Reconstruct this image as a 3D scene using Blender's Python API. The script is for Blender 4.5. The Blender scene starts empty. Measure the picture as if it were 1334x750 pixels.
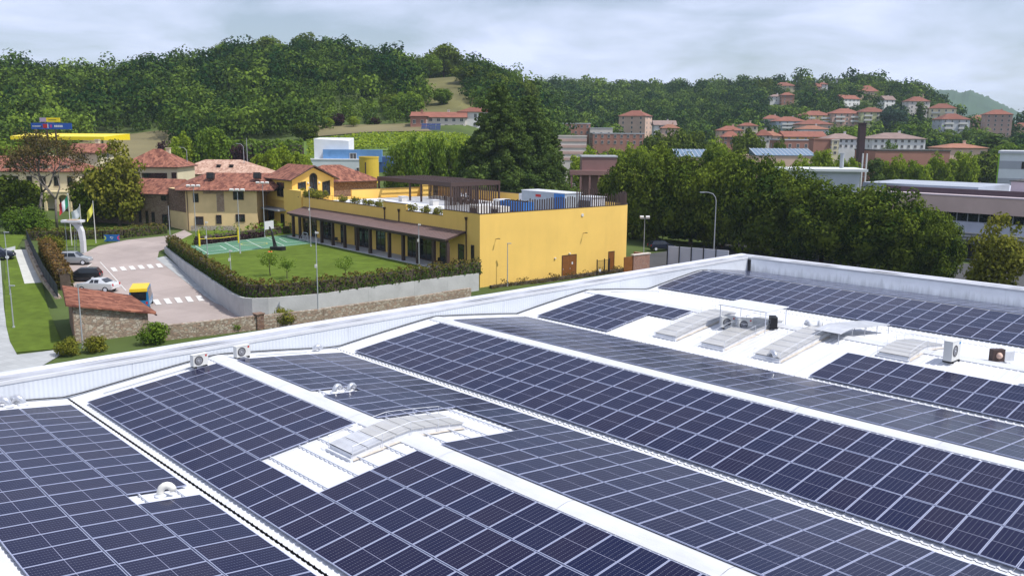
import bpy, math, random
import numpy as np
from math import radians as R, sin, cos, pi, hypot, atan2

# ------------------------------------------------------------------ camera, sky, sun, exposure
SC = bpy.context.scene
COL = SC.collection
CAM_H = 17.6
HAZE = 0.00011
PITCH, ROLL, FPX = 10.03, 0.39, 1139.0
cam = bpy.data.cameras.new('camera')
cam.sensor_width = 36.0
cam.lens = 36.0 * FPX / 1334.0
cam.clip_start, cam.clip_end = 0.5, 9000
camo = bpy.data.objects.new('camera', cam); COL.objects.link(camo)
camo.location = (0, 0, CAM_H)
camo.rotation_mode = 'XYZ'
from mathutils import Matrix, Vector
camo.matrix_world = (Matrix.Translation((0, 0, CAM_H)) @ Matrix.Rotation(R(90 - PITCH), 4, 'X') @ Matrix.Rotation(R(ROLL), 4, 'Z'))
SC.camera = camo
SUN_EL, SUN_AZ = 58.0, -22.0          # azimuth measured from +X towards +Y
sd = Vector((cos(R(SUN_AZ)) * cos(R(SUN_EL)), sin(R(SUN_AZ)) * cos(R(SUN_EL)), sin(R(SUN_EL))))
world = bpy.data.worlds.new('World'); SC.world = world; world.use_nodes = True
wn, wl = world.node_tree.nodes, world.node_tree.links
bg = wn['Background']
sky = wn.new('ShaderNodeTexSky'); sky.sky_type = 'NISHITA'; sky.sun_disc = False
sky.sun_elevation = R(SUN_EL); sky.sun_rotation = R(90 - SUN_AZ)
sky.air_density = 1.0; sky.dust_density = 1.4; sky.ozone_density = 1.6
tc = wn.new('ShaderNodeTexCoord')
sep = wn.new('ShaderNodeSeparateXYZ'); wl.new(tc.outputs['Generated'], sep.inputs[0])
# thin layered cloud: direction projected on a flat layer overhead, so streaks flatten to the horizon
addz = wn.new('ShaderNodeMath'); addz.operation = 'ADD'; addz.inputs[1].default_value = 0.22
mx = wn.new('ShaderNodeMath'); mx.operation = 'MAXIMUM'; mx.inputs[1].default_value = 0.0
wl.new(sep.outputs[2], mx.inputs[0]); wl.new(mx.outputs[0], addz.inputs[0])
dv = wn.new('ShaderNodeVectorMath'); dv.operation = 'DIVIDE'
cmb = wn.new('ShaderNodeCombineXYZ')
for i in range(3): wl.new(addz.outputs[0], cmb.inputs[i])
wl.new(tc.outputs['Generated'], dv.inputs[0]); wl.new(cmb.outputs[0], dv.inputs[1])
nz = wn.new('ShaderNodeTexNoise'); nz.inputs['Scale'].default_value = 1.5; nz.inputs['Detail'].default_value = 7
nz.inputs['Roughness'].default_value = 0.52; nz.inputs['Distortion'].default_value = 0.25
wl.new(dv.outputs[0], nz.inputs['Vector'])
rp = wn.new('ShaderNodeValToRGB'); rp.color_ramp.elements[0].position = 0.36; rp.color_ramp.elements[1].position = 0.66
rp.color_ramp.elements[0].color = (.22, .22, .22, 1); rp.color_ramp.elements[1].color = (1, 1, 1, 1)
wl.new(nz.outputs[0], rp.inputs[0])
mixc = wn.new('ShaderNodeMix'); mixc.data_type = 'RGBA'
wl.new(rp.outputs[0], mixc.inputs['Factor']); wl.new(sky.outputs[0], mixc.inputs['A'])
mixc.inputs['B'].default_value = (7.9, 8.6, 11.2, 1)
wl.new(mixc.outputs['Result'], bg.inputs[0])
bg.inputs[1].default_value = 0.108
sl = bpy.data.lights.new('sun', 'SUN'); sl.energy = 4.6; sl.angle = R(0.6); sl.color = (1.0, .97, .92)
slo = bpy.data.objects.new('sun', sl); COL.objects.link(slo)
slo.rotation_euler = sd.to_track_quat('Z', 'Y').to_euler()
SC.view_settings.view_transform = 'Standard'; SC.view_settings.look = 'None'
SC.view_settings.exposure = 0.0; SC.view_settings.gamma = 1.0; SC.view_settings.use_curve_mapping = False
try:
    SC.cycles.max_bounces = 6; SC.cycles.transparent_max_bounces = 8; SC.cycles.volume_bounces = 2
except Exception: pass

# ------------------------------------------------------------------ survey helpers: sight lines from the drone to metres
_p, _r = R(PITCH), R(ROLL)
_fw = np.array([0, cos(_p), -sin(_p)]); _u0 = np.array([0, sin(_p), cos(_p)]); _r0 = np.array([1., 0, 0])
_rt = cos(_r) * _r0 + sin(_r) * _u0; _up = cos(_r) * _u0 - sin(_r) * _r0
def ray(x, y): return (x - 667) * _rt - (y - 375) * _up + FPX * _fw
def P(x, y, z=0.0):
    d = ray(x, y); t = (z - CAM_H) / d[2]; return (d[0] * t, d[1] * t)
def AT(x, y, Y):
    d = ray(x, y); t = Y / d[1]; return (d[0] * t, Y, CAM_H + d[2] * t)
def proj(p):
    v = np.array(p, float) - np.array([0, 0, CAM_H]); c = v @ _fw
    return 667 + FPX * (v @ _rt) / c, 375 - FPX * (v @ _up) / c
def AZ(px): return math.degrees(math.atan((px - 667) / FPX))

# ------------------------------------------------------------------ terrain heights (bearing from the drone, distance, height)
_near = [(0, 0), (96, 0), (136, 1.6), (172, 2.3)]
_flat = [(0, 0), (150, 0), (200, .5), (260, 1.5)]
PROF = [
 (-150, [(0, 0), (4000, 0)]), (-75, [(0, 0), (4000, 0)]),
 (-48, _near + [(230, 5), (300, 10), (345, 14), (450, 34), (520, 38), (800, 40), (4000, 30)]),
 (AZ(0), _near + [(230, 6.5), (300, 13), (345, 16), (455, 37), (520, 41), (800, 40), (4000, 30)]),
 (AZ(150), _near + [(230, 6.5), (300, 13), (340, 15.5), (450, 34.5), (520, 37.5), (800, 40), (4000, 30)]),
 (AZ(270), _near + [(230, 6.5), (290, 13), (330, 18), (450, 42.5), (520, 47.5), (800, 40), (4000, 30)]),
 (AZ(400), _near + [(230, 9.5), (270, 15.3), (310, 20), (450, 50), (500, 54.5), (800, 40), (4000, 30)]),
 (AZ(480), _near + [(230, 12), (262, 16.5), (310, 20.5), (450, 49), (500, 52), (800, 40), (4000, 30)]),
 (AZ(540), _near + [(230, 12), (258, 16.5), (310, 21), (430, 42), (480, 46), (800, 40), (4000, 30)]),
 (AZ(600), _near + [(230, 11), (258, 16), (315, 23), (430, 44), (470, 46), (800, 45), (4000, 30)]),
 (AZ(650), _near + [(230, 9), (258, 12), (315, 20), (420, 38), (480, 38), (800, 48), (4000, 30)]),
 (AZ(700), _flat + [(315, 10), (420, 27), (480, 26), (600, 34), (820, 54), (1000, 50), (4000, 30)]),
 (AZ(745), _flat + [(330, 4), (420, 8), (520, 16), (620, 28), (820, 55), (1000, 50), (4000, 30)]),
 (AZ(900), _flat + [(330, 3), (420, 8), (520, 16), (620, 28), (820, 54), (1000, 50), (4000, 30)]),
 (AZ(1000), _flat + [(340, 3), (430, 9), (542, 20), (667, 39), (734, 50), (800, 52), (1000, 50), (4000, 30)]),
 (AZ(1100), _flat + [(350, 3), (450, 9), (551, 20.5), (642, 35.5), (690, 44), (770, 52), (1000, 50), (4000, 30)]),
 (AZ(1180), _flat + [(350, 3), (450, 7), (526, 13.5), (570, 19.5), (614, 29), (650, 35), (702, 44), (760, 46), (1000, 40), (4000, 30)]),
 (AZ(1250), _flat + [(350, 3), (450, 7.5), (539, 14.5), (580, 18.5), (700, 24), (1000, 24), (4000, 30)]),
 (AZ(1334), _flat + [(330, 4), (420, 7), (520, 11), (620, 15), (700, 17), (1000, 20), (4000, 30)]),
 (48, _flat + [(330, 3), (700, 10), (4000, 20)]), (75, [(0, 0), (4000, 0)]), (150, [(0, 0), (4000, 0)]),
]
_paz = np.array([p[0] for p in PROF])
def T(x, y):
    r = hypot(x, y); az = math.degrees(atan2(x, y))
    vals = lambda p: np.interp(r, [q[0] for q in p], [q[1] for q in p])
    if az <= _paz[0]: return float(vals(PROF[0][1]))
    if az >= _paz[-1]: return float(vals(PROF[-1][1]))
    i = int(np.searchsorted(_paz, az)) - 1; i = max(0, min(i, len(PROF) - 2))
    k = (az - _paz[i]) / (_paz[i + 1] - _paz[i])
    return float(vals(PROF[i][1]) * (1 - k) + vals(PROF[i + 1][1]) * k)
def on_ground(px, py):                      # where a sight line meets the terrain
    z = 0.0
    for _ in range(40):
        x, y = P(px, py, z); z = .5 * z + .5 * T(x, y)
    return x, y, z

# ------------------------------------------------------------------ materials
MATS = {}
def mat(name, col, rough=.8, var=.12, scale=1.5, metal=0.0, spec=.3, bump=0.0, bscale=20, rand=0.0, detail=4):
    if name in MATS: return MATS[name]
    m = bpy.data.materials.new(name); m.use_nodes = True
    n, l = m.node_tree.nodes, m.node_tree.links
    b = n['Principled BSDF']
    b.inputs['Roughness'].default_value = rough; b.inputs['Metallic'].default_value = metal
    b.inputs['Specular IOR Level'].default_value = spec
    t = n.new('ShaderNodeTexCoord')
    nt = n.new('ShaderNodeTexNoise'); nt.inputs['Scale'].default_value = scale; nt.inputs['Detail'].default_value = detail
    nt.inputs['Roughness'].default_value = .6
    l.new(t.outputs['Object'], nt.inputs['Vector'])
    mr = n.new('ShaderNodeMapRange'); mr.inputs[1].default_value = .25; mr.inputs[2].default_value = .75
    mr.inputs[3].default_value = 1 - var; mr.inputs[4].default_value = 1 + var
    l.new(nt.outputs[0], mr.inputs[0])
    hs = n.new('ShaderNodeHueSaturation'); hs.inputs['Color'].default_value = (*col, 1)
    l.new(mr.outputs[0], hs.inputs['Value'])
    if rand:
        oi = n.new('ShaderNodeObjectInfo'); m2 = n.new('ShaderNodeMapRange')
        m2.inputs[3].default_value = 1 - rand; m2.inputs[4].default_value = 1 + rand
        l.new(oi.outputs['Random'], m2.inputs[0])
        mm = n.new('ShaderNodeMath'); mm.operation = 'MULTIPLY'
        l.new(mr.outputs[0], mm.inputs[0]); l.new(m2.outputs[0], mm.inputs[1]); l.new(mm.outputs[0], hs.inputs['Value'])
    l.new(hs.outputs[0], b.inputs['Base Color'])
    if bump:
        n2 = n.new('ShaderNodeTexNoise'); n2.inputs['Scale'].default_value = bscale; n2.inputs['Detail'].default_value = 3
        l.new(t.outputs['Object'], n2.inputs['Vector'])
        bp = n.new('ShaderNodeBump'); bp.inputs['Strength'].default_value = bump; bp.inputs['Distance'].default_value = .05
        l.new(n2.outputs[0], bp.inputs['Height']); l.new(bp.outputs[0], b.inputs['Normal'])
    MATS[name] = m; return m

def tile_mat(name, c1, c2, band=2.2, axis='X', rows=1.6):
    """clay roof tiles: rounded columns down the slope, courses, and tile-by-tile colour"""
    if name in MATS: return MATS[name]
    m = mat(name, c1, .85, .2, .35)
    n, l = m.node_tree.nodes, m.node_tree.links
    b = n['Principled BSDF']
    t = n.new('ShaderNodeTexCoord')
    mp = n.new('ShaderNodeMapping'); mp.inputs['Scale'].default_value = (3.0, 1.6, 1.6) if axis == 'X' else (1.6, 3.0, 1.6)
    l.new(t.outputs['Object'], mp.inputs[0])
    vo = n.new('ShaderNodeTexVoronoi'); vo.inputs['Scale'].default_value = 1.0; l.new(mp.outputs[0], vo.inputs['Vector'])
    rr = n.new('ShaderNodeSeparateColor'); l.new(vo.outputs['Color'], rr.inputs[0])
    nz = n.new('ShaderNodeTexNoise'); nz.inputs['Scale'].default_value = .9; nz.inputs['Detail'].default_value = 7; nz.inputs['Roughness'].default_value = .7
    l.new(t.outputs['Object'], nz.inputs['Vector'])
    ad = n.new('ShaderNodeMath'); ad.operation = 'MULTIPLY_ADD'; ad.inputs[1].default_value = .55
    l.new(rr.outputs[0], ad.inputs[0]); l.new(nz.outputs[0], ad.inputs[2])
    mr = n.new('ShaderNodeMapRange'); mr.inputs[1].default_value = .45; mr.inputs[2].default_value = 1.1
    l.new(ad.outputs[0], mr.inputs[0])
    mx = n.new('ShaderNodeMix'); mx.data_type = 'RGBA'
    mx.inputs['A'].default_value = (*c1, 1); mx.inputs['B'].default_value = (*c2, 1)
    l.new(mr.outputs[0], mx.inputs['Factor'])
    l.new(mx.outputs['Result'], b.inputs['Base Color'])
    wv = n.new('ShaderNodeTexWave'); wv.bands_direction = axis; wv.inputs['Scale'].default_value = band
    wv.inputs['Distortion'].default_value = .4; l.new(t.outputs['Object'], wv.inputs['Vector'])
    bp = n.new('ShaderNodeBump'); bp.inputs['Strength'].default_value = .8; bp.inputs['Distance'].default_value = .06
    l.new(wv.outputs[1], bp.inputs['Height']); l.new(bp.outputs[0], b.inputs['Normal'])
    return m

def stone_mat(name, cols, scale=3.2, mortar=(.34, .29, .23), gap=.08):
    if name in MATS: return MATS[name]
    m = mat(name, cols[0], .9, .1, 1)
    n, l = m.node_tree.nodes, m.node_tree.links; b = n['Principled BSDF']
    t = n.new('ShaderNodeTexCoord')
    mp = n.new('ShaderNodeMapping'); mp.inputs['Scale'].default_value = (1, 1, 1.7); l.new(t.outputs['Object'], mp.inputs[0])
    v1 = n.new('ShaderNodeTexVoronoi'); v1.inputs['Scale'].default_value = scale; l.new(mp.outputs[0], v1.inputs['Vector'])
    v2 = n.new('ShaderNodeTexVoronoi'); v2.feature = 'DISTANCE_TO_EDGE'; v2.inputs['Scale'].default_value = scale; l.new(mp.outputs[0], v2.inputs['Vector'])
    sp = n.new('ShaderNodeSeparateColor'); l.new(v1.outputs['Color'], sp.inputs[0])
    rp = n.new('ShaderNodeValToRGB'); rp.color_ramp.interpolation = 'CONSTANT'
    els = rp.color_ramp.elements
    els[0].color = (*cols[0], 1); els[1].position = 1.0 / len(cols); els[1].color = (*cols[1 % len(cols)], 1)
    for i in range(2, len(cols)):
        e = els.new(i / len(cols)); e.color = (*cols[i], 1)
    l.new(sp.outputs[0], rp.inputs[0])
    st = n.new('ShaderNodeMapRange'); st.inputs[1].default_value = gap * .3; st.inputs[2].default_value = gap; l.new(v2.outputs[0], st.inputs[0])
    mx = n.new('ShaderNodeMix'); mx.data_type = 'RGBA'; mx.inputs['A'].default_value = (*mortar, 1)
    l.new(rp.outputs[0], mx.inputs['B']); l.new(st.outputs[0], mx.inputs['Factor'])
    l.new(mx.outputs['Result'], b.inputs['Base Color'])
    bp = n.new('ShaderNodeBump'); bp.inputs['Strength'].default_value = .9; bp.inputs['Distance'].default_value = .06
    l.new(st.outputs[0], bp.inputs['Height']); l.new(bp.outputs[0], b.inputs['Normal'])
    return m

def leaf_mat(name, c_dark, c_light, trans=.25, rand=.25):
    """foliage: colour runs between two greens by the tint stored on each leaf clump and by tree"""
    if name in MATS: return MATS[name]
    m = bpy.data.materials.new(name); m.use_nodes = True
    n, l = m.node_tree.nodes, m.node_tree.links
    for x in list(n): n.remove(x)
    out = n.new('ShaderNodeOutputMaterial')
    at = n.new('ShaderNodeAttribute'); at.attribute_name = 'tint'
    oi = n.new('ShaderNodeObjectInfo')
    ad = n.new('ShaderNodeMath'); ad.operation = 'MULTIPLY_ADD'; ad.inputs[1].default_value = rand
    l.new(oi.outputs['Random'], ad.inputs[0]); l.new(at.outputs['Fac'], ad.inputs[2])
    mx = n.new('ShaderNodeMix'); mx.data_type = 'RGBA'
    mx.inputs['A'].default_value = (*c_dark, 1); mx.inputs['B'].default_value = (*c_light, 1)
    l.new(ad.outputs[0], mx.inputs['Factor'])
    d = n.new('ShaderNodeBsdfDiffuse'); tr = n.new('ShaderNodeBsdfTranslucent'); ms = n.new('ShaderNodeMixShader')
    l.new(mx.outputs['Result'], d.inputs[0]); l.new(mx.outputs['Result'], tr.inputs[0])
    ms.inputs[0].default_value = trans
    l.new(d.outputs[0], ms.inputs[1]); l.new(tr.outputs[0], ms.inputs[2]); l.new(ms.outputs[0], out.inputs[0])
    MATS[name] = m; return m

def streak(m, sc, lo=.8, thr=(.45, .75), size=1.0):
    """long dirt runs: a stretched noise that dulls the colour"""
    n, l = m.node_tree.nodes, m.node_tree.links; b = n['Principled BSDF']
    t = n.new('ShaderNodeTexCoord'); mp = n.new('ShaderNodeMapping'); mp.inputs['Scale'].default_value = sc; l.new(t.outputs['Object'], mp.inputs[0])
    nz_ = n.new('ShaderNodeTexNoise'); nz_.inputs['Scale'].default_value = size; nz_.inputs['Detail'].default_value = 6; nz_.inputs['Roughness'].default_value = .65; l.new(mp.outputs[0], nz_.inputs['Vector'])
    mr = n.new('ShaderNodeMapRange'); mr.inputs[1].default_value = thr[0]; mr.inputs[2].default_value = thr[1]; mr.inputs[3].default_value = 1; mr.inputs[4].default_value = lo; l.new(nz_.outputs[0], mr.inputs[0])
    mx = n.new('ShaderNodeMix'); mx.data_type = 'RGBA'; mx.blend_type = 'MULTIPLY'; mx.inputs['Factor'].default_value = 1
    old = b.inputs['Base Color'].links[0].from_socket; l.new(old, mx.inputs['A']); l.new(mr.outputs[0], mx.inputs['B']); l.new(mx.outputs['Result'], b.inputs['Base Color'])
    return m
M_white = mat('white_metal', (.58, .59, .615), .5, .07, .8, spec=.35, detail=7)
M_roof = mat('roof_sheet', (.60, .61, .64), .55, .07, .5, spec=.3, detail=8)
streak(M_roof, (.22, 2.2, 1), .80, (.5, .8)); streak(M_white, (1.2, .3, .6), .84, (.5, .8))
M_alu = mat('aluminium', (.62, .64, .70), .4, .05, 2, metal=.0, spec=.5)
M_coping = mat('grey_flashing', (.42, .43, .47), .5, .25, .5, spec=.5, bump=.5, bscale=1.2)
M_copinglight = mat('pale_flashing', (.60, .61, .65), .5, .12, .4, spec=.4)
M_gutter = mat('gutter_dark', (.06, .055, .05), .7, .3, 3)
M_concrete = mat('concrete', (.46, .46, .45), .9, .16, .5, bump=.25, bscale=6)
M_brown = mat('brown_metal', (.055, .032, .028), .55, .12, 3, spec=.4)
M_glass = mat('dark_glass', (.012, .016, .02), .06, .2, 1, spec=.6)
M_glassblue = mat('blue_glass', (.10, .20, .30), .1, .2, 1, spec=.6)
M_black = mat('black_plastic', (.02, .02, .022), .5, .1, 2)
M_rubber = mat('rubber', (.018, .018, .018), .8, .1, 4)
M_pole = mat('galvanised_pole', (.34, .36, .38), .45, .08, 3, spec=.5)
M_ac = mat('unit_casing', (.62, .62, .60), .5, .05, 2)
M_wood = mat('varnished_wood', (.20, .075, .02), .5, .2, 2)
M_bark = mat('bark', (.085, .065, .05), .95, .3, 3, bump=.5, bscale=8)
M_barkgrey = mat('grey_bark', (.16, .14, .125), .95, .3, 3, bump=.5, bscale=8)

# ------------------------------------------------------------------ mesh builder
class MB:
    def __init__(s): s.v, s.f, s.m = [], [], []
    def face(s, pts, m=0):
        i = len(s.v); s.v += [tuple(map(float, p)) for p in pts]; s.f.append(tuple(range(i, i + len(pts)))); s.m.append(m); return s
    def bx(s, x0, x1, y0, y1, z0, z1, m=0):
        i = len(s.v)
        s.v += [(x, y, z) for z in (z0, z1) for y in (y0, y1) for x in (x0, x1)]
        for q in ((0, 2, 3, 1), (4, 5, 7, 6), (0, 1, 5, 4), (1, 3, 7, 5), (3, 2, 6, 7), (2, 0, 4, 6)):
            s.f.append(tuple(i + k for k in q)); s.m.append(m)
        return s
    def box(s, cx, cy, cz, sx, sy, sz, rz=0.0, m=0, rx=0.0):
        i = len(s.v); c, n = cos(rz), sin(rz); c2, n2 = cos(rx), sin(rx)
        for z in (-.5, .5):
            for y in (-.5, .5):
                for x in (-.5, .5):
                    X, Y, Zz = x * sx, y * sy, z * sz
                    Y, Zz = Y * c2 - Zz * n2, Y * n2 + Zz * c2
                    s.v.append((cx + X * c - Y * n, cy + X * n + Y * c, cz + Zz))
        for q in ((0, 2, 3, 1), (4, 5, 7, 6), (0, 1, 5, 4), (1, 3, 7, 5), (3, 2, 6, 7), (2, 0, 4, 6)):
            s.f.append(tuple(i + k for k in q)); s.m.append(m)
        return s
    def prism(s, poly, z0, z1, m=0):            # plan outline (counter-clockwise) raised
        n = len(poly); i = len(s.v)
        zz0 = z0 if isinstance(z0, (list, tuple)) else [z0] * n; zz1 = z1 if isinstance(z1, (list, tuple)) else [z1] * n
        s.v += [(p[0], p[1], zz0[k]) for k, p in enumerate(poly)] + [(p[0], p[1], zz1[k]) for k, p in enumerate(poly)]
        s.f.append(tuple(reversed(range(i, i + n)))); s.m.append(m)
        s.f.append(tuple(range(i + n, i + 2 * n))); s.m.append(m)
        for k in range(n):
            a, b = i + k, i + (k + 1) % n
            s.f.append((a, b, b + n, a + n)); s.m.append(m)
        return s
    def tube(s, pts, rad, n=8, m=0, cap=True):
        pts = [np.array(p, float) for p in pts]
        rad = rad if isinstance(rad, (list, tuple)) else [rad] * len(pts)
        i = len(s.v); prev = None
        for k, p in enumerate(pts):
            a = pts[min(k + 1, len(pts) - 1)] - pts[max(k - 1, 0)]; a = a / (np.linalg.norm(a) + 1e-9)
            ref = prev if prev is not None else (np.array([1., 0, 0]) if abs(a[0]) < .9 else np.array([0, 1., 0]))
            u = ref - a * (ref @ a); u /= np.linalg.norm(u) + 1e-9; w = np.cross(a, u); prev = u
            for j in range(n):
                t = 2 * pi * j / n; q = p + rad[k] * (cos(t) * u + sin(t) * w); s.v.append(tuple(q))
        for k in range(len(pts) - 1):
            for j in range(n):
                a, b = i + k * n + j, i + k * n + (j + 1) % n
                s.f.append((a, b, b + n, a + n)); s.m.append(m)
        if cap:
            s.f.append(tuple(reversed(range(i, i + n)))); s.m.append(m)
            e = i + (len(pts) - 1) * n; s.f.append(tuple(range(e, e + n))); s.m.append(m)
        return s
    def lathe(s, prof, n=16, c=(0, 0, 0), m=0, axis='Z', cap=True):
        i = len(s.v)
        for r, h in prof:
            for j in range(n):
                t = 2 * pi * j / n
                p = (r * cos(t), r * sin(t), h) if axis == 'Z' else ((h, r * cos(t), r * sin(t)) if axis == 'X' else (r * cos(t), h, -r * sin(t)))
                s.v.append((c[0] + p[0], c[1] + p[1], c[2] + p[2]))
        for k in range(len(prof) - 1):
            for j in range(n):
                a, b = i + k * n + j, i + k * n + (j + 1) % n
                s.f.append((a, b, b + n, a + n)); s.m.append(m)
        if not cap: return s
        if prof[0][0] > 1e-4: s.f.append(tuple(reversed(range(i, i + n)))); s.m.append(m)
        if prof[-1][0] > 1e-4:
            e = i + (len(prof) - 1) * n; s.f.append(tuple(range(e, e + n))); s.m.append(m)
        return s
    def mesh(s, name, mats, smooth=False):
        me = bpy.data.meshes.new(name); me.from_pydata(s.v, [], s.f)
        mats = mats if isinstance(mats, (list, tuple)) else [mats]
        for q in mats: me.materials.append(q)
        if len(mats) > 1: me.polygons.foreach_set('material_index', s.m)
        if smooth: me.polygons.foreach_set('use_smooth', [True] * len(me.polygons))
        me.update(); return me
    def build(s, name, mats, parent=None, loc=None, rz=0.0, smooth=False):
        return link(s.mesh(name, mats, smooth), name, parent, loc, rz)
def link(me, name, parent=None, loc=None, rz=0.0, scale=None):
    o = bpy.data.objects.new(name, me); COL.objects.link(o)
    if parent: o.parent = parent
    if loc is not None: o.location = loc
    if rz: o.rotation_euler = (0, 0, rz)
    if scale is not None: o.scale = scale if isinstance(scale, (tuple, list)) else (scale,) * 3
    return o
def thing(name, label, cat, loc=(0, 0, 0), rz=0.0, group=None):
    o = link(None, name, None, loc, rz); tag(o, label, cat, group); return o
def tag(o, label, cat, group=None, kind=None):
    o['label'] = label
    if cat: o['category'] = cat
    if group: o['group'] = group
    if kind: o['kind'] = kind
    return o
def struct(o): o['kind'] = 'structure'; return o
def copy_thing(root, loc, rz=0.0, label=None, group=None, scale=None):
    r = root.copy(); COL.objects.link(r); r.location = loc; r.rotation_euler = (0, 0, rz)
    if scale is not None: r.scale = scale if isinstance(scale, (tuple, list)) else (scale,) * 3
    if label: r['label'] = label
    if group: r['group'] = group
    for ch in list(root.children):
        c = ch.copy(); COL.objects.link(c); c.parent = r
        for g in list(ch.children):
            d = g.copy(); COL.objects.link(d); d.parent = c
    return r
rng = np.random.default_rng(7); random.seed(7)

# ------------------------------------------------------------------ ground
rs = np.unique(np.concatenate([np.arange(0, 60, 15), np.arange(60, 190, 3), np.arange(190, 540, 8), np.arange(540, 1050, 20), [1300, 1800, 2500, 4000]]))
azs = np.unique(np.concatenate([np.arange(-180, -52, 8), np.arange(-52, 52.1, .8), np.arange(56, 181, 8), _paz]))
gv, gf = [], []
for r in rs:
    for a in azs:
        x, y = r * sin(R(a)), r * cos(R(a)); gv.append((x, y, T(x, y) - .04))
na = len(azs)
for i in range(len(rs) - 1):
    for j in range(na - 1):
        gf.append((i * na + j, i * na + j + 1, (i + 1) * na + j + 1, (i + 1) * na + j))
gm = bpy.data.meshes.new('ground'); gm.from_pydata(gv, [], gf)
M_grass = mat('rough_grass', (.075, .105, .03), .95, .35, .06, spec=.1, detail=8)
gm.materials.append(M_grass); gm.polygons.foreach_set('use_smooth', [True] * len(gm.polygons))
struct(link(gm, 'ground'))
def sheet(name, left, right, m, lift=.05, n=5, kind='structure', sub=1):
    """a paved or sown strip between two survey lines, lying on the terrain"""
    def refine(L):
        out = []
        for i in range(len(L) - 1):
            for k in range(sub):
                t = k / sub; out.append((L[i][0] * (1 - t) + L[i + 1][0] * t, L[i][1] * (1 - t) + L[i + 1][1] * t))
        return out + [L[-1]]
    left, right = refine(left), refine(right); mb = MB(); mb.v = []
    for (a, b) in zip(left, right):
        for k in range(n + 1):
            t = k / n; x, y = a[0] * (1 - t) + b[0] * t, a[1] * (1 - t) + b[1] * t
            mb.v.append((x, y, T(x, y) + lift))
    for i in range(len(left) - 1):
        for k in range(n):
            q = i * (n + 1) + k; mb.f.append((q, q + 1, q + n + 2, q + n + 1)); mb.m.append(0)
    o = mb.build(name, m); o['kind'] = kind; return o

# ================================================================== FACTORY with its vaulted white roof and solar arrays
FTH = R(43.44); FZ = 5.03; V0, PER = 12.2, 14.75
def FW(v, u): return (v * cos(FTH) - u * sin(FTH), v * sin(FTH) + u * cos(FTH))
def zr(v):
    t = (v - V0) % PER; t = min(t, PER - t); return FZ + .13 * t - .0024 * t * t
def slope(v):
    return (zr(v + .02) - zr(v - .02)) / .04
fac = thing('factory_building', 'white factory hall with a wavy sheet-metal roof and broad parapet', 'factory', (0, 0, 0), FTH)
UM, VM, UB, VB = 43.6, 71.6, -18.0, -9.9
# --- corrugated roof sheets, one per slope, standing ribs across the ridge
def roof_sheet(va, vb):
    mb = MB(); nv = 5; prof = [(0, 0), (.2, 0), (.235, .03), (.285, .03), (.32, 0)]
    us, zs = [], []
    u = UB
    while u < UM - .05:
        for du, dz in prof[:-1]: us.append(u + du); zs.append(dz)
        u += .32
    us.append(min(u, UM - .01)); zs.append(0)
    n = len(us)
    for i in range(nv):
        v = va + (vb - va) * i / (nv - 1); z = zr(v)
        mb.v += [(v, us[k], z + zs[k]) for k in range(n)]
    for i in range(nv - 1):
        for k in range(n - 1):
            mb.f.append((i * n + k, (i + 1) * n + k, (i + 1) * n + k + 1, i * n + k + 1)); mb.m.append(0)
    return mb.build('roof_sheet', M_roof, fac)
k0 = -2
for k in range(k0, 9):
    a = V0 + k * PER / 2; b = a + PER / 2
    if a >= VM: break
    gg = .055 if k in (-1, 0) else .03; ga = gg if k % 2 == 0 else .0; gb = gg if k % 2 else .0
    roof_sheet(a + ga, min(b - gb, VM - .01))
# ridge caps and valley gutters
for k in range(-1, 5):
    vr = V0 + PER * (k + .5)
    if UB < 0 and vr < VM:
        w = .52; mb = MB()
        ring = [(vr - w, zr(vr - w) + .05), (vr - w * .5, zr(vr - w * .5) + .085), (vr, zr(vr) + .09), (vr + w * .5, zr(vr + w * .5) + .085), (vr + w, zr(vr + w) + .05)]
        for (a, za), (b, zb) in zip(ring[:-1], ring[1:]):
            for u0 in np.arange(UB, UM - .3, 6.0):
                u1 = min(u0 + 5.985, UM - .25)
                mb.face([(a, u0, za), (b, u0, zb), (b, u1, zb), (a, u1, za)])
        for s_, z_ in ((-w, ring[0][1]), (w, ring[-1][1])):
            mb.bx(vr + s_ - .012, vr + s_ + .012, UB, UM - .25, z_ - .05, z_ + .004)
        mb.build('ridge_cap', M_white, fac)
    vv = V0 + PER * k
    if vv > VB and vv < VM - 1:
        mb = MB()
        mb.bx(vv - .16, vv + .16, UB, UM - .02, FZ - .12, FZ - .09)
        mb.bx(vv - .16, vv - .145, UB, UM - .02, FZ - .09, FZ + .01); mb.bx(vv + .145, vv + .16, UB, UM - .02, FZ - .09, FZ + .01)
        mb.build('valley_gutter', M_gutter if k == 0 else M_white, fac)
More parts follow.
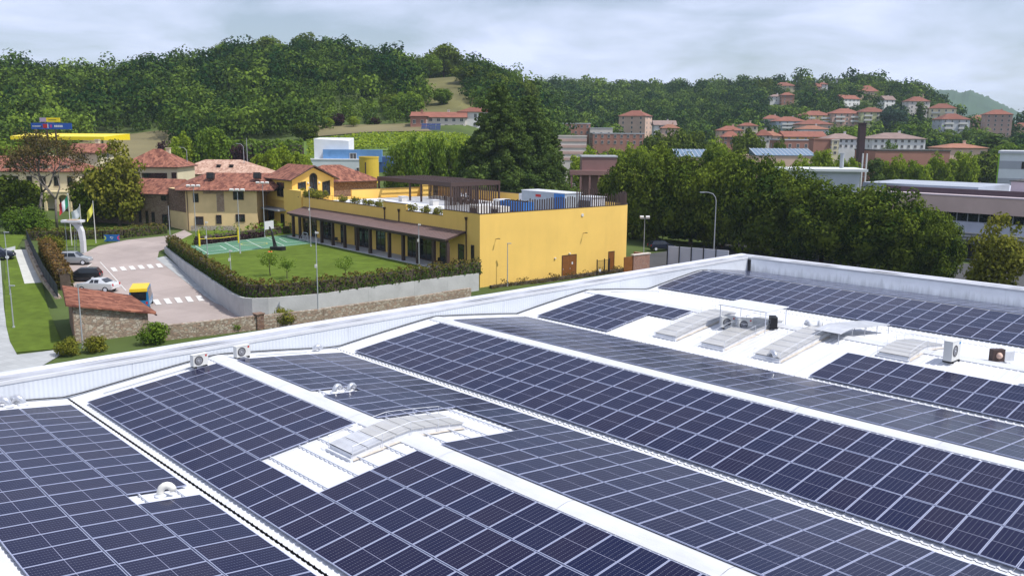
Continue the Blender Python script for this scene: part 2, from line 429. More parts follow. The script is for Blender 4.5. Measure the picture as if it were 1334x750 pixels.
# --- parapet walls
M_clad = mat('parapet_cladding', (.60, .63, .68), .5, .06, .5, spec=.35)
def clad_nodes(m):
    n, l = m.node_tree.nodes, m.node_tree.links; b = n['Principled BSDF']
    t = n.new('ShaderNodeTexCoord'); w = n.new('ShaderNodeTexWave'); w.bands_direction = 'X'; w.inputs['Scale'].default_value = 1.55
    l.new(t.outputs['Object'], w.inputs['Vector'])
    bp = n.new('ShaderNodeBump'); bp.inputs['Strength'].default_value = .5; bp.inputs['Distance'].default_value = .03
    l.new(w.outputs[1], bp.inputs['Height']); l.new(bp.outputs[0], b.inputs['Normal'])
clad_nodes(M_clad)
M_stained = mat('stained_render', (.88, .90, .93), .85, .08, .8)
def stain(m, z0, z1):
    n, l = m.node_tree.nodes, m.node_tree.links; b = n['Principled BSDF']
    t = n.new('ShaderNodeTexCoord'); mp = n.new('ShaderNodeMapping'); mp.inputs['Scale'].default_value = (2.6, 2.6, .25)
    l.new(t.outputs['Object'], mp.inputs[0])
    nz = n.new('ShaderNodeTexNoise'); nz.inputs['Scale'].default_value = 1.2; nz.inputs['Detail'].default_value = 6; l.new(mp.outputs[0], nz.inputs['Vector'])
    sp = n.new('ShaderNodeSeparateXYZ'); l.new(t.outputs['Object'], sp.inputs[0])
    mr = n.new('ShaderNodeMapRange'); mr.inputs[1].default_value = z0; mr.inputs[2].default_value = z1; mr.inputs[3].default_value = .42; mr.inputs[4].default_value = -.1
    l.new(sp.outputs[2], mr.inputs[0])
    ad = n.new('ShaderNodeMath'); ad.operation = 'ADD'; l.new(nz.outputs[0], ad.inputs[0]); l.new(mr.outputs[0], ad.inputs[1])
    m2 = n.new('ShaderNodeMapRange'); m2.inputs[1].default_value = .62; m2.inputs[2].default_value = .95; m2.inputs[3].default_value = 0; m2.inputs[4].default_value = .45
    l.new(ad.outputs[0], m2.inputs[0])
    mx = n.new('ShaderNodeMix'); mx.data_type = 'RGBA'; old = b.inputs['Base Color'].links[0].from_socket
    l.new(old, mx.inputs['A']); mx.inputs['B'].default_value = (.30, .31, .31, 1); l.new(m2.outputs[0], mx.inputs['Factor'])
    l.new(mx.outputs['Result'], b.inputs['Base Color'])
stain(M_stained, 5.0, 6.1)
ZT = 6.36
x = VB
while x < VM - .01:                       # cladding sheets with a hair joint between them
    x1 = min(x + 6.3, VM - .005)
    MB().bx(x + .006, x1 - .006, UM, UM + .10, 4.6, ZT - .03).build('cladding_sheet', M_clad, fac); x = x1
MB().bx(VB, VM + 1.9, UM + .101, UM + 1.9, 0, ZT - .06).build('wall', M_concrete, fac)
MB().bx(VM + .101, VM + 1.6, UB, UM + .099, 0, ZT - .06).build('wall', M_concrete, fac)
y = UB
while y < UM - .5:
    y1 = min(y + 7.9, UM - .34)
    MB().bx(VM, VM + .10, y + .006, y1 - .006, 4.6, ZT - .03).build('cladding_sheet', M_stained, fac); y = y1
MB().bx(VM + .004, VM + .12, UM - .335, UM - .005, 5.05, ZT - .25).build('corner_joint', M_black, fac)
# copings: inner white lip, rumpled grey membrane, pale outer upstand
def coping(along, a0, a1, base, wid, inner):
    rr = random.Random(5)
    s_ = 1.5; k = a0
    lip, mem, out = MB(), MB(), MB()
    pts = []
    while k <= a1 + .01:
        pts.append((k, rr.uniform(-.012, .012), rr.uniform(-.025, .03), rr.uniform(-.05, .05))); k += s_
    pts[-1] = (a1, 0, 0, 0)
    def q(mb, c0, c1, z0, z1, amp):
        for (p, pz, mz, mw), (p2, pz2, mz2, mw2) in zip(pts[:-1], pts[1:]):
            A = lambda pp, cc, zz: ((pp, base + cc, zz) if along == 'v' else (base + cc, pp, zz))
            f4 = [A(p, c0, z0 + amp * mz), A(p2, c0, z0 + amp * mz2), A(p2, c1 + .4 * mw2 * amp, z1 + amp * pz2), A(p, c1 + .4 * mw * amp, z1 + amp * pz)]
            mb.face(f4 if along == 'v' else list(reversed(f4)))
    q(lip, -.035, -.034, ZT - .14, ZT + .01, 0); q(lip, -.034, .14, ZT + .01, ZT + .012, .0); lip.build('coping_lip', M_white, fac)
    q(mem, .14, wid * .36, ZT + .012, ZT - .02, .6); q(mem, wid * .36, wid * .68, ZT - .02, ZT - .01, 1.0); mem.build('coping_membrane', M_coping, fac, smooth=True)
    q(out, wid * .68, wid * .72, ZT - .012, ZT + .05, .25); q(out, wid * .72, wid, ZT + .05, ZT + .035, .25); q(out, wid, wid + .02, ZT + .035, ZT - .3, .2)
    out.build('coping_outer', M_copinglight, fac)
coping('v', VB, VM + 1.6, UM, 1.75, -1)
coping('u', UB, UM + 1.7, VM, 1.55, -1)
# wall conduit following the waves of the roof
pts = [(v, UM - .06, zr(v) + .09) for v in np.arange(VB + .3, VM - .2, .9)]
MB().tube(pts, .03, 5).build('wall_conduit', M_black, fac)
for (va, vb, uu, zz) in ((13.5, 18, 42.55, .07), (21.4, 24.5, 42.6, .07), (50.5, 56.5, 42.4, .06)):
    MB().tube([(v, uu, zr(v) + zz) for v in np.linspace(va, vb, 6)], .025, 5).build('roof_cable', M_pole, fac)

# --- solar panels
def panel_material():
    m = bpy.data.materials.new('solar_cells'); m.use_nodes = True
    n, l = m.node_tree.nodes, m.node_tree.links; b = n['Principled BSDF']
    t = n.new('ShaderNodeTexCoord'); sp = n.new('ShaderNodeSeparateXYZ'); l.new(t.outputs['Object'], sp.inputs[0])
    def M_(op, a, bb=None, c=None):
        q = n.new('ShaderNodeMath'); q.operation = op
        for i, w in enumerate((a, bb, c)):
            if w is None: continue
            if isinstance(w, (int, float)): q.inputs[i].default_value = w
            else: l.new(w, q.inputs[i])
        return q.outputs[0]
    fx = M_('ABSOLUTE', M_('SUBTRACT', M_('FRACT', M_('DIVIDE', sp.outputs[0], .0845)), .5))
    fy = M_('ABSOLUTE', M_('SUBTRACT', M_('FRACT', M_('DIVIDE', sp.outputs[1], .163)), .5))
    # cell corners (white back-sheet diamonds) sit where both fractions reach one half
    dx = M_('MULTIPLY', M_('SUBTRACT', .5, fx), .0845); dy = M_('MULTIPLY', M_('SUBTRACT', .5, fy), .163)
    dot = M_('LESS_THAN', M_('ADD', dx, dy), .0135)
    ln = M_('LESS_THAN', dy, .004); ln2 = M_('MULTIPLY', M_('LESS_THAN', dx, .0022), .35)
    fac_ = M_('MAXIMUM', M_('MULTIPLY', dot, .30), M_('MAXIMUM', M_('MULTIPLY', ln, .14), M_('MULTIPLY', ln2, .2)))
    oi = n.new('ShaderNodeObjectInfo')
    mc = n.new('ShaderNodeMix'); mc.data_type = 'RGBA'
    mc.inputs['A'].default_value = (.0022, .0058, .036, 1); mc.inputs['B'].default_value = (.0062, .0058, .030, 1)
    l.new(oi.outputs['Random'], mc.inputs['Factor'])
    mx = n.new('ShaderNodeMix'); mx.data_type = 'RGBA'; mx.inputs['B'].default_value = (.50, .52, .62, 1)
    l.new(mc.outputs['Result'], mx.inputs['A']); l.new(fac_, mx.inputs['Factor'])
    # film of dust
    nz = n.new('ShaderNodeTexNoise'); nz.inputs['Scale'].default_value = .8; nz.inputs['Detail'].default_value = 6
    va = n.new('ShaderNodeVectorMath'); va.operation = 'ADD'; l.new(t.outputs['Object'], va.inputs[0]); l.new(oi.outputs['Location'], va.inputs[1])
    l.new(va.outputs[0], nz.inputs['Vector'])
    du = n.new('ShaderNodeMapRange'); du.inputs[1].default_value = .35; du.inputs[2].default_value = .8; du.inputs[3].default_value = .0; du.inputs[4].default_value = .022
    l.new(nz.outputs[0], du.inputs[0])
    m3 = n.new('ShaderNodeMix'); m3.data_type = 'RGBA'; m3.inputs['B'].default_value = (.30, .27, .26, 1)
    l.new(mx.outputs['Result'], m3.inputs['A']); l.new(du.outputs[0], m3.inputs['Factor'])
    l.new(m3.outputs['Result'], b.inputs['Base Color'])
    r2 = n.new('ShaderNodeMapRange'); r2.inputs[1].default_value = .3; r2.inputs[2].default_value = .8; r2.inputs[3].default_value = .10; r2.inputs[4].default_value = .24
    l.new(nz.outputs[0], r2.inputs[0]); l.new(r2.outputs[0], b.inputs['Roughness'])
    b.inputs['Specular IOR Level'].default_value = .5; b.inputs['IOR'].default_value = 1.19
    return m
M_cell = panel_material()
M_frame = mat('panel_frame', (.33, .36, .50), .4, .06, 2, spec=.5)
PL, PW, RP, CP = 2.085, 1.03, 1.052, 2.12
def panel_mesh():
    mb = MB(); a, b, w, t = PL / 2, PW / 2, .021, .042
    mb.bx(-a, a, -b, b, 0, t - .006, 0)                      # back box (sides)
    mb.v_, z1 = None, t
    for (x0, x1, y0, y1) in ((-a, a, -b, -b + w), (-a, a, b - w, b), (-a, -a + w, -b + w, b - w), (a - w, a, -b + w, b - w)):
        mb.bx(x0, x1, y0, y1, t - .0055, t, 0)
    mb.face([(-a + w, -b + w, t - .003), (a - w, -b + w, t - .003), (a - w, b - w, t - .003), (-a + w, b - w, t - .003)], 1)
    mb.face([(-.007, -b + w, t - .0025), (.007, -b + w, t - .0025), (.007, b - w, t - .0025), (-.007, b - w, t - .0025)], 2)
    return mb.mesh('solar_panel', [M_frame, M_cell, mat('busbar_gap', (.28, .29, .40), .5, .05)])
PMESH = panel_mesh()
U0 = 41.8 - RP / 2
RAIL = MB().bx(-.5, .5, -.02, .02, 0, .05).mesh('mounting_rail', M_alu)
def array(label, v_start, cols, rows_skip, u_first=U0, nrows=46, group='solar arrays on the factory roof', v_lim=None):
    """one block of panels on one slope of a vault; rows_skip(c, r) is True where roof shows instead"""
    cv = v_start + CP * (len(cols) * .5); ox, oy = FW(cv, u_first)
    root = thing('solar_array', label, 'solar panels', (ox, oy, FZ), FTH, group)
    for c in cols:
        v = v_start + CP * (c + .5); z = zr(v) + .115 - FZ; an = math.atan(slope(v))
        lo = hi = None
        for r in range(nrows):
            if rows_skip(c, r): continue
            u = u_first - RP * r; w = FW(v, u)
            px, py = proj((w[0], w[1], zr(v) + .1)) if w[1] > 3 else (9999, 9999)
            if not (-170 < px < 1500 and py < 860): continue
            o = link(PMESH, 'solar_panel', root, (v - cv, u - u_first, z)); o.rotation_euler = (R(random.gauss(0, .22)), -an + R(random.gauss(0, .22)), R(random.gauss(0, .08)))
            lo = u if lo is None else min(lo, u); hi = u if hi is None else max(hi, u)
        if lo is None: continue
        for dx in (-.62, .62):                  # rails running along the column
            o = link(RAIL, 'mounting_rail', root, (v + dx - cv, (lo + hi) / 2 - u_first, zr(v + dx) + .05 - FZ)); o.rotation_euler = (0, 0, pi / 2); o.scale = (hi - lo + 1.1, 1, 1)
    return root
gapB = lambda r: 12 <= r <= 15
no = lambda c, r: False
array('solar array with one panel left out at a white gooseneck vent', 11.84 - 3 * CP, (0, 1, 2), lambda c, r: c == 2 and r == 12, U0 + .02, 30)
array('solar array notched on its ridge side by the single arched skylight', 12.5, (0, 1, 2), lambda c, r: c >= 1 and gapB(r), U0, 40)
array('solar array with a missing panel at two silver duct elbows', 19.86, (0, 1, 2), lambda c, r: (c <= 1 and gapB(r)) or (c == 0 and r == 7), U0 - .12, 42)
array('unbroken dark solar array three panels deep, facing the camera', 27.1, (0, 1, 2), no, U0, 46)
array('unbroken grey-sheened solar array sloping away beneath the row of skylights', 34.5, (0, 1, 2), no, U0, 46)
array('small stepped solar array between the parapet and the row of skylights', 42.0, (0, 1, 2), lambda c, r: r > (5 if c < 2 else 7), U0, 9)
array('solar array two panels deep below the large lone air-conditioning unit', 41.9, (0, 1), no, 21.5 - RP / 2, 24)
array('bluish solar array along the highest slope beside the stained end parapet', 57.25, (0, 1, 2), no, 43.1 - RP / 2, 44)
array('grey solar array on the last slope tucked against the stained end parapet', 64.3, (0, 1, 2), no, 43.1 - RP / 2, 44)

# --- skylights: arched rooflights over the ridges with guard rails
M_poly = mat('polycarbonate', (.42, .415, .405), .3, .10, 1.2, spec=.5)
M_polygrey = mat('weathered_polycarbonate', (.46, .47, .50), .35, .2, 1.5, spec=.5)
M_curb = mat('skylight_curb', (.64, .65, .68), .6, .12, 2)
M_rust = mat('sealant_stain', (.55, .50, .44), .9, .25, 3)
def skylight(v0, v1, u0, u1, h=.36, greyends=True):
    s = MB(); n = 8
    zf = lambda v: zr(v) + h * (0.80 + .20 * sin(pi * min(max((v - v0) / (v1 - v0), 0.0), 1.0)))
    vs = np.linspace(v0, v1, n + 1)
    for i in range(n):
        a, b = vs[i], vs[i + 1]
        for uu in (u0, u1):
            s.face([(a, uu, zr(a) - .02), (b, uu, zr(b) - .02), (b, uu, zf(b) - .03), (a, uu, zf(a) - .03)][::(1 if uu == u0 else -1)])
    for vv, sg in ((v0, 1), (v1, -1)):
        s.face([(vv, u0, zr(vv) - .02), (vv, u0, zf(vv) - .03), (vv, u1, zf(vv) - .03), (vv, u1, zr(vv) - .02)][::sg])
    # flashing skirt
    s.bx(v0 - .12, v0, u0 - .1, u1 + .1, zr(v0 - .06) + .0, zr(v0) + .1)
    root = s.build('skylight', M_curb, fac)
    for i in range(n):
        a, b = vs[i] + .015, vs[i + 1] - .015
        p = MB(); e = .06
        p.face([(a, u0 - e, zf(a)), (b, u0 - e, zf(b)), (b, u1 + e, zf(b)), (a, u1 + e, zf(a))])
        p.face([(a, u0 - e, zf(a) - .04), (b, u0 - e, zf(b) - .04), (b, u0 - e, zf(b)), (a, u0 - e, zf(a))])
        p.face([(a, u1 + e, zf(a) - .04), (a, u1 + e, zf(a)), (b, u1 + e, zf(b)), (b, u1 + e, zf(b) - .04)])
        p.build('pane', M_polygrey if (i < 2 and greyends) else M_poly, root)
    g = MB(); hh = .30
    for uu in (u0 - .08, u1 + .08):
        g.tube([(v, uu, zf(v) + hh) for v in vs], .011, 4)
        for v in vs[::2]: g.tube([(v, uu, zr(v)), (v, uu, zf(v) + hh)], .011, 4)
    for v in vs[::1]: g.tube([(v, u0 - .08, zf(v) + hh), (v, u1 + .08, zf(v) + hh)], .008, 4)
    g.build('guard_rail', M_alu, root)
    st = MB()
    for i in range(n):
        a, b = vs[i], vs[i + 1]
        st.face([(a, u0 - .16, zr(a) + .052), (b, u0 - .16 - .04 * (i % 2), zr(b) + .052), (b, u0 - .002, zr(b) + .052), (a, u0 - .002, zr(a) + .052)])
    st.build('sealant', M_rust, root)
    return root
skylight(16.9, 22.3, 26.45, 27.95, .36)
skylight(43.0, 49.6, 30.9, 32.4, .34, False)
skylight(43.0, 49.6, 27.5, 29.0, .34, False)
skylight(43.0, 50.2, 23.9, 25.4, .34, False)
skylight(46.9, 51.6, 18.5, 20.1, .34, False)
# open flap: grey rooflight sheet propped up beyond the third skylight
fl = MB(); vs = np.linspace(47.6, 54.3, 9)
for a, b in zip(vs[:-1], vs[1:]):
    za, zb = zr(a) + .62, zr(b) + .62
    fl.face([(a, 22.7, za), (b, 22.7, zb), (b, 24.3, zb), (a, 24.3, za)]); fl.face([(a, 24.3, za - .05), (b, 24.3, zb - .05), (b, 22.7, zb - .05), (a, 22.7, za - .05)])
    fl.face([(a, 22.7, za - .05), (b, 22.7, zb - .05), (b, 22.7, zb), (a, 22.7, za)]); fl.face([(a, 24.3, za), (b, 24.3, zb), (b, 24.3, zb - .05), (a, 24.3, za - .05)])
for v in vs[::2]:
    for uu in (22.78, 24.2): fl.tube([(v, uu, zr(v)), (v, uu, zr(v) + .6)], .025, 4)
fl.build('raised_rooflight', M_polygrey, fac)

# --- outdoor air-conditioning units
M_red = mat('red_badge', (.45, .02, .02), .5, .05)
M_fan = mat('fan_guard', (.10, .10, .11), .6, .1)
def ac_unit(label, v, u, w=.86, d=.34, h=.60, rz=0.0, zoff=.12, group='outdoor units on the factory roof', nfan=1, badge=True, casing=M_ac, z=None):
    x, y = FW(v, u); zb = (zr(v) + .05) if z is None else z
    t = thing('outdoor_unit', label, 'air conditioner', (x, y, zb), FTH + rz, group)
    MB().bx(-w / 2, w / 2, -d / 2, d / 2, zoff, zoff + h).bx(-w / 2 - .012, w / 2 + .012, -d / 2 - .012, d / 2 + .012, zoff + h, zoff + h + .02).build('casing', casing, t)
    for k in range(nfan):
        fz = zoff + h * (.5 if nfan == 1 else (.27 + .46 * k)); r = min(h * .42, w * .3) if nfan == 1 else h * .21; fx = -w * .14
        MB().lathe([(r, -.002), (r, -.012), (r * .93, -.016), (r * .90, -.004)], 20, (fx, -d / 2, fz), axis='Y').build('fan_guard', M_fan, t)
        mb = MB()
        for q in (.35, .6): mb.lathe([(r * q, -.014), (r * q + .012, -.014), (r * q + .012, -.02), (r * q, -.02)], 20, (fx, -d / 2, fz), axis='Y', cap=False)
        mb.lathe([(0, -.022), (r * .16, -.022), (r * .16, -.006)], 12, (fx, -d / 2, fz), axis='Y'); mb.build('fan_hub', M_alu, t)
    if badge: MB().lathe([(0, -.006), (.055, -.006), (.055, 0)], 12, (w * .36, -d / 2, zoff + h * .86), axis='Y').build('badge', M_red, t)
    for sx in (-1, 1): MB().bx(sx * w * .36 - .03, sx * w * .36 + .03, -d / 2 - .06, d / 2 + .06, 0, zoff).build('foot', M_black, t)
    return t
ac_unit('small outdoor unit with red badge, beside the ridge, on the skylight-notched array side', 18.15, 42.3, .82, .32, .57, R(6), .1)
ac_unit('small outdoor unit with red badge, beyond the ridge next to the roof cable', 20.5, 42.35, .82, .32, .57, R(6), .1)
ac_unit('large lone pale outdoor unit with one dark fan and blue badge', 48.0, 16.7, 1.05, .45, 1.05, R(-2), .12, badge=False)
bl = MB().bx(-.09, .09, -.004, 0, 0, .12); b_ = bl.build('badge', mat('blue_badge', (.03, .2, .45), .5), bpy.data.objects['outdoor_unit.002'], (.38, -.226, .95))
# two units and a dark one under a white sheet shelter
for i, (v, u) in enumerate(((46.6, 29.55), (46.75, 28.45))):
    ac_unit(('boxy outdoor unit under the white sheet shelter, beside the first skylights', 'boxy outdoor unit under the white sheet shelter, next to the dark condenser')[i], v, u, .86, .36, .66, R(-38), .1)
ac_unit('dark finned condenser under the open edge of the white sheet shelter', 48.2, 27.35, .8, .4, .6, R(40), .1, badge=False, casing=M_black)
x, y = FW(47.9, 28.6)
t = thing('unit_shelter', 'flat white sheet shelter over outdoor units between the skylights', 'shelter', (x, y, zr(47.9) + .05), FTH)
MB().box(0, 0, 1.28, 2.6, 3.4, .05, 0).build('roof_sheet', M_white, t)
for sx in (-1, 1):
    for sy in (-1, 1): MB().tube([(sx * 1.2, sy * 1.6, -.05), (sx * 1.2, sy * 1.6, 1.26)], .025, 6).build('post', M_alu, t)
# --- roof vents
def gooseneck(label, v, u, r=.14, h=.35, rz=0., m=M_white, group=None, loc=None):
    x, y = FW(v, u); t = thing('roof_vent', label, 'vent', (x, y, zr(v) + .05), FTH + rz, group)
    pts = [(0, 0, 0), (0, 0, h * .6)] + [(r * 1.7 * (1 - cos(a)), 0, h * .6 + r * 1.9 * sin(a)) for a in np.linspace(.3, pi * .95, 7)]
    MB().tube(pts, r, 12).build('elbow', m, t, smooth=True)
    MB().lathe([(r * 1.6, -.02), (r * 1.6, .02), (r * 1.05, .07)], 14).build('collar', M_alu, t)
    return t
M_silver = mat('silver_duct', (.62, .63, .66), .28, .12, 6, metal=.7, spec=.5)
gooseneck('white gooseneck vent standing in the missing-panel gap', 10.75, 28.85, .125, .2, R(-30), mat('white_vent', (.72, .70, .64), .6))
for q, (v, u) in enumerate(((20.75, 33.75), (21.45, 33.65))):
    gooseneck('silver duct elbow in a pair at the missing panel by the ridge', v, u, .115, .12, R(10), M_silver, 'paired duct elbows on the roof')
for q, (v, u) in enumerate(((9.55, 42.85), (10.15, 43.0))):
    gooseneck('crumpled silver duct lying at the foot of the cladding', v, u, .15, .05, R(150), M_silver, 'silver ducts at the parapet foot')
gooseneck('small silver duct loop by the parapet foot at a valley', 25.6, 42.9, .13, .08, R(170), M_silver)
gooseneck('white duct bend at the end of a skylight above the dark array', 43.3, 24.6, .15, .2, R(-120), M_silver)
gooseneck('white ducts in a cluster beside the raised rooflight', 49.2, 25.4, .14, .3, R(60), M_white, 'white ducts by the raised rooflight')
gooseneck('white ducts in a cluster beside the raised rooflight', 49.6, 25.0, .14, .35, R(20), M_white, 'white ducts by the raised rooflight')
gooseneck('silver cowl vent on a short stalk at the edge of the two-deep array', 46.9, 12.6, .13, .4, R(200), M_silver)
# square fan housing with a pale globe
x, y = FW(49.6, 15.0)
t = thing('fan_housing', 'brown fan housing with a pale round cap beside the lone unit', 'vent', (x, y, zr(49.6) + .04), FTH + R(-35))
MB().bx(-.35, .35, -.16, .16, .05, .7).build('housing', M_brown, t); MB().lathe([(.0, -.34), (.12, -.3), (.17, -.2), (.17, -.16)], 14, (0, 0, .38), axis='Y').build('cap', mat('salmon_cap', (.6, .42, .34), .6), t, smooth=True)
MB().bx(-.3, .3, -.12, .12, 0, .05).build('base', M_alu, t); MB().bx(.36, .95, -.1, .5, .05, .55).build('duct_box', M_white, t)

# ================================================================== BUILDING KIT
M_cream = mat('cream_render', (.62, .52, .33), .9, .12, .4)
M_beige = mat('beige_render', (.72, .53, .28), .9, .16, .3)
M_brickdark = stone_mat('old_brick', [(.20, .11, .075), (.26, .15, .10), (.16, .09, .07), (.30, .20, .15)], 4.5, (.26, .21, .17))
M_stone = stone_mat('fieldstone', [(.34, .26, .19), (.42, .35, .27), (.27, .20, .15), (.38, .27, .20), (.48, .42, .34)], 3.6, (.30, .25, .20))
M_tile = tile_mat('clay_tiles', (.105, .033, .024), (.36, .15, .095), band=1.3)
M_tiley = tile_mat('clay_tiles_turned', (.105, .033, .024), (.36, .15, .095), band=1.3, axis='Y')
M_salmon = tile_mat('pale_clay_tiles', (.32, .17, .12), (.60, .41, .31), band=1.3, axis='X')
M_tilefar = mat('far_clay_tiles', (.215, .085, .06), .9, .22, .5, rand=.15)
M_tilefar2 = mat('far_orange_tiles', (.27, .125, .08), .9, .22, .5, rand=.12)
M_tilegrey = mat('far_grey_tiles', (.24, .17, .15), .9, .2, .5, rand=.1)
M_frame_w = mat('window_frame', (.60, .58, .55), .6, .05)
M_sill = mat('stone_sill', (.5, .48, .44), .8, .1)
WIN = MB().bx(-.5, -.44, -.06, .02, 0, 1, 0).bx(.44, .5, -.06, .02, 0, 1, 0).bx(-.44, .44, -.06, .02, .94, 1, 0).bx(-.44, .44, -.06, .02, 0, .06, 0).bx(-.025, .025, -.04, .02, .06, .94, 0).bx(-.44, .44, -.012, .02, .06, .94, 1)
WINMESH = {}
M_farglass = mat('window_glass', (.07, .075, .085), .15, .3, .4, spec=.5)
def window(parent, x, y, z, w, h, rz=0.0, frame=None, name='window', sill=False):
    frame = frame or M_frame_w; key = frame.name
    if key not in WINMESH: WINMESH[key] = WIN.mesh('window', [frame, M_glass if frame is M_brown else M_farglass])
    o = link(WINMESH[key], name, parent, (x, y, z), rz, (w, 1.6, h))
    return o
def hip_roof(w, d, z, rise, ov=.5, th=.14, ridge=None, gable=False):
    """roof over a w x d plan centred on the origin, ridge along x"""
    mb = MB(); a, b = w / 2 + ov, d / 2 + ov
    r = a if gable else (max(a - b, .05) if ridge is None else ridge)
    A, B, C, D = (-a, -b), (a, -b), (a, b), (-a, b); z1 = z + rise
    e1, e2 = (-r, 0, z1), (r, 0, z1)
    zl = z - (ov * rise / (d / 2)) * .6
    f = lambda p, dz=0: (p[0], p[1], zl + dz)
    mb.face([f(A, th), f(B, th), e2, e1]); mb.face([f(C, th), f(D, th), e1, e2])
    mb.face([f(B, th), f(C, th), e2]); mb.face([f(D, th), f(A, th), e1])
    for p, q in ((A, B), (B, C), (C, D), (D, A)): mb.face([f(p), f(q), f(q, th), f(p, th)], 1)
    mb.face([f(D), f(C), f(B), f(A)], 1)
    return mb
def house(name, label, cat, cx, cy, z0, w, d, h, rise, yaw, wall, roof, kind='hip', floors=2, nw=4, nside=2, group=None, below=2.5, ov=.5, balc=0, chim=1, frame=None, wh=1.3, ww=.95, skip=0):
    """walls, roof, windows, balconies; front looks to local -y"""
    t = thing(name, label, cat, (cx, cy, z0), yaw, group)
    MB().bx(-w / 2, w / 2, -d / 2, d / 2, -below, h).build('wall', wall, t)
    if kind == 'hip' or kind == 'gable':
        rm = hip_roof(w, d, h, rise, ov, gable=(kind == 'gable')); ro = rm.build('roof', [roof, M_brown], t)
        if kind == 'gable':
            mb = MB()
            for s_ in (-1, 1):
                mb.prism([(s_ * w / 2 - .05, -d / 2), (s_ * w / 2 + .05, -d / 2), (s_ * w / 2 + .05, d / 2), (s_ * w / 2 - .05, d / 2)], h - .02, h) if False else mb.face([(s_ * (w / 2 + .003), -d / 2, h), (s_ * (w / 2 + .003), d / 2, h), (s_ * (w / 2 + .003), 0, h + rise * .93)][::s_])
            mb.build('gable_wall', wall, t)
        if chim:
            c = MB().bx(-.35, .35, -.35, .35, 0, 1.5).bx(-.45, .45, -.45, .45, 1.5, 1.62).build('chimney', wall, ro, (w * .17, d * .08, h + rise * .55))
    elif kind == 'flat':
        MB().bx(-w / 2 - .15, w / 2 + .15, -d / 2 - .15, d / 2 + .15, h, h + .35).build('roof', roof, t)
    fh = h / floors
    for k in range(floors):
        zz = k * fh + fh * .32; hh = min(wh, fh * .55)
        for i in range(nw):
            if skip and (i * 7 + k * 3) % skip == 0: continue
            window(t, -w / 2 + w * (i + .5) / nw, -d / 2 - .001, zz, ww, hh, 0, frame)
        for s_ in (-1, 1):
            for i in range(nside): window(t, s_ * (w / 2 + .001), -d / 2 + d * (i + .5) / nside, zz, ww, hh, s_ * pi / 2, frame)
    for k in range(1, floors):
        if not balc: break
        for q in range(balc):
            bx_ = -w / 2 + w * (q + .5) / balc; bw = w / balc * .62
            b = MB().bx(bx_ - bw / 2, bx_ + bw / 2, -d / 2 - 1.2, -d / 2, k * fh - .12, k * fh + .02)
            b.bx(bx_ - bw / 2, bx_ + bw / 2, -d / 2 - 1.2, -d / 2 - 1.14, k * fh + .02, k * fh + .9)
            b.build('balcony', M_frame_w, t)
    return t

# ================================================================== YELLOW BUILDING with roof terrace, portico and pergola
L = 1.95
YTH = R(39.1); YO = np.array([-3.7, 99.0]); Ye = np.array([cos(YTH), sin(YTH)]); Yw = np.array([-sin(YTH), cos(YTH)])
def YW(a, b): q = YO + a * Ye + b * Yw; return (float(q[0]), float(q[1]))
def fb(px, a=0.0):
    d = ray(px, 300); k = d[0] / d[1]; q = YO + a * Ye; return float((k * q[1] - q[0]) / (Yw[0] - k * Yw[1]))
M_yel = mat('yellow_render', (.80, .525, .135), .9, .07, .25, bump=.1, bscale=12)
streak(M_yel, (1.4, 1.4, .12), .93, (.5, .85), .8)
M_terr = mat('pale_terrace_tile', (.60, .61, .63), .7, .08, .8)
yb = thing('yellow_building', 'yellow rendered building with portico, roof terrace and blank sunlit end wall', 'building', (*YW(0, 0), 0), YTH)
arc = [(25.9 - 3 + 3 * sin(t), 3 - 3 * cos(t)) for t in np.linspace(0, pi / 2, 9)]
foot = [(0, 0)] + arc + [(25.9, 46), (0, 46)]
MB().prism(foot, -.5, 7.0).build('wall', M_yel, yb)
MB().prism([(.35, .35)] + [(p[0] - .35 * min(1, max(0, (p[0] - 20) / 4)), p[1] + .35) for p in arc] + [(24.6, 45.6), (.35, 45.6)], 7.0, 7.03).build('terrace_floor', M_terr, yb)
def strip(path, th, z0, z1, name, m, parent):
    mb = MB()
    for (p, q) in zip(path[:-1], path[1:]):
        d = np.array(q) - np.array(p); d = d / np.linalg.norm(d); nrm = np.array([-d[1], d[0]]) * th
        mb.prism([p, q, tuple(np.array(q) + nrm), tuple(np.array(p) + nrm)], z0, z1)
    return mb.build(name, m, parent)
strip([(0, 0)] + arc + [(25.9, 46)], .3, 7.0, 8.52, 'parapet', M_yel, yb)
strip([(-.03, -.03)] + [(p[0] + .02, p[1] - .03) for p in arc] + [(25.93, 46)], .36, 8.52, 8.56, 'parapet_cap', M_brown, yb)
for (b0, b1, zt) in ((.31, 7.4, 8.55), (7.4, 15.6, 7.8), (15.6, 21.2, 8.62), (21.2, 45.0, 7.8)):
    MB().bx(0, .3, b0, b1, 7.0, zt).build('parapet', M_yel, yb); MB().bx(-.04, .34, b0 + .002, b1 - .002, zt, zt + .05).build('parapet_cap', M_brown, yb)
# railing in the low stretches
for (b0, b1) in ((7.5, 15.5), (21.3, 44.8)):
    rl = MB().tube([(.15, b0, 8.5), (.15, b1, 8.5)], .022, 5).tube([(.15, b0, 8.15), (.15, b1, 8.15)], .012, 4)
    for b in np.arange(b0 + .05, b1, 1.3): rl.tube([(.15, b, 7.8), (.15, b, 8.5)], .02, 5)
    rl.build('railing', M_brown, yb)
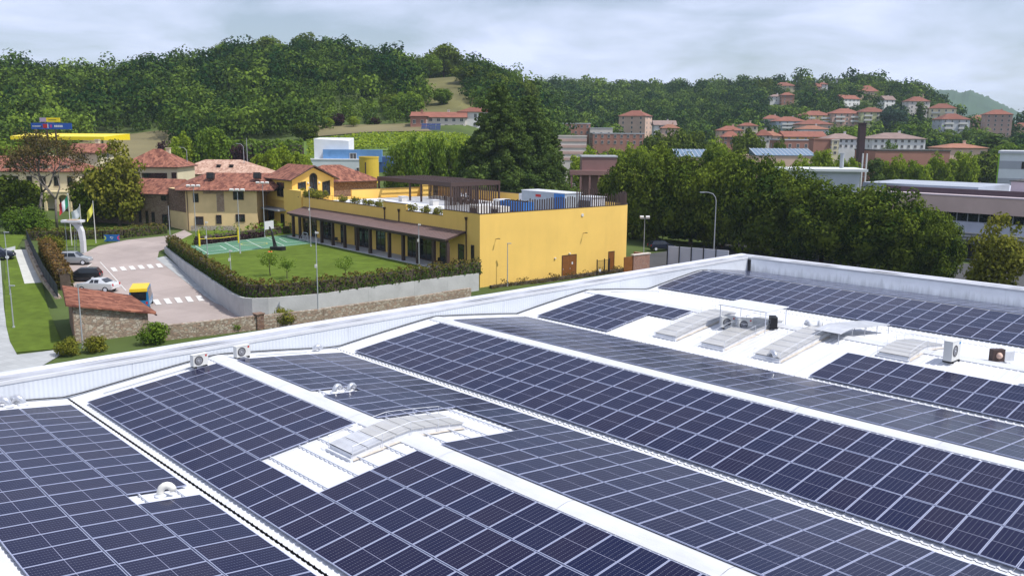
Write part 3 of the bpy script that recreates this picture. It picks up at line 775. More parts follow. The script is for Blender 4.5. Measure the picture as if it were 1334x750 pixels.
# block, lower left wing, terrace back wall
MB().bx(-.25, 1.6, 45.02, 51.2, 0, 8.7).build('stair_block', M_yel, yb)
MB().bx(.8, 24.9, 46.02, 67, 0, 6.6).build('side_wing', M_yel, yb)
MB().bx(.8, 1.1, 51.25, 63, 6.6, 7.5).build('parapet', M_yel, yb); MB().bx(.76, 1.14, 51.26, 63, 7.5, 7.55).build('parapet_cap', M_brown, yb)
MB().bx(9, 22.5, 46.05, 46.35, 6.9, 8.55).build('terrace_wall', M_yel, yb); MB().bx(8.96, 22.54, 46.0, 46.4, 8.55, 8.6).build('parapet_cap', M_brown, yb)
MB().bx(21.9, 24, 45.0, 46.0, 7.03, 8.9).build('chimney_block', M_yel, yb)
sc = MB().bx(-1.6, .78, 50.6, 61.5, 5.25, 5.45).build('side_canopy', mat('grey_sheet', (.33, .34, .38), .5, .1, 1), yb)
window(yb, .79, 54, 2.3, 1.6, 2.2, -pi / 2, M_brown, 'window'); window(yb, .79, 58.5, 2.1, 2.2, 2.6, -pi / 2, M_brown, 'window')
# gabled roof-top pavilion
gb0, gb1, gw = 49.3, 58.0, 7.2
MB().bx(.35, .35 + gw, gb0, gb1, 6.7, 10.3).prism([(.35, gb0), (.35 + gw, gb0), (.35 + gw, gb1), (.35, gb1)], 10.29, [10.3] * 4).build('pavilion_wall', M_yel, yb)
gm_ = MB(); ac_ = .35 + gw / 2
gm_.face([(.35, gb0 - .003, 10.3), (.35 + gw, gb0 - .003, 10.3), (ac_, gb0 - .003, 12.05)])
gm_.build('gable_wall', M_yel, yb)
rf = MB()
for s_ in (-1, 1):
    e0, e1 = (ac_ + s_ * (gw / 2 + .7), 10.0), (ac_, 12.2)
    q = [(e0[0], gb0 - .8, e0[1]), (e0[0], gb1 + .3, e0[1]), (e1[0], gb1 + .3, e1[1]), (e1[0], gb0 - .8, e1[1])]
    up_ = [(a, b, c + .18) for a, b, c in q]
    rf.face(up_[::-s_], 0); rf.face(q[::s_], 1)
    for i in range(4): rf.face([q[i], q[(i + 1) % 4], up_[(i + 1) % 4], up_[i]][::-s_], 1)
rf.build('pavilion_roof', [M_tiley, M_brown], yb)
def arched(a, z, w, h, arch=True, parent=yb):
    p = [(-w / 2, 0), (w / 2, 0), (w / 2, h)] + ([(w / 2 * cos(t), h + w / 2 * sin(t)) for t in np.linspace(.3, pi - .3, 6)] if arch else []) + [(-w / 2, h if arch else h - .25)]
    mb = MB(); mb.face([(a + x, gb0 - .02, z + y) for x, y in p]); o = mb.build('window', M_glass, parent)
    fr = MB(); pts = [(a + x, gb0 - .04, z + y) for x, y in p]; fr.tube(pts + [pts[0]], .06, 4, cap=False); fr.tube([(a, gb0 - .04, z), (a, gb0 - .04, z + h)], .04, 4); fr.build('frame', M_brown, o)
arched(2.0, 7.6, 1.3, 2.3, False); arched(ac_ + .05, 7.3, 1.25, 3.2); arched(6.2, 7.6, 1.3, 2.3, False)
for a in (3.05, 5.0): MB().lathe([(0, -.2), (.16, -.12), (.18, 0)], 10, (a, gb0, 9.6), axis='Y').build('wall_lamp', M_frame_w, yb)
window(yb, .34, 53.5, 7.3, 2.6, 2.3, -pi / 2, M_brown)
# red hipped wing behind the terrace
ho = hip_roof(13, 9.5, 9.3, 2.6, .6).build('hipped_roof', [M_tile, M_brown], yb, (13.6, 61.5, 0)); MB().bx(7.2, 20.0, 56.9, 66.1, 6.5, 9.35).build('hipped_wing_wall', M_brickdark, yb)
# portico: floor, canopy with standing seams, posts, glazing
MB().bx(-2.9, -.003, 2.0, 45, L - .4, L + .06).build('portico_floor', M_concrete, yb)
M_seam = mat('brown_sheet_roof', (.16, .105, .095), .5, .12, 1.2, spec=.4)
cp = MB(); b0, b1 = 2.7, 44.6
cp.face([(-2.9, b0, 5.6), (-.002, b0, 6.35), (-.002, b1, 6.35), (-2.9, b1, 5.6)][::1], 0)
cp.face([(-2.9, b0, 5.38), (-2.9, b1, 5.38), (-.002, b1, 6.13), (-.002, b0, 6.13)], 1)
cp.face([(-2.9, b0, 5.38), (-2.9, b0, 5.6), (-2.9, b1, 5.6), (-2.9, b1, 5.38)], 1)
cp.face([(-2.9, b0, 5.38), (-.002, b0, 6.13), (-.002, b0, 6.35), (-2.9, b0, 5.6)], 1); cp.face([(-2.9, b1, 5.6), (-.002, b1, 6.35), (-.002, b1, 6.13), (-2.9, b1, 5.38)], 1)
co = cp.build('canopy', [M_seam, M_brown], yb)
sm = MB()
for b in np.arange(b0 + .3, b1, .5):
    sm.face([(-2.9, b - .02, 5.64), (-2.9, b + .02, 5.64), (-.003, b + .02, 6.39), (-.003, b - .02, 6.39)][::-1]); sm.face([(-2.9, b - .02, 5.6), (-2.9, b - .02, 5.64), (-.003, b - .02, 6.39), (-.003, b - .02, 6.35)]); sm.face([(-2.9, b + .02, 5.64), (-2.9, b + .02, 5.6), (-.003, b + .02, 6.35), (-.003, b + .02, 6.39)])
sm.build('standing_seam', M_seam, co)
MB().bx(-2.55, -2.3, b0 + .2, b1 - .2, 5.15, 5.45).build('canopy_beam', M_brown, co)
for px in (382.5, 391, 419, 433.5, 449, 465, 482, 507, 525, 544, 565, 583):
    b = fb(px, -2.42); MB().bx(-2.6, -2.24, b - .18, b + .18, L + .06, 5.16).build('post', M_brown, yb)
for (p0, p1) in ((384, 389), (393, 403), (406, 413), (420, 433), (444, 449), (462, 466), (468, 483), (490, 502), (531, 543), (547, 563), (573, 584), (597, 605)):
    c0, c1 = sorted((fb(p0), fb(p1))); w = c1 - c0; n = max(1, int(round(w / 1.2)))
    fr = MB(); z0, z1 = L + .07, 4.75
    fr.bx(-.06, .0, c0, c0 + .1, z0, z1).bx(-.06, .0, c1 - .1, c1, z0, z1).bx(-.06, .0, c0 + .1, c1 - .1, z1 - .12, z1).bx(-.06, .0, c0 + .1, c1 - .1, z0, z0 + .15)
    for k in range(1, n): fr.bx(-.05, .0, c0 + w * k / n - .05, c0 + w * k / n + .05, z0 + .15, z1 - .12)
    fr.bx(-.045, .0, c0 + .1, c1 - .1, 3.95, 4.02)
    o = fr.build('glazed_door', M_brown, yb)
    for k in range(n):
        q0 = c0 + w * k / n + .06; q1 = c0 + w * (k + 1) / n - .06
        MB().face([(-.02, q0, z0 + .1), (-.02, q0, z1 - .1), (-.02, q1, z1 - .1), (-.02, q1, z0 + .1)]).build('pane', M_glass, o)
window(yb, -.003, fb(616), 2.6, .55, 2.3, -pi / 2, M_brown)
# downpipes with hoppers
for (px, zb, zt) in ((392, 6.3, 7.4), (502, 6.3, 7.5), (520.6, 6.3, 7.5), (608, L, 7.6)):
    b = fb(px); MB().tube([(-.1, b, zb), (-.1, b, zt)], .07, 8).lathe([(.08, zt), (.2, zt + .35), (.2, zt + .42)], 8, (-.1, b, 0)).build('downpipe', M_brown, yb)
# end wall: doors, lamps, round vent
def wdoor(a0, a1, z1, z0=.0, dbl=True):
    d = MB().bx(a0 - .08, a0, -.06, .0, z0, z1 + .08).bx(a1, a1 + .08, -.06, .0, z0, z1 + .08).bx(a0, a1, -.06, .0, z1, z1 + .08).build('door_frame', M_brown, yb)
    n = 2 if dbl else 1
    for k in range(n):
        q0 = a0 + (a1 - a0) * k / n; q1 = a0 + (a1 - a0) * (k + 1) / n
        o = MB().bx(q0 + .008, q1 - .008, -.04, .0, z0, z1 - .005).build('door_leaf', M_wood, yb)
        MB().bx(q0 + .1, q0 + .16, -.07, -.041, z0 + 1.0, z0 + 1.1).build('handle', M_alu, o)
wdoor(12.75, 15.05, 2.7); wdoor(23.15 - 2.3, 24.1 - 2.3, 2.55, .2, False)
MB().bx(14.3, 14.52, -.046, -.0405, 1.55, 1.85).build('notice', M_white, yb)
for a, z in ((2.3, 5.55), (16.2, 5.3)):
    MB().tube([(a, 0, z), (a, -.55, z + .1)], .035, 6).box(a, -.6, z + .11, .14, .3, .07).build('arm_lamp', M_brown, yb)
MB().lathe([(.0, -.08), (.2, -.08), (.2, 0)], 12, (16.0, 0, 7.6), axis='Y').build('round_vent', M_frame_w, yb)
for a, z in ((11.5, 2.55), (13.9, 2.95)): MB().box(a, -.08, z, .25, .16, .12).build('wall_lamp', M_frame_w, yb)
# slatted screen on the parapet: every upright is its own slat
SLAT = MB().bx(-.055, .055, -.055, .055, 0, 1).mesh('slat', M_brown)
rs_ = random.Random(3)
screen = thing('terrace_screen', 'brown screen of uneven upright slats standing on the terrace parapet', 'screen', (*YW(0, 0), 8.56), YTH)
for b in np.arange(.5, 7.3, .33): link(SLAT, 'slat', screen, (.15, b, 0), 0, (1, 1, rs_.uniform(1.35, 1.75)))
path = [(0.15, .15)] + [(p[0] - .12 * max(0, (p[0] - 21) / 4), p[1] + .15) for p in arc]
seg = [hypot(q[0] - p[0], q[1] - p[1]) for p, q in zip(path[:-1], path[1:])]; tot = sum(seg); s_ = .2
while s_ < tot - .1:
    d = s_
    for i, l_ in enumerate(seg):
        if d <= l_: break
        d -= l_
    p, q = path[i], path[i + 1]; t_ = d / seg[i]; a, b = p[0] + (q[0] - p[0]) * t_, p[1] + (q[1] - p[1]) * t_
    hgt = rs_.uniform(1.15, 1.45) if a < 15 else (rs_.uniform(2.0, 2.3) if a < 18.8 else rs_.uniform(1.2, 1.6))
    link(SLAT, 'slat', screen, (a, b, 0), 0, (1, 1, hgt)); s_ += .38 if a < 22 else .26
pg = thing('pergola', 'dark brown slatted pergola on the pale roof terrace', 'pergola', (*YW(15, 27), 7.03), YTH)
PA, PB, PH = 9.0, 21.0, 2.75
for a in (0, PA):
    for b in (0, 8, 11.2, PB - .3):
        MB().bx(a - .12, a + .12, b - .12, b + .12, 0, PH).build('post', M_brown, pg)
MB().bx(-.15, .12, -.15, PB, PH, PH + .62).build('beam', M_brown, pg); MB().bx(PA - .12, PA + .15, -.15, PB, PH, PH + .62).build('beam', M_brown, pg)
MB().bx(.121, PA - .121, -.15, .1, PH, PH + .62).build('beam', M_brown, pg); MB().bx(.121, PA - .121, PB - .25, PB, PH, PH + .62).build('beam', M_brown, pg)
LOU = MB().bx(0, PA - .25, -.04, .04, -.09, .09).mesh('louvre', M_brown)
for b in np.arange(.35, PB - .3, .42): link(LOU, 'louvre', pg, (.125, b, PH + .56))
for b in np.arange(.3, 13.5, .42): link(SLAT, 'screen_slat', pg, (5.0, b, 0), 0, (1.3, 1.3, PH))
for a in np.arange(.4, PA - .2, .42): link(SLAT, 'screen_slat', pg, (a, .0, 0), 0, (1.3, 1.3, PH))
# roof plant
M_bluec = mat('blue_casing', (.03, .16, .45), .5, .1, 2)
M_greyc = mat('grey_casing', (.34, .38, .42), .5, .08, 2)
def placed(name, label, cat, a, b, z, rz=0.): return thing(name, label, cat, (*YW(a, b), z), YTH + rz)
t = placed('chiller', 'blue and white chiller with a row of dark coil bays behind the slats', 'chiller', 11.5, 8.3, 7.03)
MB().bx(-1.0, 1.0, -2.9, 2.9, .1, .3).build('skid', M_greyc, t); MB().bx(-.95, .95, 1.6, 2.9, .3, 2.1).build('control_cabinet', M_frame_w, t)
for k in range(5):
    b = 1.1 - k * .95
    MB().prism([(-.95, b - .42), (.95, b - .42), (.95, b + .42), (-.95, b + .42)], .9, 2.0).build('coil_bay', M_bluec, t)
    MB().prism([(-.4, b - .4), (.4, b - .4), (.4, b + .4), (-.4, b + .4)], .3, .9).build('bay_leg', M_bluec, t)
    MB().lathe([(.36, 2.0), (.36, 2.12), (.3, 2.12), (.3, 2.02)], 12, (0, b, 0)).build('fan_ring', M_black, t)
t = placed('air_handler', 'long grey air handling unit with white lid and red logo', 'air handler', 18.6, 9.0, 7.03)
MB().bx(-1.5, 1.5, -4.5, 4.2, .15, 2.9).build('casing', M_greyc, t); MB().bx(-1.55, 1.55, -4.6, 4.3, 2.9, 2.98).build('lid', M_white, t)
MB().prism([(-1.45, 4.2), (1.45, 4.2), (1.1, 5.3), (-1.1, 5.3)], .15, 2.4).build('intake_hood', M_white, t); MB().bx(-1.4, 1.4, -4.4, 4.1, 0, .15).build('base', M_black, t)
MB().bx(-1.508, -1.5, .2, 1.3, 2.2, 2.55).build('logo', M_red, t); MB().bx(-1.51, -1.5, -4.5, -2.4, .2, 2.85).build('side_panel', M_bluec, t)
t = placed('roof_unit', 'silver box unit with lid near the rounded end of the roof', 'roof unit', 21.0, 3.6, 7.03)
MB().bx(-1.2, 1.2, -1.4, 1.4, .1, 2.4).build('casing', M_alu, t); MB().bx(-1.3, 1.3, -1.5, 1.5, 2.4, 2.5).build('lid', M_white, t); MB().bx(-1.1, 1.1, -1.3, 1.3, 0, .1).build('base', M_black, t)
MB().bx(-1.215, -1.2, -1.1, 1.1, .5, 2.0).build('grille', M_fan, t)
for k, (a, b, h) in enumerate(((4.5, 6.2, 1.9), (6.5, 4.6, 1.8))):
    t = placed('split_unit', ('white box unit with dark louvres behind the corner slats', 'white box unit between the corner slats and the chiller')[k], 'air conditioner', a, b, 7.03)
    MB().bx(-.8, .8, -.9, .9, .1, h).build('casing', M_frame_w, t); MB().bx(-.81, -.8, -.7, .7, .3, h - .3).build('louvre', M_black, t); MB().bx(-.75, .75, -.85, .85, 0, .1).build('base', M_black, t)
for k, (px, py) in enumerate(((525, 262), (565.5, 267), (484, 257))):
    x, y = P(px, py, 7.1)
    t = thing('roof_hatch', 'low white hatch box standing on the pale roof terrace', 'hatch', (x, y, 7.03), YTH, 'white hatch boxes on the terrace')
    MB().bx(-.5, .5, -.5, .5, 0, .75).build('curb', M_frame_w, t); MB().bx(-.58, .58, -.58, .58, .75, .85).build('lid', M_white, t)

# ================================================================== LAWN TERRACE, RETAINING WALL
M_lawn = mat('mown_lawn', (.085, .125, .016), .95, .28, .9, spec=.1, bump=.4, bscale=25, detail=10)
streak(M_lawn, (.16, .3, 1), 1.35, (.42, .72), 1.0)
wall_px = [(214, 322), (224, 330), (240, 342), (260, 355.5), (283, 371), (300, 382), (306.7, 385.5), (312, 387.6), (317, 388.7), (328, 389.5), (349, 389), (413, 384), (480, 375), (540, 367), (624, 356.5)]
wl_ = [P(a, b, L) for a, b in wall_px]
lawn_poly = [(x * .999, y + .25) for x, y in wl_] + [YW(-.01, 1), YW(-.01, 44.9), YW(-.3, 45), YW(-.3, 56), (-42.2, 139), (-50, 139.5)]
lm = MB().prism(lawn_poly, -.5, L); lo = struct(lm.build('lawn', M_lawn))
rw = thing('retaining_wall', 'curved board-marked concrete retaining wall below the hedge', 'wall', (wl_[8][0], wl_[8][1], 0))
ox, oy = wl_[8]
for i, (p, q) in enumerate(zip(wl_[:-1], wl_[1:])):
    n_ = max(1, int(round(hypot(q[0] - p[0], q[1] - p[1]) / 4.5)))
    for k in range(n_):
        a = (p[0] + (q[0] - p[0]) * k / n_, p[1] + (q[1] - p[1]) * k / n_); b = (p[0] + (q[0] - p[0]) * (k + 1) / n_, p[1] + (q[1] - p[1]) * (k + 1) / n_)
        d = np.array(b) - np.array(a); dl = np.linalg.norm(d); d /= dl; nr = np.array([-d[1], d[0]])
        if nr[1] < 0 and d[0] > 0: nr = -nr
        a2, b2 = np.array(a) + d * .006, np.array(b) - d * .006; o2 = np.array([ox, oy])
        poly = [tuple(a2 - o2), tuple(b2 - o2), tuple(b2 + nr * .28 - o2), tuple(a2 + nr * .28 - o2)]
        MB().prism(poly, -.6, L + .06).build('wall_panel', M_concrete, rw)
# sports court
cA, cB, cC, cD = [np.array(P(*q, L)) for q in ((267, 332.5), (412, 316.5), (384, 304.5), (247, 320.5))]
def cq(s, t): q = cA * (1 - s) * (1 - t) + cB * s * (1 - t) + cC * s * t + cD * (1 - s) * t; return q
M_court = mat('green_court', (.085, .20, .12), .85, .1, .4)
court = struct(MB().prism([tuple(cA), tuple(cB), tuple(cC), tuple(cD)], L + .002, L + .02).build('sports_court', M_court))
M_line = mat('court_line', (.62, .66, .62), .8, .08)
def cline(s0, t0, s1, t1, wd=.09):
    a, b = cq(s0, t0), cq(s1, t1); d = (b - a) / np.linalg.norm(b - a); nr = np.array([-d[1], d[0]]) * wd / 2
    MB().face([(*(a - nr), L + .026), (*(b - nr), L + .026), (*(b + nr), L + .026), (*(a + nr), L + .026)]).build('court_line', M_line, court)
for a in ((.04, .06, .96, .06), (.04, .94, .96, .94), (.04, .06, .04, .94), (.96, .06, .96, .94), (.5, .06, .5, .94), (.04, .3, .22, .3), (.04, .7, .22, .7), (.22, .3, .22, .7), (.78, .3, .96, .3), (.78, .7, .96, .7), (.78, .3, .78, .7), (.3, .06, .3, .94), (.7, .06, .7, .94), (.3, .5, .7, .5)): cline(*a)
cc = cq(.5, .5); rg = MB(); 
for k in range(24):
    t0, t1 = 2 * pi * k / 24, 2 * pi * (k + 1) / 24
    rg.face([(cc[0] + r * cos(t), cc[1] + r * sin(t), L + .03) for r, t in ((1.75, t0), (1.85, t0), (1.85, t1), (1.75, t1))])
rg.build('court_circle', mat('yellow_line', (.55, .5, .08), .8), court)

# ================================================================== ROAD, PARKING, PATHS, LEFT LAWN
def paving_mat(name, col, size, var=.08, joint=.82):
    m = mat(name, col, .9, .1, .15, bump=.15, bscale=10)
    n, l = m.node_tree.nodes, m.node_tree.links; b = n['Principled BSDF']
    t = n.new('ShaderNodeTexCoord'); mp = n.new('ShaderNodeMapping'); mp.inputs['Rotation'].default_value = (0, 0, R(33)); l.new(t.outputs['Object'], mp.inputs[0])
    br = n.new('ShaderNodeTexBrick'); br.offset = 0; br.inputs['Scale'].default_value = 1; br.inputs['Brick Width'].default_value = size; br.inputs['Row Height'].default_value = size * .8
    br.inputs['Mortar Size'].default_value = .02; br.inputs['Color1'].default_value = (1 - var, 1 - var, 1 - var, 1); br.inputs['Color2'].default_value = (1 + var,) * 3 + (1,); br.inputs['Mortar'].default_value = (joint,) * 3 + (1,)
    l.new(mp.outputs[0], br.inputs['Vector'])
    mx = n.new('ShaderNodeMix'); mx.data_type = 'RGBA'; mx.blend_type = 'MULTIPLY'; mx.inputs['Factor'].default_value = 1
    old = b.inputs['Base Color'].links[0].from_socket; l.new(old, mx.inputs['A']); l.new(br.outputs[0], mx.inputs['B']); l.new(mx.outputs['Result'], b.inputs['Base Color'])
    return m
M_road = streak(paving_mat('pinkish_concrete', (.36, .30, .275), 4.2), (.22, .10, 1), .80, (.45, .75), 1.0)
M_slab = paving_mat('grey_paving', (.36, .37, .37), 1.0, .1)
M_path = paving_mat('path_paving', (.50, .50, .46), 1.4, .08)
def G2(px, py): q = on_ground(px, py); return (q[0], q[1])
rl_ = [G2(*q) for q in ((110, 437), (96, 420), (86, 385), (70, 350), (72, 335), (110, 330), (128, 321), (165, 313), (222, 307), (240, 300))]
rr_ = [G2(*q) for q in ((345, 419), (345, 410), (305, 404), (277, 394), (240, 366), (221, 351), (205, 338), (207, 328), (226, 319), (252, 306))]
road = sheet('road', rl_, rr_, M_road, .05, 10, sub=6)
gs = sheet('gutter_strip', [G2(*q) for q in ((345, 410), (318, 407), (301, 404), (277, 394), (240, 366), (221, 351), (203, 337))], [G2(*q) for q in ((345, 405), (330, 404), (309, 399), (286, 387.5), (249, 360), (231, 347), (216, 334))], M_slab, .075, 2, sub=4)
M_paint = mat('road_paint', (.62, .60, .57), .8, .15, 3)
def stripe(pts, name='crossing_stripe'):
    mb = MB(); mb.face([(x, y, T(x, y) + .085) for x, y in [G2(*p) for p in pts]]); return mb.build(name, M_paint, road)
for i in range(6):
    t = i / 5; x = 148 + (207 - 148) * t; y = 351.5 + (346.5 - 351.5) * t; stripe([(x - 4.5, y - 2), (x + 1.5, y - 2.6), (x + 6, y + 2.2), (x - .5, y + 2.8)])
for i in range(5):
    t = i / 4; x = 204 + (260 - 204) * t; y = 394.5 + (389.5 - 394.5) * t; stripe([(x - 5.5, y - 3.3), (x + 1.8, y - 3.9), (x + 6.8, y + 3), (x - .6, y + 3.6)])
stripe([(130, 342), (131.2, 341.9), (165, 379.2), (163.6, 379.5)], 'edge_line')
for (a, b) in (((119, 344), (108, 352)), ((136, 362), (124, 371))): stripe([a, (a[0] + 1.5, a[1] + .3), (b[0] + 1.6, b[1] + .3), b], 'bay_line')
sheet('side_lawn', [G2(*q) for q in ((4, 365), (6.7, 376), (6, 400), (8, 424), (13, 445), (21, 459.5))], [G2(*q) for q in ((56, 365), (56, 373), (62, 400), (72, 425), (80, 445), (84, 453.5))], M_lawn, .04, 5, sub=4)
sheet('upper_side_lawn', [G2(*q) for q in ((-10, 305), (2, 322), (6, 340), (8, 371))], [G2(*q) for q in ((33, 306), (22, 324), (26, 343), (31, 369))], M_lawn, .045, 4, sub=3)
sheet('paved_path', [G2(*q) for q in ((18, 326), (24, 343), (32, 370))], [G2(*q) for q in ((37, 325), (44, 343), (55, 368.5))], M_path, .06, 4, sub=4)
sheet('grey_forecourt', [G2(*q) for q in ((-60, 330), (-60, 400), (-60, 440), (-50, 500), (-20, 520))], [G2(*q) for q in ((0, 330), (5, 400), (9, 428), (22, 462), (95, 453))], M_slab, .02, 6, sub=4)
sheet('cross_path', [G2(*q) for q in ((0, 326), (20, 321))], [G2(*q) for q in ((-2, 331), (20, 326))], M_slab, .065, 2, sub=2)
sheet('garden_lawn', [G2(*q) for q in ((70, 322), (60, 312), (58, 300), (40, 285))], [G2(*q) for q in ((125, 320), (160, 308), (190, 297), (175, 289))], M_lawn, .03, 8, sub=4)

# ================================================================== FOLIAGE KIT
def leaves(name, pos, nor, size, tint, m, aspect=.75):
    """one quad per leaf clump: pos, normal, size and tint arrays -> mesh"""
    n = len(pos); nor = nor / (np.linalg.norm(nor, axis=1, keepdims=True) + 1e-9)
    rv = rng.normal(size=(n, 3)); u = rv - nor * (rv * nor).sum(1, keepdims=True); u /= np.linalg.norm(u, axis=1, keepdims=True) + 1e-9
    w = np.cross(nor, u); s = size[:, None]
    fold = nor * s * .18
    v = np.stack([pos - u * s, pos - w * s * aspect + fold, pos + u * s, pos + w * s * aspect + fold], 1).reshape(-1, 3)
    me = bpy.data.meshes.new(name); me.vertices.add(4 * n); me.loops.add(4 * n); me.polygons.add(n)
    me.vertices.foreach_set('co', v.ravel()); me.loops.foreach_set('vertex_index', np.arange(4 * n, dtype=np.int32))
    me.polygons.foreach_set('loop_start', np.arange(0, 4 * n, 4, dtype=np.int32))
    try: me.polygons.foreach_set('loop_total', np.full(n, 4, dtype=np.int32))
    except Exception: pass
    a = me.attributes.new('tint', 'FLOAT', 'POINT'); a.data.foreach_set('value', np.repeat(tint, 4).astype(np.float32))
    me.materials.append(m); me.update(calc_edges=True); return me
def sph(n):
    d = rng.normal(size=(n, 3)); return d / np.linalg.norm(d, axis=1, keepdims=True)
def clumps(centres, radii, nleaf, leaf, tint_c, jit=.45, upb=.25, squash=.85, inner=.55):
    """leaves on the surface of each clump, facing outward with some disorder"""
    P_, N_, S_, T_ = [], [], [], []
    for c, r, tc_ in zip(centres, radii, tint_c):
        k = max(6, int(nleaf * (r ** 1.6)))
        d = sph(k); rad = r * (inner + (1.06 - inner) * rng.random((k, 1)) ** .5)
        P_.append(c + d * rad * np.array([1, 1, squash])); N_.append(d + rng.normal(size=(k, 3)) * jit + np.array([0, 0, upb]))
        S_.append(leaf * rng.uniform(.6, 1.3, k)); T_.append(np.clip(tc_ + rng.normal(size=k) * .10, -.1, 1.1))
    return np.concatenate(P_), np.concatenate(N_), np.concatenate(S_), np.concatenate(T_)
def crown_points(kind, n):
    """clump centres in a unit crown: height 0..1, radius about 1"""
    out, rad = [], []
    while len(out) < n:
        p = rng.uniform(-1, 1, 3); h = (p[2] + 1) / 2
        if kind == 'round': env = math.sqrt(max(0, 1 - (2 * h - .92) ** 2)) if h < .96 else .2
        elif kind == 'oval': env = math.sin(pi * min(1, h * .93 + .07)) ** .6 * .95
        elif kind == 'cone': env = max(.04, (1 - h) ** .85) * (1 if h > .06 else .7)
        elif kind == 'column': env = math.sin(pi * min(1, .08 + h * .9)) ** .35 * .9
        else: env = 1
        r = hypot(p[0], p[1])
        if r > env: continue
        if r < env * .45 and rng.random() < .6: continue
        out.append((p[0], p[1], h)); rad.append(env)
    return np.array(out), np.array(rad)
LM = dict(
 dark=leaf_mat('foliage_dark', (.018, .042, .008), (.165, .215, .026), .2),
 mid=leaf_mat('foliage_mid', (.055, .115, .014), (.18, .26, .032)),
 light=leaf_mat('foliage_light', (.115, .185, .014), (.29, .36, .036)),
 yellow=leaf_mat('foliage_yellowish', (.085, .105, .014), (.25, .24, .036)),
 cedar=leaf_mat('foliage_conifer', (.030, .064, .018), (.115, .165, .036)),
 blue=leaf_mat('foliage_blue_conifer', (.030, .058, .040), (.085, .135, .09)),
 photinia=leaf_mat('hedge_leaves', (.055, .100, .018), (.19, .11, .04), .2),
 box=leaf_mat('clipped_green', (.050, .100, .012), (.125, .19, .026), .2),
 brown=leaf_mat('withered_leaves', (.055, .050, .020), (.15, .11, .04), .2),
 red=leaf_mat('red_leaves', (.12, .012, .014), (.25, .03, .03), .2),
 purple=leaf_mat('purple_leaves', (.020, .012, .018), (.07, .032, .04), .2),
 wood=leaf_mat('forest_leaves', (.014, .042, .012), (.175, .255, .034), .14, 0.0))
def trunk_mesh(h, r, limbs, spread, m=M_bark, lean=.0):
    mb = MB(); top = (lean * h, 0, h)
    mb.tube([(0, 0, -.6), (0, 0, .05), (.02 * h, .01 * h, h * .35), (lean * h * .6, .02 * h, h * .7), top], [r * 1.5, r * 1.15, r * .9, r * .65, r * .25], 8)
    for k in range(limbs):
        a = 2 * pi * k / limbs + rng.uniform(-.4, .4); z = h * rng.uniform(.35, .75); s = spread * rng.uniform(.6, 1)
        mb.tube([(.01 * h, .01 * h, z), (cos(a) * s * .45, sin(a) * s * .45, z + s * .3), (cos(a) * s, sin(a) * s, z + s * .75)], [r * .45, r * .3, r * .08], 6)
    return mb.mesh('trunk', m, True)
TREE = {}
def make_kind(key, kind, H, W, n, nleaf, leaf, m, base=.18, variants=3, crad=(.16, .30), trunk_r=.22, bark=M_bark, jit=.45, squash=.85, tint=(.15, .7), upb=.25):
    vs = []
    for q in range(variants):
        c, env = crown_points(kind, n); cz0 = H * base; ch = H * (1 - base)
        cen = np.stack([c[:, 0] * W / 2 * .86, c[:, 1] * W / 2 * .86, cz0 + c[:, 2] * ch * .93 + .02 * ch], 1)
        rad = rng.uniform(*crad, size=n) * W / 2 * (.55 + .45 * env) * (1.35 if kind in ('cone',) else 1.25)
        tn = rng.uniform(*tint, size=n)
        me = leaves(key + '_crown', *clumps(cen, rad, nleaf, leaf, tn, jit, upb, squash), m)
        vs.append((me, trunk_mesh(H * .72, trunk_r, 6, W * .3, bark)))
    TREE[key] = (vs, H, W)
make_kind('plane', 'round', 12, 10.5, 110, 88, .205, LM['dark'], .01, 4, (.17, .30), .28, jit=.38, tint=(-.05, .75))
make_kind('planeyellow', 'oval', 9, 7.5, 80, 70, .20, LM['yellow'], .08, 1, (.17, .28), .2, jit=.5)
make_kind('lime', 'oval', 10, 6, 70, 60, .24, LM['light'], .12, 3, (.20, .34), .18, jit=.5)
make_kind('mid', 'round', 11, 9, 75, 45, .30, LM['mid'], .12, 3, (.18, .32), .22)
make_kind('darkround', 'round', 12, 11, 75, 34, .36, LM['dark'], .08, 3, (.18, .32), .25)
make_kind('cypress', 'column', 11, 3.4, 50, 70, .26, LM['cedar'], .04, 2, (.3, .5), .16)
make_kind('bluecedar', 'round', 14, 15, 90, 24, .42, LM['blue'], .06, 2, (.16, .26), .35, squash=.5)
make_kind('farfir', 'cone', 14, 8, 70, 40, .38, LM['cedar'], .03, 2, (.22, .36), .25, squash=.6)
make_kind('willow', 'round', 11, 8, 80, 60, .24, LM['mid'], .05, 2, (.16, .28), .2, squash=1.25, upb=-.1)
make_kind('purple', 'round', 6, 5.5, 40, 45, .28, LM['purple'], .1, 1, (.2, .34), .15)
make_kind('shrub', 'round', 1.6, 2.0, 34, 230, .085, LM['yellow'], .0, 2, (.24, .42), .04)
make_kind('greenshrub', 'round', 1.6, 2.0, 34, 230, .085, LM['mid'], .0, 2, (.24, .42), .04)
make_kind('redshrub', 'round', 1.4, 2.0, 30, 200, .09, LM['red'], .0, 1, (.24, .42), .04)
make_kind('sapling', 'round', 2.6, 2.4, 20, 150, .075, LM['mid'], .40, 3, (.16, .30), .045)
make_kind('dome', 'round', 4.0, 6.2, 60, 85, .15, LM['box'], -.1, 1, (.24, .38), .18)
make_kind('potted', 'round', .9, 1.0, 16, 420, .06, LM['yellow'], .05, 3, (.3, .5), .03)
tree_no = [0]
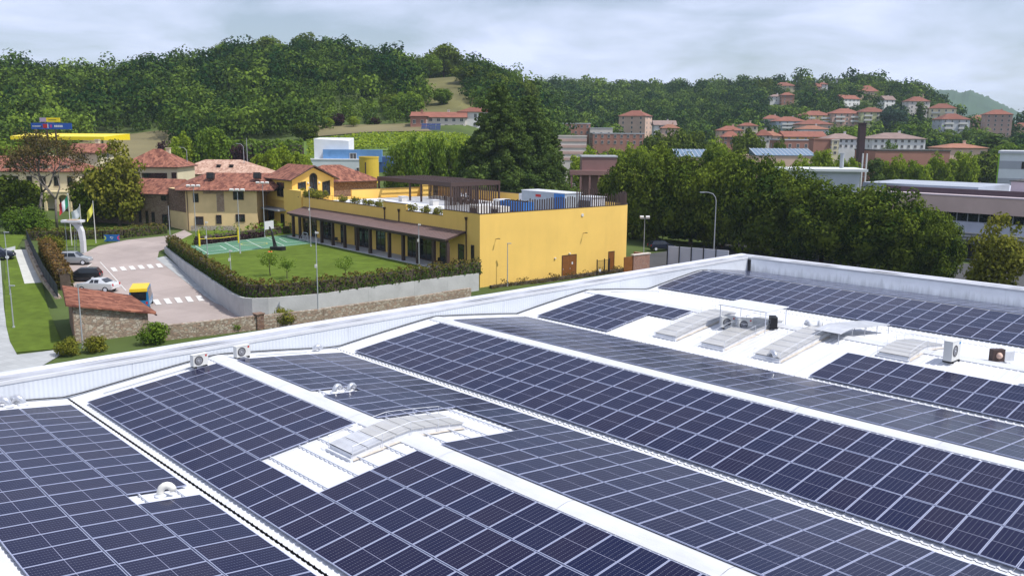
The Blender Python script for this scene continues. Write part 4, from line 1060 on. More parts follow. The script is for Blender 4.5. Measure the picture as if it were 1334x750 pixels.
def tree(key, label, x, y, h, w=None, group=None, z=None, cat='tree', rz=None, name=None):
    vs, H, W = TREE[key]; cm, tm = vs[tree_no[0] % len(vs)]; tree_no[0] += 1
    z = T(x, y) if z is None else z
    nm = name or {'cypress': 'cypress_tree', 'farfir': 'fir_tree', 'bluecedar': 'cedar_tree', 'shrub': 'shrub', 'greenshrub': 'shrub', 'redshrub': 'shrub', 'dome': 'clipped_shrub', 'sapling': 'young_tree'}.get(key, 'tree')
    sz = h / H; sx = (w / W) if w else sz
    t = thing(nm, label, cat, (x, y, z), random.uniform(0, 6.28) if rz is None else rz, group)
    link(cm, 'crown', t, (0, 0, 0), 0, (sx, sx, sz)); link(tm, 'trunk', t, (0, 0, 0), 0, (sx, sx, sz)); return t
def tree_px(key, label, px, D, ytop, wpx=None, group=None, **k):
    x, y, zt = AT(px, ytop, D); z = T(x, y); h = max(1.5, zt - z)
    return tree(key, label, x, y, h, (wpx * D / FPX) if wpx else None, group, **k)
def hedge(label, path, hgt, th, m, leaf=.12, dens=60, z=None, tints=(.0, .9), wob=.12, name='hedge'):
    ox, oy = path[0]; zz = z if z is not None else T(ox, oy)
    t = thing(name, label, 'hedge', (ox, oy, zz)); P_, N_, T_ = [], [], []; core = MB()
    for (p, q) in zip(path[:-1], path[1:]):
        d = np.array(q) - np.array(p); ln = np.linalg.norm(d); d /= ln; nr = np.array([-d[1], d[0]]); n = int(ln * dens * (hgt * 2 + th))
        za = (T(*p) - zz) if z is None else 0; zb = (T(*q) - zz) if z is None else 0
        s = rng.random(n) * ln; wave = 1 + wob * np.sin(s * 2.1 + p[0]) + wob * .7 * np.sin(s * 5.3 + p[1]); per = rng.random(n) * (2 * hgt + th)
        side = np.where(per < hgt, 1, np.where(per < 2 * hgt, -1, 0)); hz = np.where(per < hgt, per, np.where(per < 2 * hgt, per - hgt, hgt)); cr = np.where(side != 0, side * th / 2, (per - 2 * hgt) - th / 2)
        hz = hz * np.where(hz > hgt * .6, wave, 1); cr = cr * (1 + wob * np.sin(s * 3.3)); inn = rng.random(n) ** 2 * .12
        pos = np.stack([p[0] - ox + d[0] * s + nr[0] * cr, p[1] - oy + d[1] * s + nr[1] * cr, za + (zb - za) * s / ln + hz], 1); pos += rng.normal(size=(n, 3)) * .07
        nn = np.stack([nr[0] * side, nr[1] * side, np.where(side == 0, 1., .25)], 1) + rng.normal(size=(n, 3)) * .5
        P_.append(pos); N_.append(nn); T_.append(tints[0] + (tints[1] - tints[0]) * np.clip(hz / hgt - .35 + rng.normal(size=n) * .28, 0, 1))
        core.prism([(p[0] - ox - nr[0] * th * .36, p[1] - oy - nr[1] * th * .36), (q[0] - ox - nr[0] * th * .36, q[1] - oy - nr[1] * th * .36), (q[0] - ox + nr[0] * th * .36, q[1] - oy + nr[1] * th * .36), (p[0] - ox + nr[0] * th * .36, p[1] - oy + nr[1] * th * .36)], [za - .2, zb - .2, zb - .2, za - .2], [za + hgt * .8, zb + hgt * .8, zb + hgt * .8, za + hgt * .8])
    P_, N_, T_ = map(np.concatenate, (P_, N_, T_))
    link(leaves('foliage', P_, N_, leaf * rng.uniform(.6, 1.4, len(P_)), T_, m), 'foliage', t); core.build('branches', M_bark, t); return t
# hedges
wi = []
for (x, y), (px, py) in zip(wl_, wall_px): wi.append((x + (.5 if px < 330 else .0), y + .75))
hedge('red-tipped hedge following the curved concrete retaining wall', wi, 1.5, .85, LM['photinia'], .11, 46, L, tints=(-.05, .7))
hedge('low clipped hedge behind the blue signboard and flagpoles', [G2(*q) for q in ((36, 312.5), (80, 312), (134, 311), (160, 309.5), (216, 303.5))], 1.5, 1.3, LM['photinia'], .14, 26, tints=(.0, .5))
hedge('russet hedge beside the dark mesh fence and parked cars', [G2(*q) for q in ((60, 331), (68, 345), (78, 362), (86, 377))], 2.0, 1.4, LM['photinia'], .14, 30, tints=(.25, 1.1))
hedge('dark purple planting bed along the back of the sports court', [tuple(cD + np.array([.5, 1.2])), tuple(cD * .35 + cC * .65 + np.array([0, 1.2]))], .7, 1.2, LM['purple'], .12, 50, L)
hedge('mixed green planting against the stone foot of the beige farmhouse', [tuple(cD + np.array([.2, 2.6])), tuple(cD * .45 + cC * .55 + np.array([0, 2.8])), tuple(cC + np.array([-1.5, 1.5]))], 1.3, 1.4, LM['mid'], .14, 22, L, tints=(.1, 1.1), wob=.4)
pl_ = hedge('rusty low planting strip along the foot of the yellow end wall', [YW(.8, -1.0), YW(8, -1.0), YW(16, -1.0), YW(23, -1.0)], .5, .5, LM['brown'], .09, 55, 0.0, tints=(.2, 1.2), wob=.5)
hedge('big rounded clipped hedge block behind the white and blue hall', [AT(296, 190, 232)[:2], AT(330, 190, 232)[:2], AT(395, 190, 236)[:2]], 5.0, 4.5, LM['box'], .4, 5, z=T(*AT(345, 190, 232)[:2]) + .3, tints=(.2, 1.0), wob=.06)
# garden shrubs and young trees
for px, py, h, k, lb in ((352, 359, 3.0, 'sapling', 'young slender tree in the lawn, taller of the close pair'), (374, 363, 2.5, 'sapling', 'young slender tree in the lawn, shorter of the close pair'), (450, 363, 2.5, 'sapling', 'lone young spreading tree in the lawn close to the hedge')):
    x, y = P(px, py, L); tree(k, lb, x, y, h, None, None, L)
for px, py, h, lb in ((90, 462, 1.5, 'olive-green shrub beside the grey post, touching the shed corner'), (125, 458, 1.35, 'olive-green shrub under the middle of the stone shed wall')):
    x, y, z = on_ground(px, py); tree('shrub', lb, x, y, h, h * 1.25, None, z, 'shrub')
for px, py, h, k, lb in ((200, 447, 1.9, 'greenshrub', 'tall green shrub where the shed meets the stone wall'), (306, 431, .9, 'greenshrub', 'small green tuft growing from the stone wall'), (369, 423, 1.7, 'shrub', 'bright green rounded shrub in front of the stone wall')):
    x, y, z = on_ground(px, py); tree(k, lb, x, y, h, None, None, z, 'shrub')
x, y, z = on_ground(38, 303); tree('dome', 'large domed clipped green shrub by the garden hedge', x, y, 4.4, 6.6, None, z, 'shrub')
x, y, z = on_ground(68, 330); tree('shrub', 'olive bush at the head of the russet hedge', x, y, 2.7, 3.2, None, z, 'shrub')
x, y = P(335, 299, L); tree('redshrub', 'red-leaved shrub under the small grey canopy', x, y, 1.5, 2.0, None, L, 'shrub')
# potted plants along the terrace railing
M_pot = mat('dark_planter', (.05, .045, .04), .7, .1)
for i, px in enumerate((397, 405, 413, 421, 447, 464, 479, 494, 537, 554, 571)):
    b = fb(px, .7); x, y = YW(.75, b)
    t = thing('potted_plant', 'pale green bushy plant in a dark planter by the terrace railing', 'plant', (x, y, 7.03), YTH, 'planters along the terrace railing')
    MB().prism([(-.3, -.45), (.3, -.45), (.3, .45), (-.3, .45)], 0, .55).build('planter', M_pot, t)
    cm, tm = TREE['potted'][0][i % 3]; k = 1.15 if i > 3 else 1.5
    link(cm, 'foliage', t, (0, 0, .5), i * 1.3, (1.25 * k, 1.25 * k, 1.15 * k))

# ================================================================== SHED, STONE WALL, FENCE
sx0, sy0, _ = on_ground(98.7, 447.3)
sh = thing('stone_shed', 'small stone shed with a sloping clay tile roof beside the car park', 'shed', (sx0, sy0, 0), FTH)
SWD, SDP = 6.1, 9.0
SK = lambda x, y: (x + (.257 - .0176 * x) * y, y)
MB().prism([SK(0, 0), SK(SWD, 0), SK(SWD, SDP), SK(0, SDP)], -.4, [3.15, 1.75, 1.75, 3.15]).build('wall', M_stone, sh)
MB().prism([SK(-.06, 0), SK(-.003, 0), SK(-.003, SDP), SK(-.06, SDP)], -.4, 3.0).build('brick_side', M_brickdark, sh)
q0 = [SK(-.5, -.35), SK(SWD + .6, -.35), SK(SWD + .6, SDP + .3), SK(-.5, SDP + .3)]; zz = [3.3, 1.63, 1.63, 3.3]
rm = MB().prism(q0, zz, [v + .12 for v in zz]); ro = rm.build('roof', M_tiley, sh)
nt = 30
for i in range(nt):                          # rounded tile columns running down the slope
    yy = -.35 + (SDP + .65) * (i + .5) / nt
    mb = MB().tube([(*SK(-.52, yy), 3.42), (*SK(SWD * .5, yy), 3.42 - (SWD * .5 + .52) * .234), (*SK(SWD + .64, yy), 1.745)], [.14, .14, .14], 6); mb.build('tile_column', M_tiley, ro, smooth=True)
MB().prism([SK(SWD + .62, -.3), SK(SWD + .74, -.3), SK(SWD + .74, SDP + .3), SK(SWD + .62, SDP + .3)], 1.5, 1.6).build('gutter', M_brown, sh)
# stone wall along the lower edge of the car park
sp = [P(q[0], q[1], 1.2) for q in ((194, 426), (255, 420), (334, 411.5))]; sp2 = [P(q[0], q[1], 1.2) for q in ((340, 411), (420, 402), (540, 386), (612, 375.5))]
def wallrun(label, path, h, th, m, name='stone_wall', cat='wall'):
    t = thing(name, label, cat, (*path[0], T(*path[0])))
    for i, (p, q) in enumerate(zip(path[:-1], path[1:])):
        d = np.array(q) - np.array(p); ln = np.linalg.norm(d); d /= ln; nr = np.array([-d[1], d[0]]) * th / 2; o2 = np.array(path[0]); n_ = max(1, int(ln / 3))
        for k in range(n_):
            a = np.array(p) + d * ln * k / n_; b = np.array(p) + d * (ln * (k + 1) / n_ - .002); zt = h + random.uniform(-.07, .07) - T(*path[0])
            MB().prism([tuple(a - nr - o2), tuple(b - nr - o2), tuple(b + nr - o2), tuple(a + nr - o2)], -.6, zt + T(*a)).build('wall_length', m, t)
    return t
wallrun('low fieldstone wall between the shed and the crossing', sp, 1.2, .45, M_stone)
wallrun('long fieldstone wall below the concrete retaining wall', sp2, 1.2, .45, M_stone)
d_ = P(337, 409, 1.35); t = thing('wall_pier', 'dark square pier closing the gap in the fieldstone wall', 'pier', (*d_, 0), FTH); MB().bx(-.35, .35, -.35, .35, -.3, 1.35).bx(-.42, .42, -.42, .42, 1.35, 1.45).build('pier', M_brickdark, t)
# dark mesh fence on a low stone wall
fp = [G2(*q) for q in ((36, 322), (46, 346), (58, 372), (77, 402))]
lw = wallrun('rough stone plinth under the dark mesh fence', fp, 1.0, .6, M_stone, 'stone_plinth')
M_mesh = mat('navy_mesh', (.012, .016, .030), .7, .1, 3)
t = thing('mesh_fence', 'dark navy mesh fence running beside the paved path', 'fence', (*fp[0], T(*fp[0])))
for p, q in zip(fp[:-1], fp[1:]):
    d = np.array(q) - np.array(p); ln = np.linalg.norm(d); n_ = int(ln / 2.5); d /= ln
    for k in range(n_):
        a = np.array(p) + d * ln * k / n_ - np.array(fp[0]); b = np.array(p) + d * ln * (k + 1) / n_ - np.array(fp[0]); za = T(*(a + fp[0])) - T(*fp[0]) + 1.0; zb = T(*(b + fp[0])) - T(*fp[0]) + 1.0
        MB().tube([(a[0], a[1], za - .3), (a[0], a[1], za + 1.45)], .04, 6).build('post', M_mesh, t)
        nr = np.array([-d[1], d[0]]) * .015; MB().prism([tuple(a - nr), tuple(b - nr), tuple(b + nr), tuple(a + nr)], [za, zb, zb, za], [za + 1.35, zb + 1.35, zb + 1.35, za + 1.35]).build('mesh_panel', M_mesh, t)

# ================================================================== POLES AND LAMPS
def pole(label, base, top_py, head='none', z=None, group=None, r=.06, name='lamp_post', cat='lamp post', toward=-1):
    if z is None: x, y, z = on_ground(*base)
    else: x, y = P(base[0], base[1], z)
    zt = AT(base[0], top_py, y)[2]; h = zt - z
    t = thing(name, label, cat, (x, y, z), 0, group)
    MB().tube([(0, 0, -.3), (0, 0, h * .5), (0, 0, h)], [r, r * .85, r * .65], 8).build('shaft', M_pole, t); MB().lathe([(r * 1.9, 0), (r * 1.9, .12), (r * 1.1, .2)], 8).build('base', M_pole, t)
    if head == 'flood':
        MB().bx(-.95, .95, -.05, .05, h - .05, h + .05).build('crossbar', M_pole, t)
        for k in (-.7, .0, .7): MB().box(k, -.12, h + .12, .5, .3, .2, 0, 0, R(25)).build('floodlight', M_frame_w, t)
    elif head == 'small': MB().box(.18, 0, h, .5, .16, .08).build('lamp_head', M_pole, t)
    elif head == 'twin':
        for s in (-1, 1): MB().box(s * .4, 0, h + .1, .5, .4, .28, 0, 0, R(20)).build('floodlight', M_frame_w, t)
        MB().bx(-.6, .6, -.04, .04, h - .08, h).build('crossbar', M_pole, t)
    elif head == 'curve':
        s = toward; MB().tube([(0, 0, h - .02), (s * .1, 0, h + .5), (s * .45, 0, h + .95), (s * 1.0, 0, h + 1.15), (s * 1.6, 0, h + 1.2)], [r * .65, r * .6, r * .55, r * .5, r * .5], 6).build('arm', M_pole, t); MB().box(s * 1.9, 0, h + 1.18, .7, .22, .12).build('lamp_head', M_pole, t)
    elif head == 'camera':
        MB().box(.12, -.1, h - .15, .3, .16, .14).build('camera_box', M_frame_w, t); MB().box(-.05, -.12, h * .62, .2, .2, .3).build('junction_box', M_frame_w, t)
    return t
pole('tall floodlight mast beside the beige farmhouse corner', (256, 316), 243, 'flood', L)
pole('tall floodlight mast at the long edge of the sports court', (313, 330), 248.5, 'flood', L)
pole('tall floodlight mast by the small grey canopy', (345, 309), 239, 'flood', L)
pole('tall mast with camera box standing at the court corner by the portico', (405, 321), 243, 'camera', L)
pole('plain grey post rising from the hedge at the road bend', (222, 314), 268, 'none')
pole('slim post in the lawn behind the hedge bend', (271, 343.5), 288, 'camera', L)
pole('short slim post with bracket in the lawn by the hedge', (301, 359), 325, 'camera', L)
pole('slim post with bracket between the portico canopy and the hedge', (546, 349), 291, 'camera', L)
pole('slim mast rising in front of the long fieldstone wall', (415, 419), 301, 'camera', 0)
pole('lamp post standing on the side lawn', (18, 427), 372, 'small')
pole('lamp post where the paved path meets the side lawn', (13.5, 384), 302.5, 'small')
pole('tall grey post against the stone shed corner', (108, 453), 370, 'small', 0)
pole('slim lamp post in front of the yellow end wall', (661, 374), 317, 'small', 0)
pole('street light with curved arm left of the dense plane trees', (929, 345), 262, 'curve', 0, r=.09)
pole('street light with curved arm against the last dark plane tree', (1191, 362), 290, 'curve', 0, r=.09)
pole('twin floodlight post by the brick gatehouse', (838, 345), 284, 'twin', 0)
for i, (px, D, yt) in enumerate(((243, 170, 196), (317, 178, 191), (321, 185, 180))):
    x, y, z = AT(px, yt, D); g = T(x, y); t = thing('street_light', ('street light with curved arm rising behind the salmon roof', 'twin-headed street light behind the salmon roof', 'thin bare mast behind the salmon roof')[i], 'street light', (x, y, g))
    MB().tube([(0, 0, -.2), (0, 0, z - g)], [.09, .05], 8).build('shaft', M_pole, t)
    if i < 2: MB().tube([(0, 0, z - g), (-.5, 0, z - g + .5), (-1.5, 0, z - g + .6)], .04, 5).build('arm', M_pole, t)

# ================================================================== VEHICLES
def car(label, x, y, rz, paint, Ln=4.0, Wd=1.72, H=1.5, kind='hatch', z=None):
    z = T(x, y) + .05 if z is None else z
    t = thing('parked_car', label, 'car', (x, y, z), rz, None); h = Ln / 2
    if kind == 'van': prof = [(-h, .35, 1.0), (-h + .06, .3, H * .97), (-h + .3, .28, H), (h * .42, .28, H), (h * .72, .28, 1.18), (h * .95, .3, .98), (h, .38, .7)]
    elif kind == 'sedan': prof = [(-h, .42, .78), (-h + .12, .32, .98), (-h + .75, .3, 1.02), (-h * .35, .28, H), (h * .12, .28, H), (h * .48, .28, .98), (h * .92, .3, .8), (h, .38, .6)]
    else: prof = [(-h, .42, .80), (-h + .1, .32, 1.02), (-h + .42, .3, H * .97), (-h * .3, .28, H), (h * .15, .28, H * .98), (h * .5, .28, 1.0), (h * .92, .3, .82), (h, .38, .6)]
    mb = MB(); rings = []
    for i, (xx, zb, zt) in enumerate(prof):
        f = min(1, .86 + .14 * sin(pi * (i + .6) / (len(prof) + .2))); hw = Wd / 2 * f; zbelt = min(.98, zt - .03); tw = hw * (.76 if zt > 1.2 else .92)
        if kind == 'van': tw = hw * .9
        ring = [(-hw * .94, zb), (-hw, zb + .22), (-hw, (zb + zbelt) / 2 + .1), (-hw * .985, zbelt), (-tw, zt), (0, zt + .025), (tw, zt), (hw * .985, zbelt), (hw, (zb + zbelt) / 2 + .1), (hw, zb + .22), (hw * .94, zb)]
        rings.append([(xx, a, b) for a, b in ring])
    n = len(rings[0]); mb.v = [p for r_ in rings for p in r_]
    for i in range(len(rings) - 1):
        for j in range(n):
            a, b = i * n + j, i * n + (j + 1) % n; mb.f.append((a, a + n, b + n, b)); mb.m.append(0)
    mb.f.append(tuple(range(n))); mb.m.append(0); mb.f.append(tuple(reversed(range(len(mb.v) - n, len(mb.v))))); mb.m.append(0)
    mb.build('body', paint, t)
    def lerp(i, j, s): a, b = np.array(rings[i][j]), np.array(rings[i + 1][j]); return a + (b - a) * s
    idx = [i for i in range(len(prof)) if prof[i][2] > 1.2]
    i0, i1 = idx[0], idx[-1]
    for s_, (jb, jt) in ((-1, (3, 4)), (1, (7, 6))):
        xa, xb = (prof[i0][0] + .12), (prof[i1][0] + .25); cuts = np.linspace(xa, xb, 3 if kind != 'van' else 5)
        def pt(xx, k):
            for i in range(len(prof) - 1):
                if prof[i][0] <= xx <= prof[i + 1][0]:
                    s = (xx - prof[i][0]) / (prof[i + 1][0] - prof[i][0]); b, tt = lerp(i, jb, s), lerp(i, jt, s); return b + (tt - b) * k + np.array([0, s_ * .012, 0])
        for c0, c1 in zip(cuts[:-1], cuts[1:]):
            q = [pt(c0 + .04, .1), pt(c1 - .04, .1), pt(c1 - .04 - (.22 if c1 == cuts[-1] and kind != 'van' else 0), .86), pt(c0 + .04, .86)]
            MB().face([tuple(p) for p in (q if s_ < 0 else q[::-1])]).build('side_window', M_glass, t)
    def glassq(i, name):
        a, b = rings[i], rings[i + 1]; q = [np.array(a[4]), np.array(a[6]), np.array(b[6]), np.array(b[4])]
        if name == 'rear_window': q = [np.array(a[3]) * .3 + np.array(b[4]) * .7 if False else np.array(a[4]), np.array(a[6]), np.array(b[6]), np.array(b[4])]
        c = sum(q) / 4; up = np.array([(.012 if name == 'windscreen' else -.012), 0, .03])
        MB().face([tuple(c + (p - c) * .88 + up) for p in q][::1]).build(name, M_glass, t)
    glassq(i1, 'windscreen'); glassq(i0 - 1, 'rear_window')
    for sx in (-1, 1):
        for sy in (-1, 1):
            wx, wy = sx * h * .62, sy * (Wd / 2 - .1); o = MB().lathe([(.22, -.1), (.31, -.1), (.33, -.05), (.33, .05), (.31, .1), (.22, .1)], 16, (wx, wy, .31), axis='Y').build('wheel', M_rubber, t, smooth=False)
            MB().lathe([(.0, sy * .105), (.21, sy * .105), (.22, sy * .08)], 12, (wx, wy, .31), axis='Y').build('rim', M_alu, o)
    for sy in (-1, 1):
        MB().box(h * .95, sy * Wd * .33, .68, .12, .34, .14).build('headlight', M_frame_w, t); MB().box(-h * .985, sy * Wd * .37, .82, .08, .2, .26).build('tail_light', M_red, t)
    return t
def paintm(n, c): return mat(n, c, .25, .03, 1, metal=.3, spec=.6)
for (px, py, ang, m, lb, kw) in ((97, 344.5, 8, paintm('silver_paint', (.36, .38, .40)), 'silver grey hatchback parked nearest the flagpoles', dict(Ln=4.1, H=1.58)),
      (109, 366, 192, paintm('black_paint', (.015, .017, .022)), 'black hatchback parked between the silver and the white car', dict(Ln=3.9, H=1.5)),
      (128, 379.5, 172, paintm('white_paint', (.72, .73, .74)), 'white sedan parked half hidden behind the shed roof', dict(Ln=4.4, H=1.42, kind='sedan'))):
    x, y, z = on_ground(px, py); car(lb, x, y, R(ang), m, **kw)
x, y, z = on_ground(-3, 338); car('dark car at the far end of the grey forecourt', x, y, R(20), paintm('dark_blue_paint', (.015, .02, .04)))
x, y, z = -37.5, 86.9, 0; vn = car('blue and yellow minibus parked behind the shed', x, y, R(108), paintm('bus_blue', (.02, .20, .42)), 5.0, 1.9, 2.15, 'van')
MB().bx(-2.4, .95, -.80, .80, 2.19, 2.26).bx(-2.52, -2.4, -.82, .82, 1.95, 2.24).build('yellow_roof', mat('bus_yellow', (.75, .52, .02), .4, .04), vn); MB().bx(-2.56, -2.53, -.6, .6, 1.25, 1.85).build('rear_window', M_glass, vn)

# ================================================================== COURT FURNITURE, FLAGS, SCULPTURE, SIGNS, PEOPLE
x, y = P(358, 325.5, L); t = thing('basketball_hoop', 'black wheeled basketball hoop with white backboard at the court edge', 'basketball hoop', (x, y, L), R(155))
MB().bx(-.5, .5, -.4, .4, 0, .45).build('base', M_black, t); MB().tube([(0, 0, .4), (.35, 0, 2.4), (.75, 0, 3.1)], [.18, .14, .08], 8).build('arm', M_black, t); MB().tube([(-.4, 0, .4), (.2, 0, 2.0)], .07, 6).build('strut', M_black, t); MB().bx(-1.5, -.6, -.45, .45, 0, .5).build('ballast', M_black, t)
bb = MB().bx(.78, .84, -.9, .9, 2.75, 3.85).build('backboard', M_white, t); MB().bx(.841, .85, -.3, .3, 2.95, 3.0).bx(.841, .85, -.3, -.25, 3.0, 3.4).bx(.841, .85, .25, .3, 3.0, 3.4).bx(.841, .85, -.3, .3, 3.4, 3.45).build('target_square', M_black, bb)
rim = [(1.1 + .23 * cos(a), .23 * sin(a), 2.95) for a in np.linspace(0, 2 * pi, 15)]; MB().tube(rim, .02, 5).build('rim', M_red, t)
x, y = P(360, 326.5, L); t = thing('training_cone', 'small orange disc cone at the foot of the basketball hoop', 'cone', (x - .5, y - 1.2, L)); MB().lathe([(.32, 0), (.32, .03), (.12, .16), (.08, .16)], 12).build('cone', mat('orange_plastic', (.7, .13, .03), .5), t)
x, y = P(398, 313, L + .02); t = thing('goal', 'small white goal frame on the court next to the portico', 'goal', (x, y, L + .02), YTH + pi / 2); MB().tube([(-.75, 0, 0), (-.75, 0, 1.1), (.75, 0, 1.1), (.75, 0, 0)], .05, 6).build('frame', M_white, t); MB().tube([(-.75, .6, .03), (.75, .6, .03)], .03, 5).tube([(-.75, 0, 1.08), (-.75, .6, .03)], .025, 5).tube([(.75, 0, 1.08), (.75, .6, .03)], .025, 5).build('back_frame', M_white, t)
nA, nB = np.array(P(260, 321, L)), np.array(P(311, 316.5, L)); t = thing('volleyball_net', 'volleyball net between two yellow padded posts on the court', 'net', (*nA, L + .02)); M_ypad = mat('yellow_pad', (.75, .60, .03), .6, .05); dn = nB - nA
for q in ((0, 0), tuple(dn)): MB().lathe([(.13, 0), (.13, 1.7), (.05, 1.7), (.05, 2.3)], 10, (*q, 0)).build('post', M_ypad, t)
MB().tube([(0, 0, 1.0), (dn[0] * .5, dn[1] * .5, .9), (dn[0], dn[1], 1.0)], .04, 5).build('net_tape', M_ypad, t)
# flagpoles
def flag(label, bx_, by_, top, cols, w, h, drop, rz):
    x, y, z = on_ground(bx_, by_); zt = AT(bx_, top, y)[2]; H = zt - z; t = thing('flagpole', label, 'flag', (x, y, z), rz)
    MB().tube([(0, 0, -.2), (0, 0, H)], [.07, .04], 8).build('pole', M_frame_w, t); MB().lathe([(0, H + .12), (.07, H + .06), (0.05, H)], 8).build('finial', M_alu, t)
    nx, nz = 9, 5; n3 = len(cols)
    for k, c in enumerate(cols):
        mb = MB(); i0, i1 = k * nx // n3, (k + 1) * nx // n3
        def pt(i, j):
            s = i / nx; return (-.05 - w * s * .8, .18 * sin(s * 7 + j * .5) * s + .05 * sin(j), H - .1 - h * j / nz - drop * s - .12 * sin(s * 5))
        for i in range(i0, i1):
            for j in range(nz): mb.face([pt(i, j), pt(i + 1, j), pt(i + 1, j + 1), pt(i, j + 1)])
        mb.build('cloth', c, t, smooth=True)
fl_ = lambda n, c: mat('flag_' + n, c, .8, .06, 2)
flag('flagpole flying a green, white and red tricolour', 93.7, 320, 253, [fl_('green', (.02, .22, .12)), fl_('white', (.7, .72, .74)), fl_('red', (.5, .03, .04))], 1.5, 1.5, 1.5, R(15))
flag('flagpole flying a large white flag', 107.5, 314, 267, [fl_('white', (.7, .72, .74))], 1.9, 1.5, 1.2, R(-10))
flag('flagpole flying a yellow flag', 125, 317, 263, [fl_('yellow', (.65, .62, .10))], 1.1, 1.3, 1.6, R(15))
x, y, z = on_ground(109, 329); t = thing('concrete_platform', 'pale concrete cantilevered platform on a curved pillar with ladder', 'platform', (x, y, z))
M_pale = mat('pale_concrete', (.58, .58, .60), .8, .08, 1)
pr = [(0, .0, .26), (.02, 1.6, .26), (-.1, 2.9, .3), (-.5, 3.7, .42), (-1.1, 4.1, .6)]; mb = MB()
for (x0, z0, w0), (x1, z1, w1) in zip(pr[:-1], pr[1:]):
    for yy, sg in ((-.35, 1), (.35, -1)): mb.face([(x0 - w0, yy, z0), (x0 + w0, yy, z0), (x1 + w1, yy, z1), (x1 - w1, yy, z1)][::sg])
    mb.face([(x0 + w0, -.35, z0), (x0 + w0, .35, z0), (x1 + w1, .35, z1), (x1 + w1, -.35, z1)]); mb.face([(x0 - w0, .35, z0), (x0 - w0, -.35, z0), (x1 - w1, -.35, z1), (x1 - w1, .35, z1)])
mb.build('pillar', M_pale, t)
MB().prism([(-2.4, -.7), (.2, -.7), (.35, .0), (.2, .7), (-2.4, .7), (-2.6, 0)], 4.1, 4.38).build('deck', M_pale, t); MB().prism([(-1.7, -.5), (-.4, -.5), (-.4, .5), (-1.7, .5)], 4.38, 4.46).build('mat', mat('tan_mat', (.45, .33, .22), .9), t)
ld = MB().tube([(-1.1, -.25, 0), (-.75, -.25, 4.1)], .03, 5).tube([(-1.1, .25, 0), (-.75, .25, 4.1)], .03, 5)
for k in range(9): ld.tube([(-1.08 + .036 * k, -.25, .4 + .42 * k), (-1.08 + .036 * k, .25, .4 + .42 * k)], .02, 5)
ld.build('ladder', M_pole, t); MB().tube([(-2.2, 0, 0), (-2.2, 0, 4.1)], .05, 6).build('prop', M_pole, t)
x, y, z = on_ground(146, 315); t = thing('signboard', 'blue signboard with a green and a pink arc in front of the hedge', 'sign', (x, y, z), R(12)); M_sb = mat('sign_blue', (.015, .10, .30), .5, .05)
MB().bx(-1.05, 1.05, -.04, .04, .1, 1.05).build('board', M_sb, t)
for s, c in ((-1, (.45, .55, .03)), (1, (.65, .05, .12))):
    mb = MB()
    for k in range(8):
        t0, t1 = -pi / 2 + pi * k / 8, -pi / 2 + pi * (k + 1) / 8; mb.face([(s * (1.04 - r * cos(a)), -.045, .57 + r * sin(a)) for r, a in ((.16, t0), (.3, t0), (.3, t1), (.16, t1))][::-s])
    mb.build('arc_mark', mat('sign_arc%d' % s, c, .5), t)
MB().bx(-.22, -.06, -.046, -.041, .6, .75).bx(.0, .05, -.046, -.041, .58, .76).bx(.1, .2, -.046, -.041, .6, .7).bx(-.1, .12, -.046, -.041, .42, .48).build('lettering', M_white, t); MB().bx(-.9, -.8, -.03, .03, -.1, .1).bx(.8, .9, -.03, .03, -.1, .1).build('leg', M_pole, t)
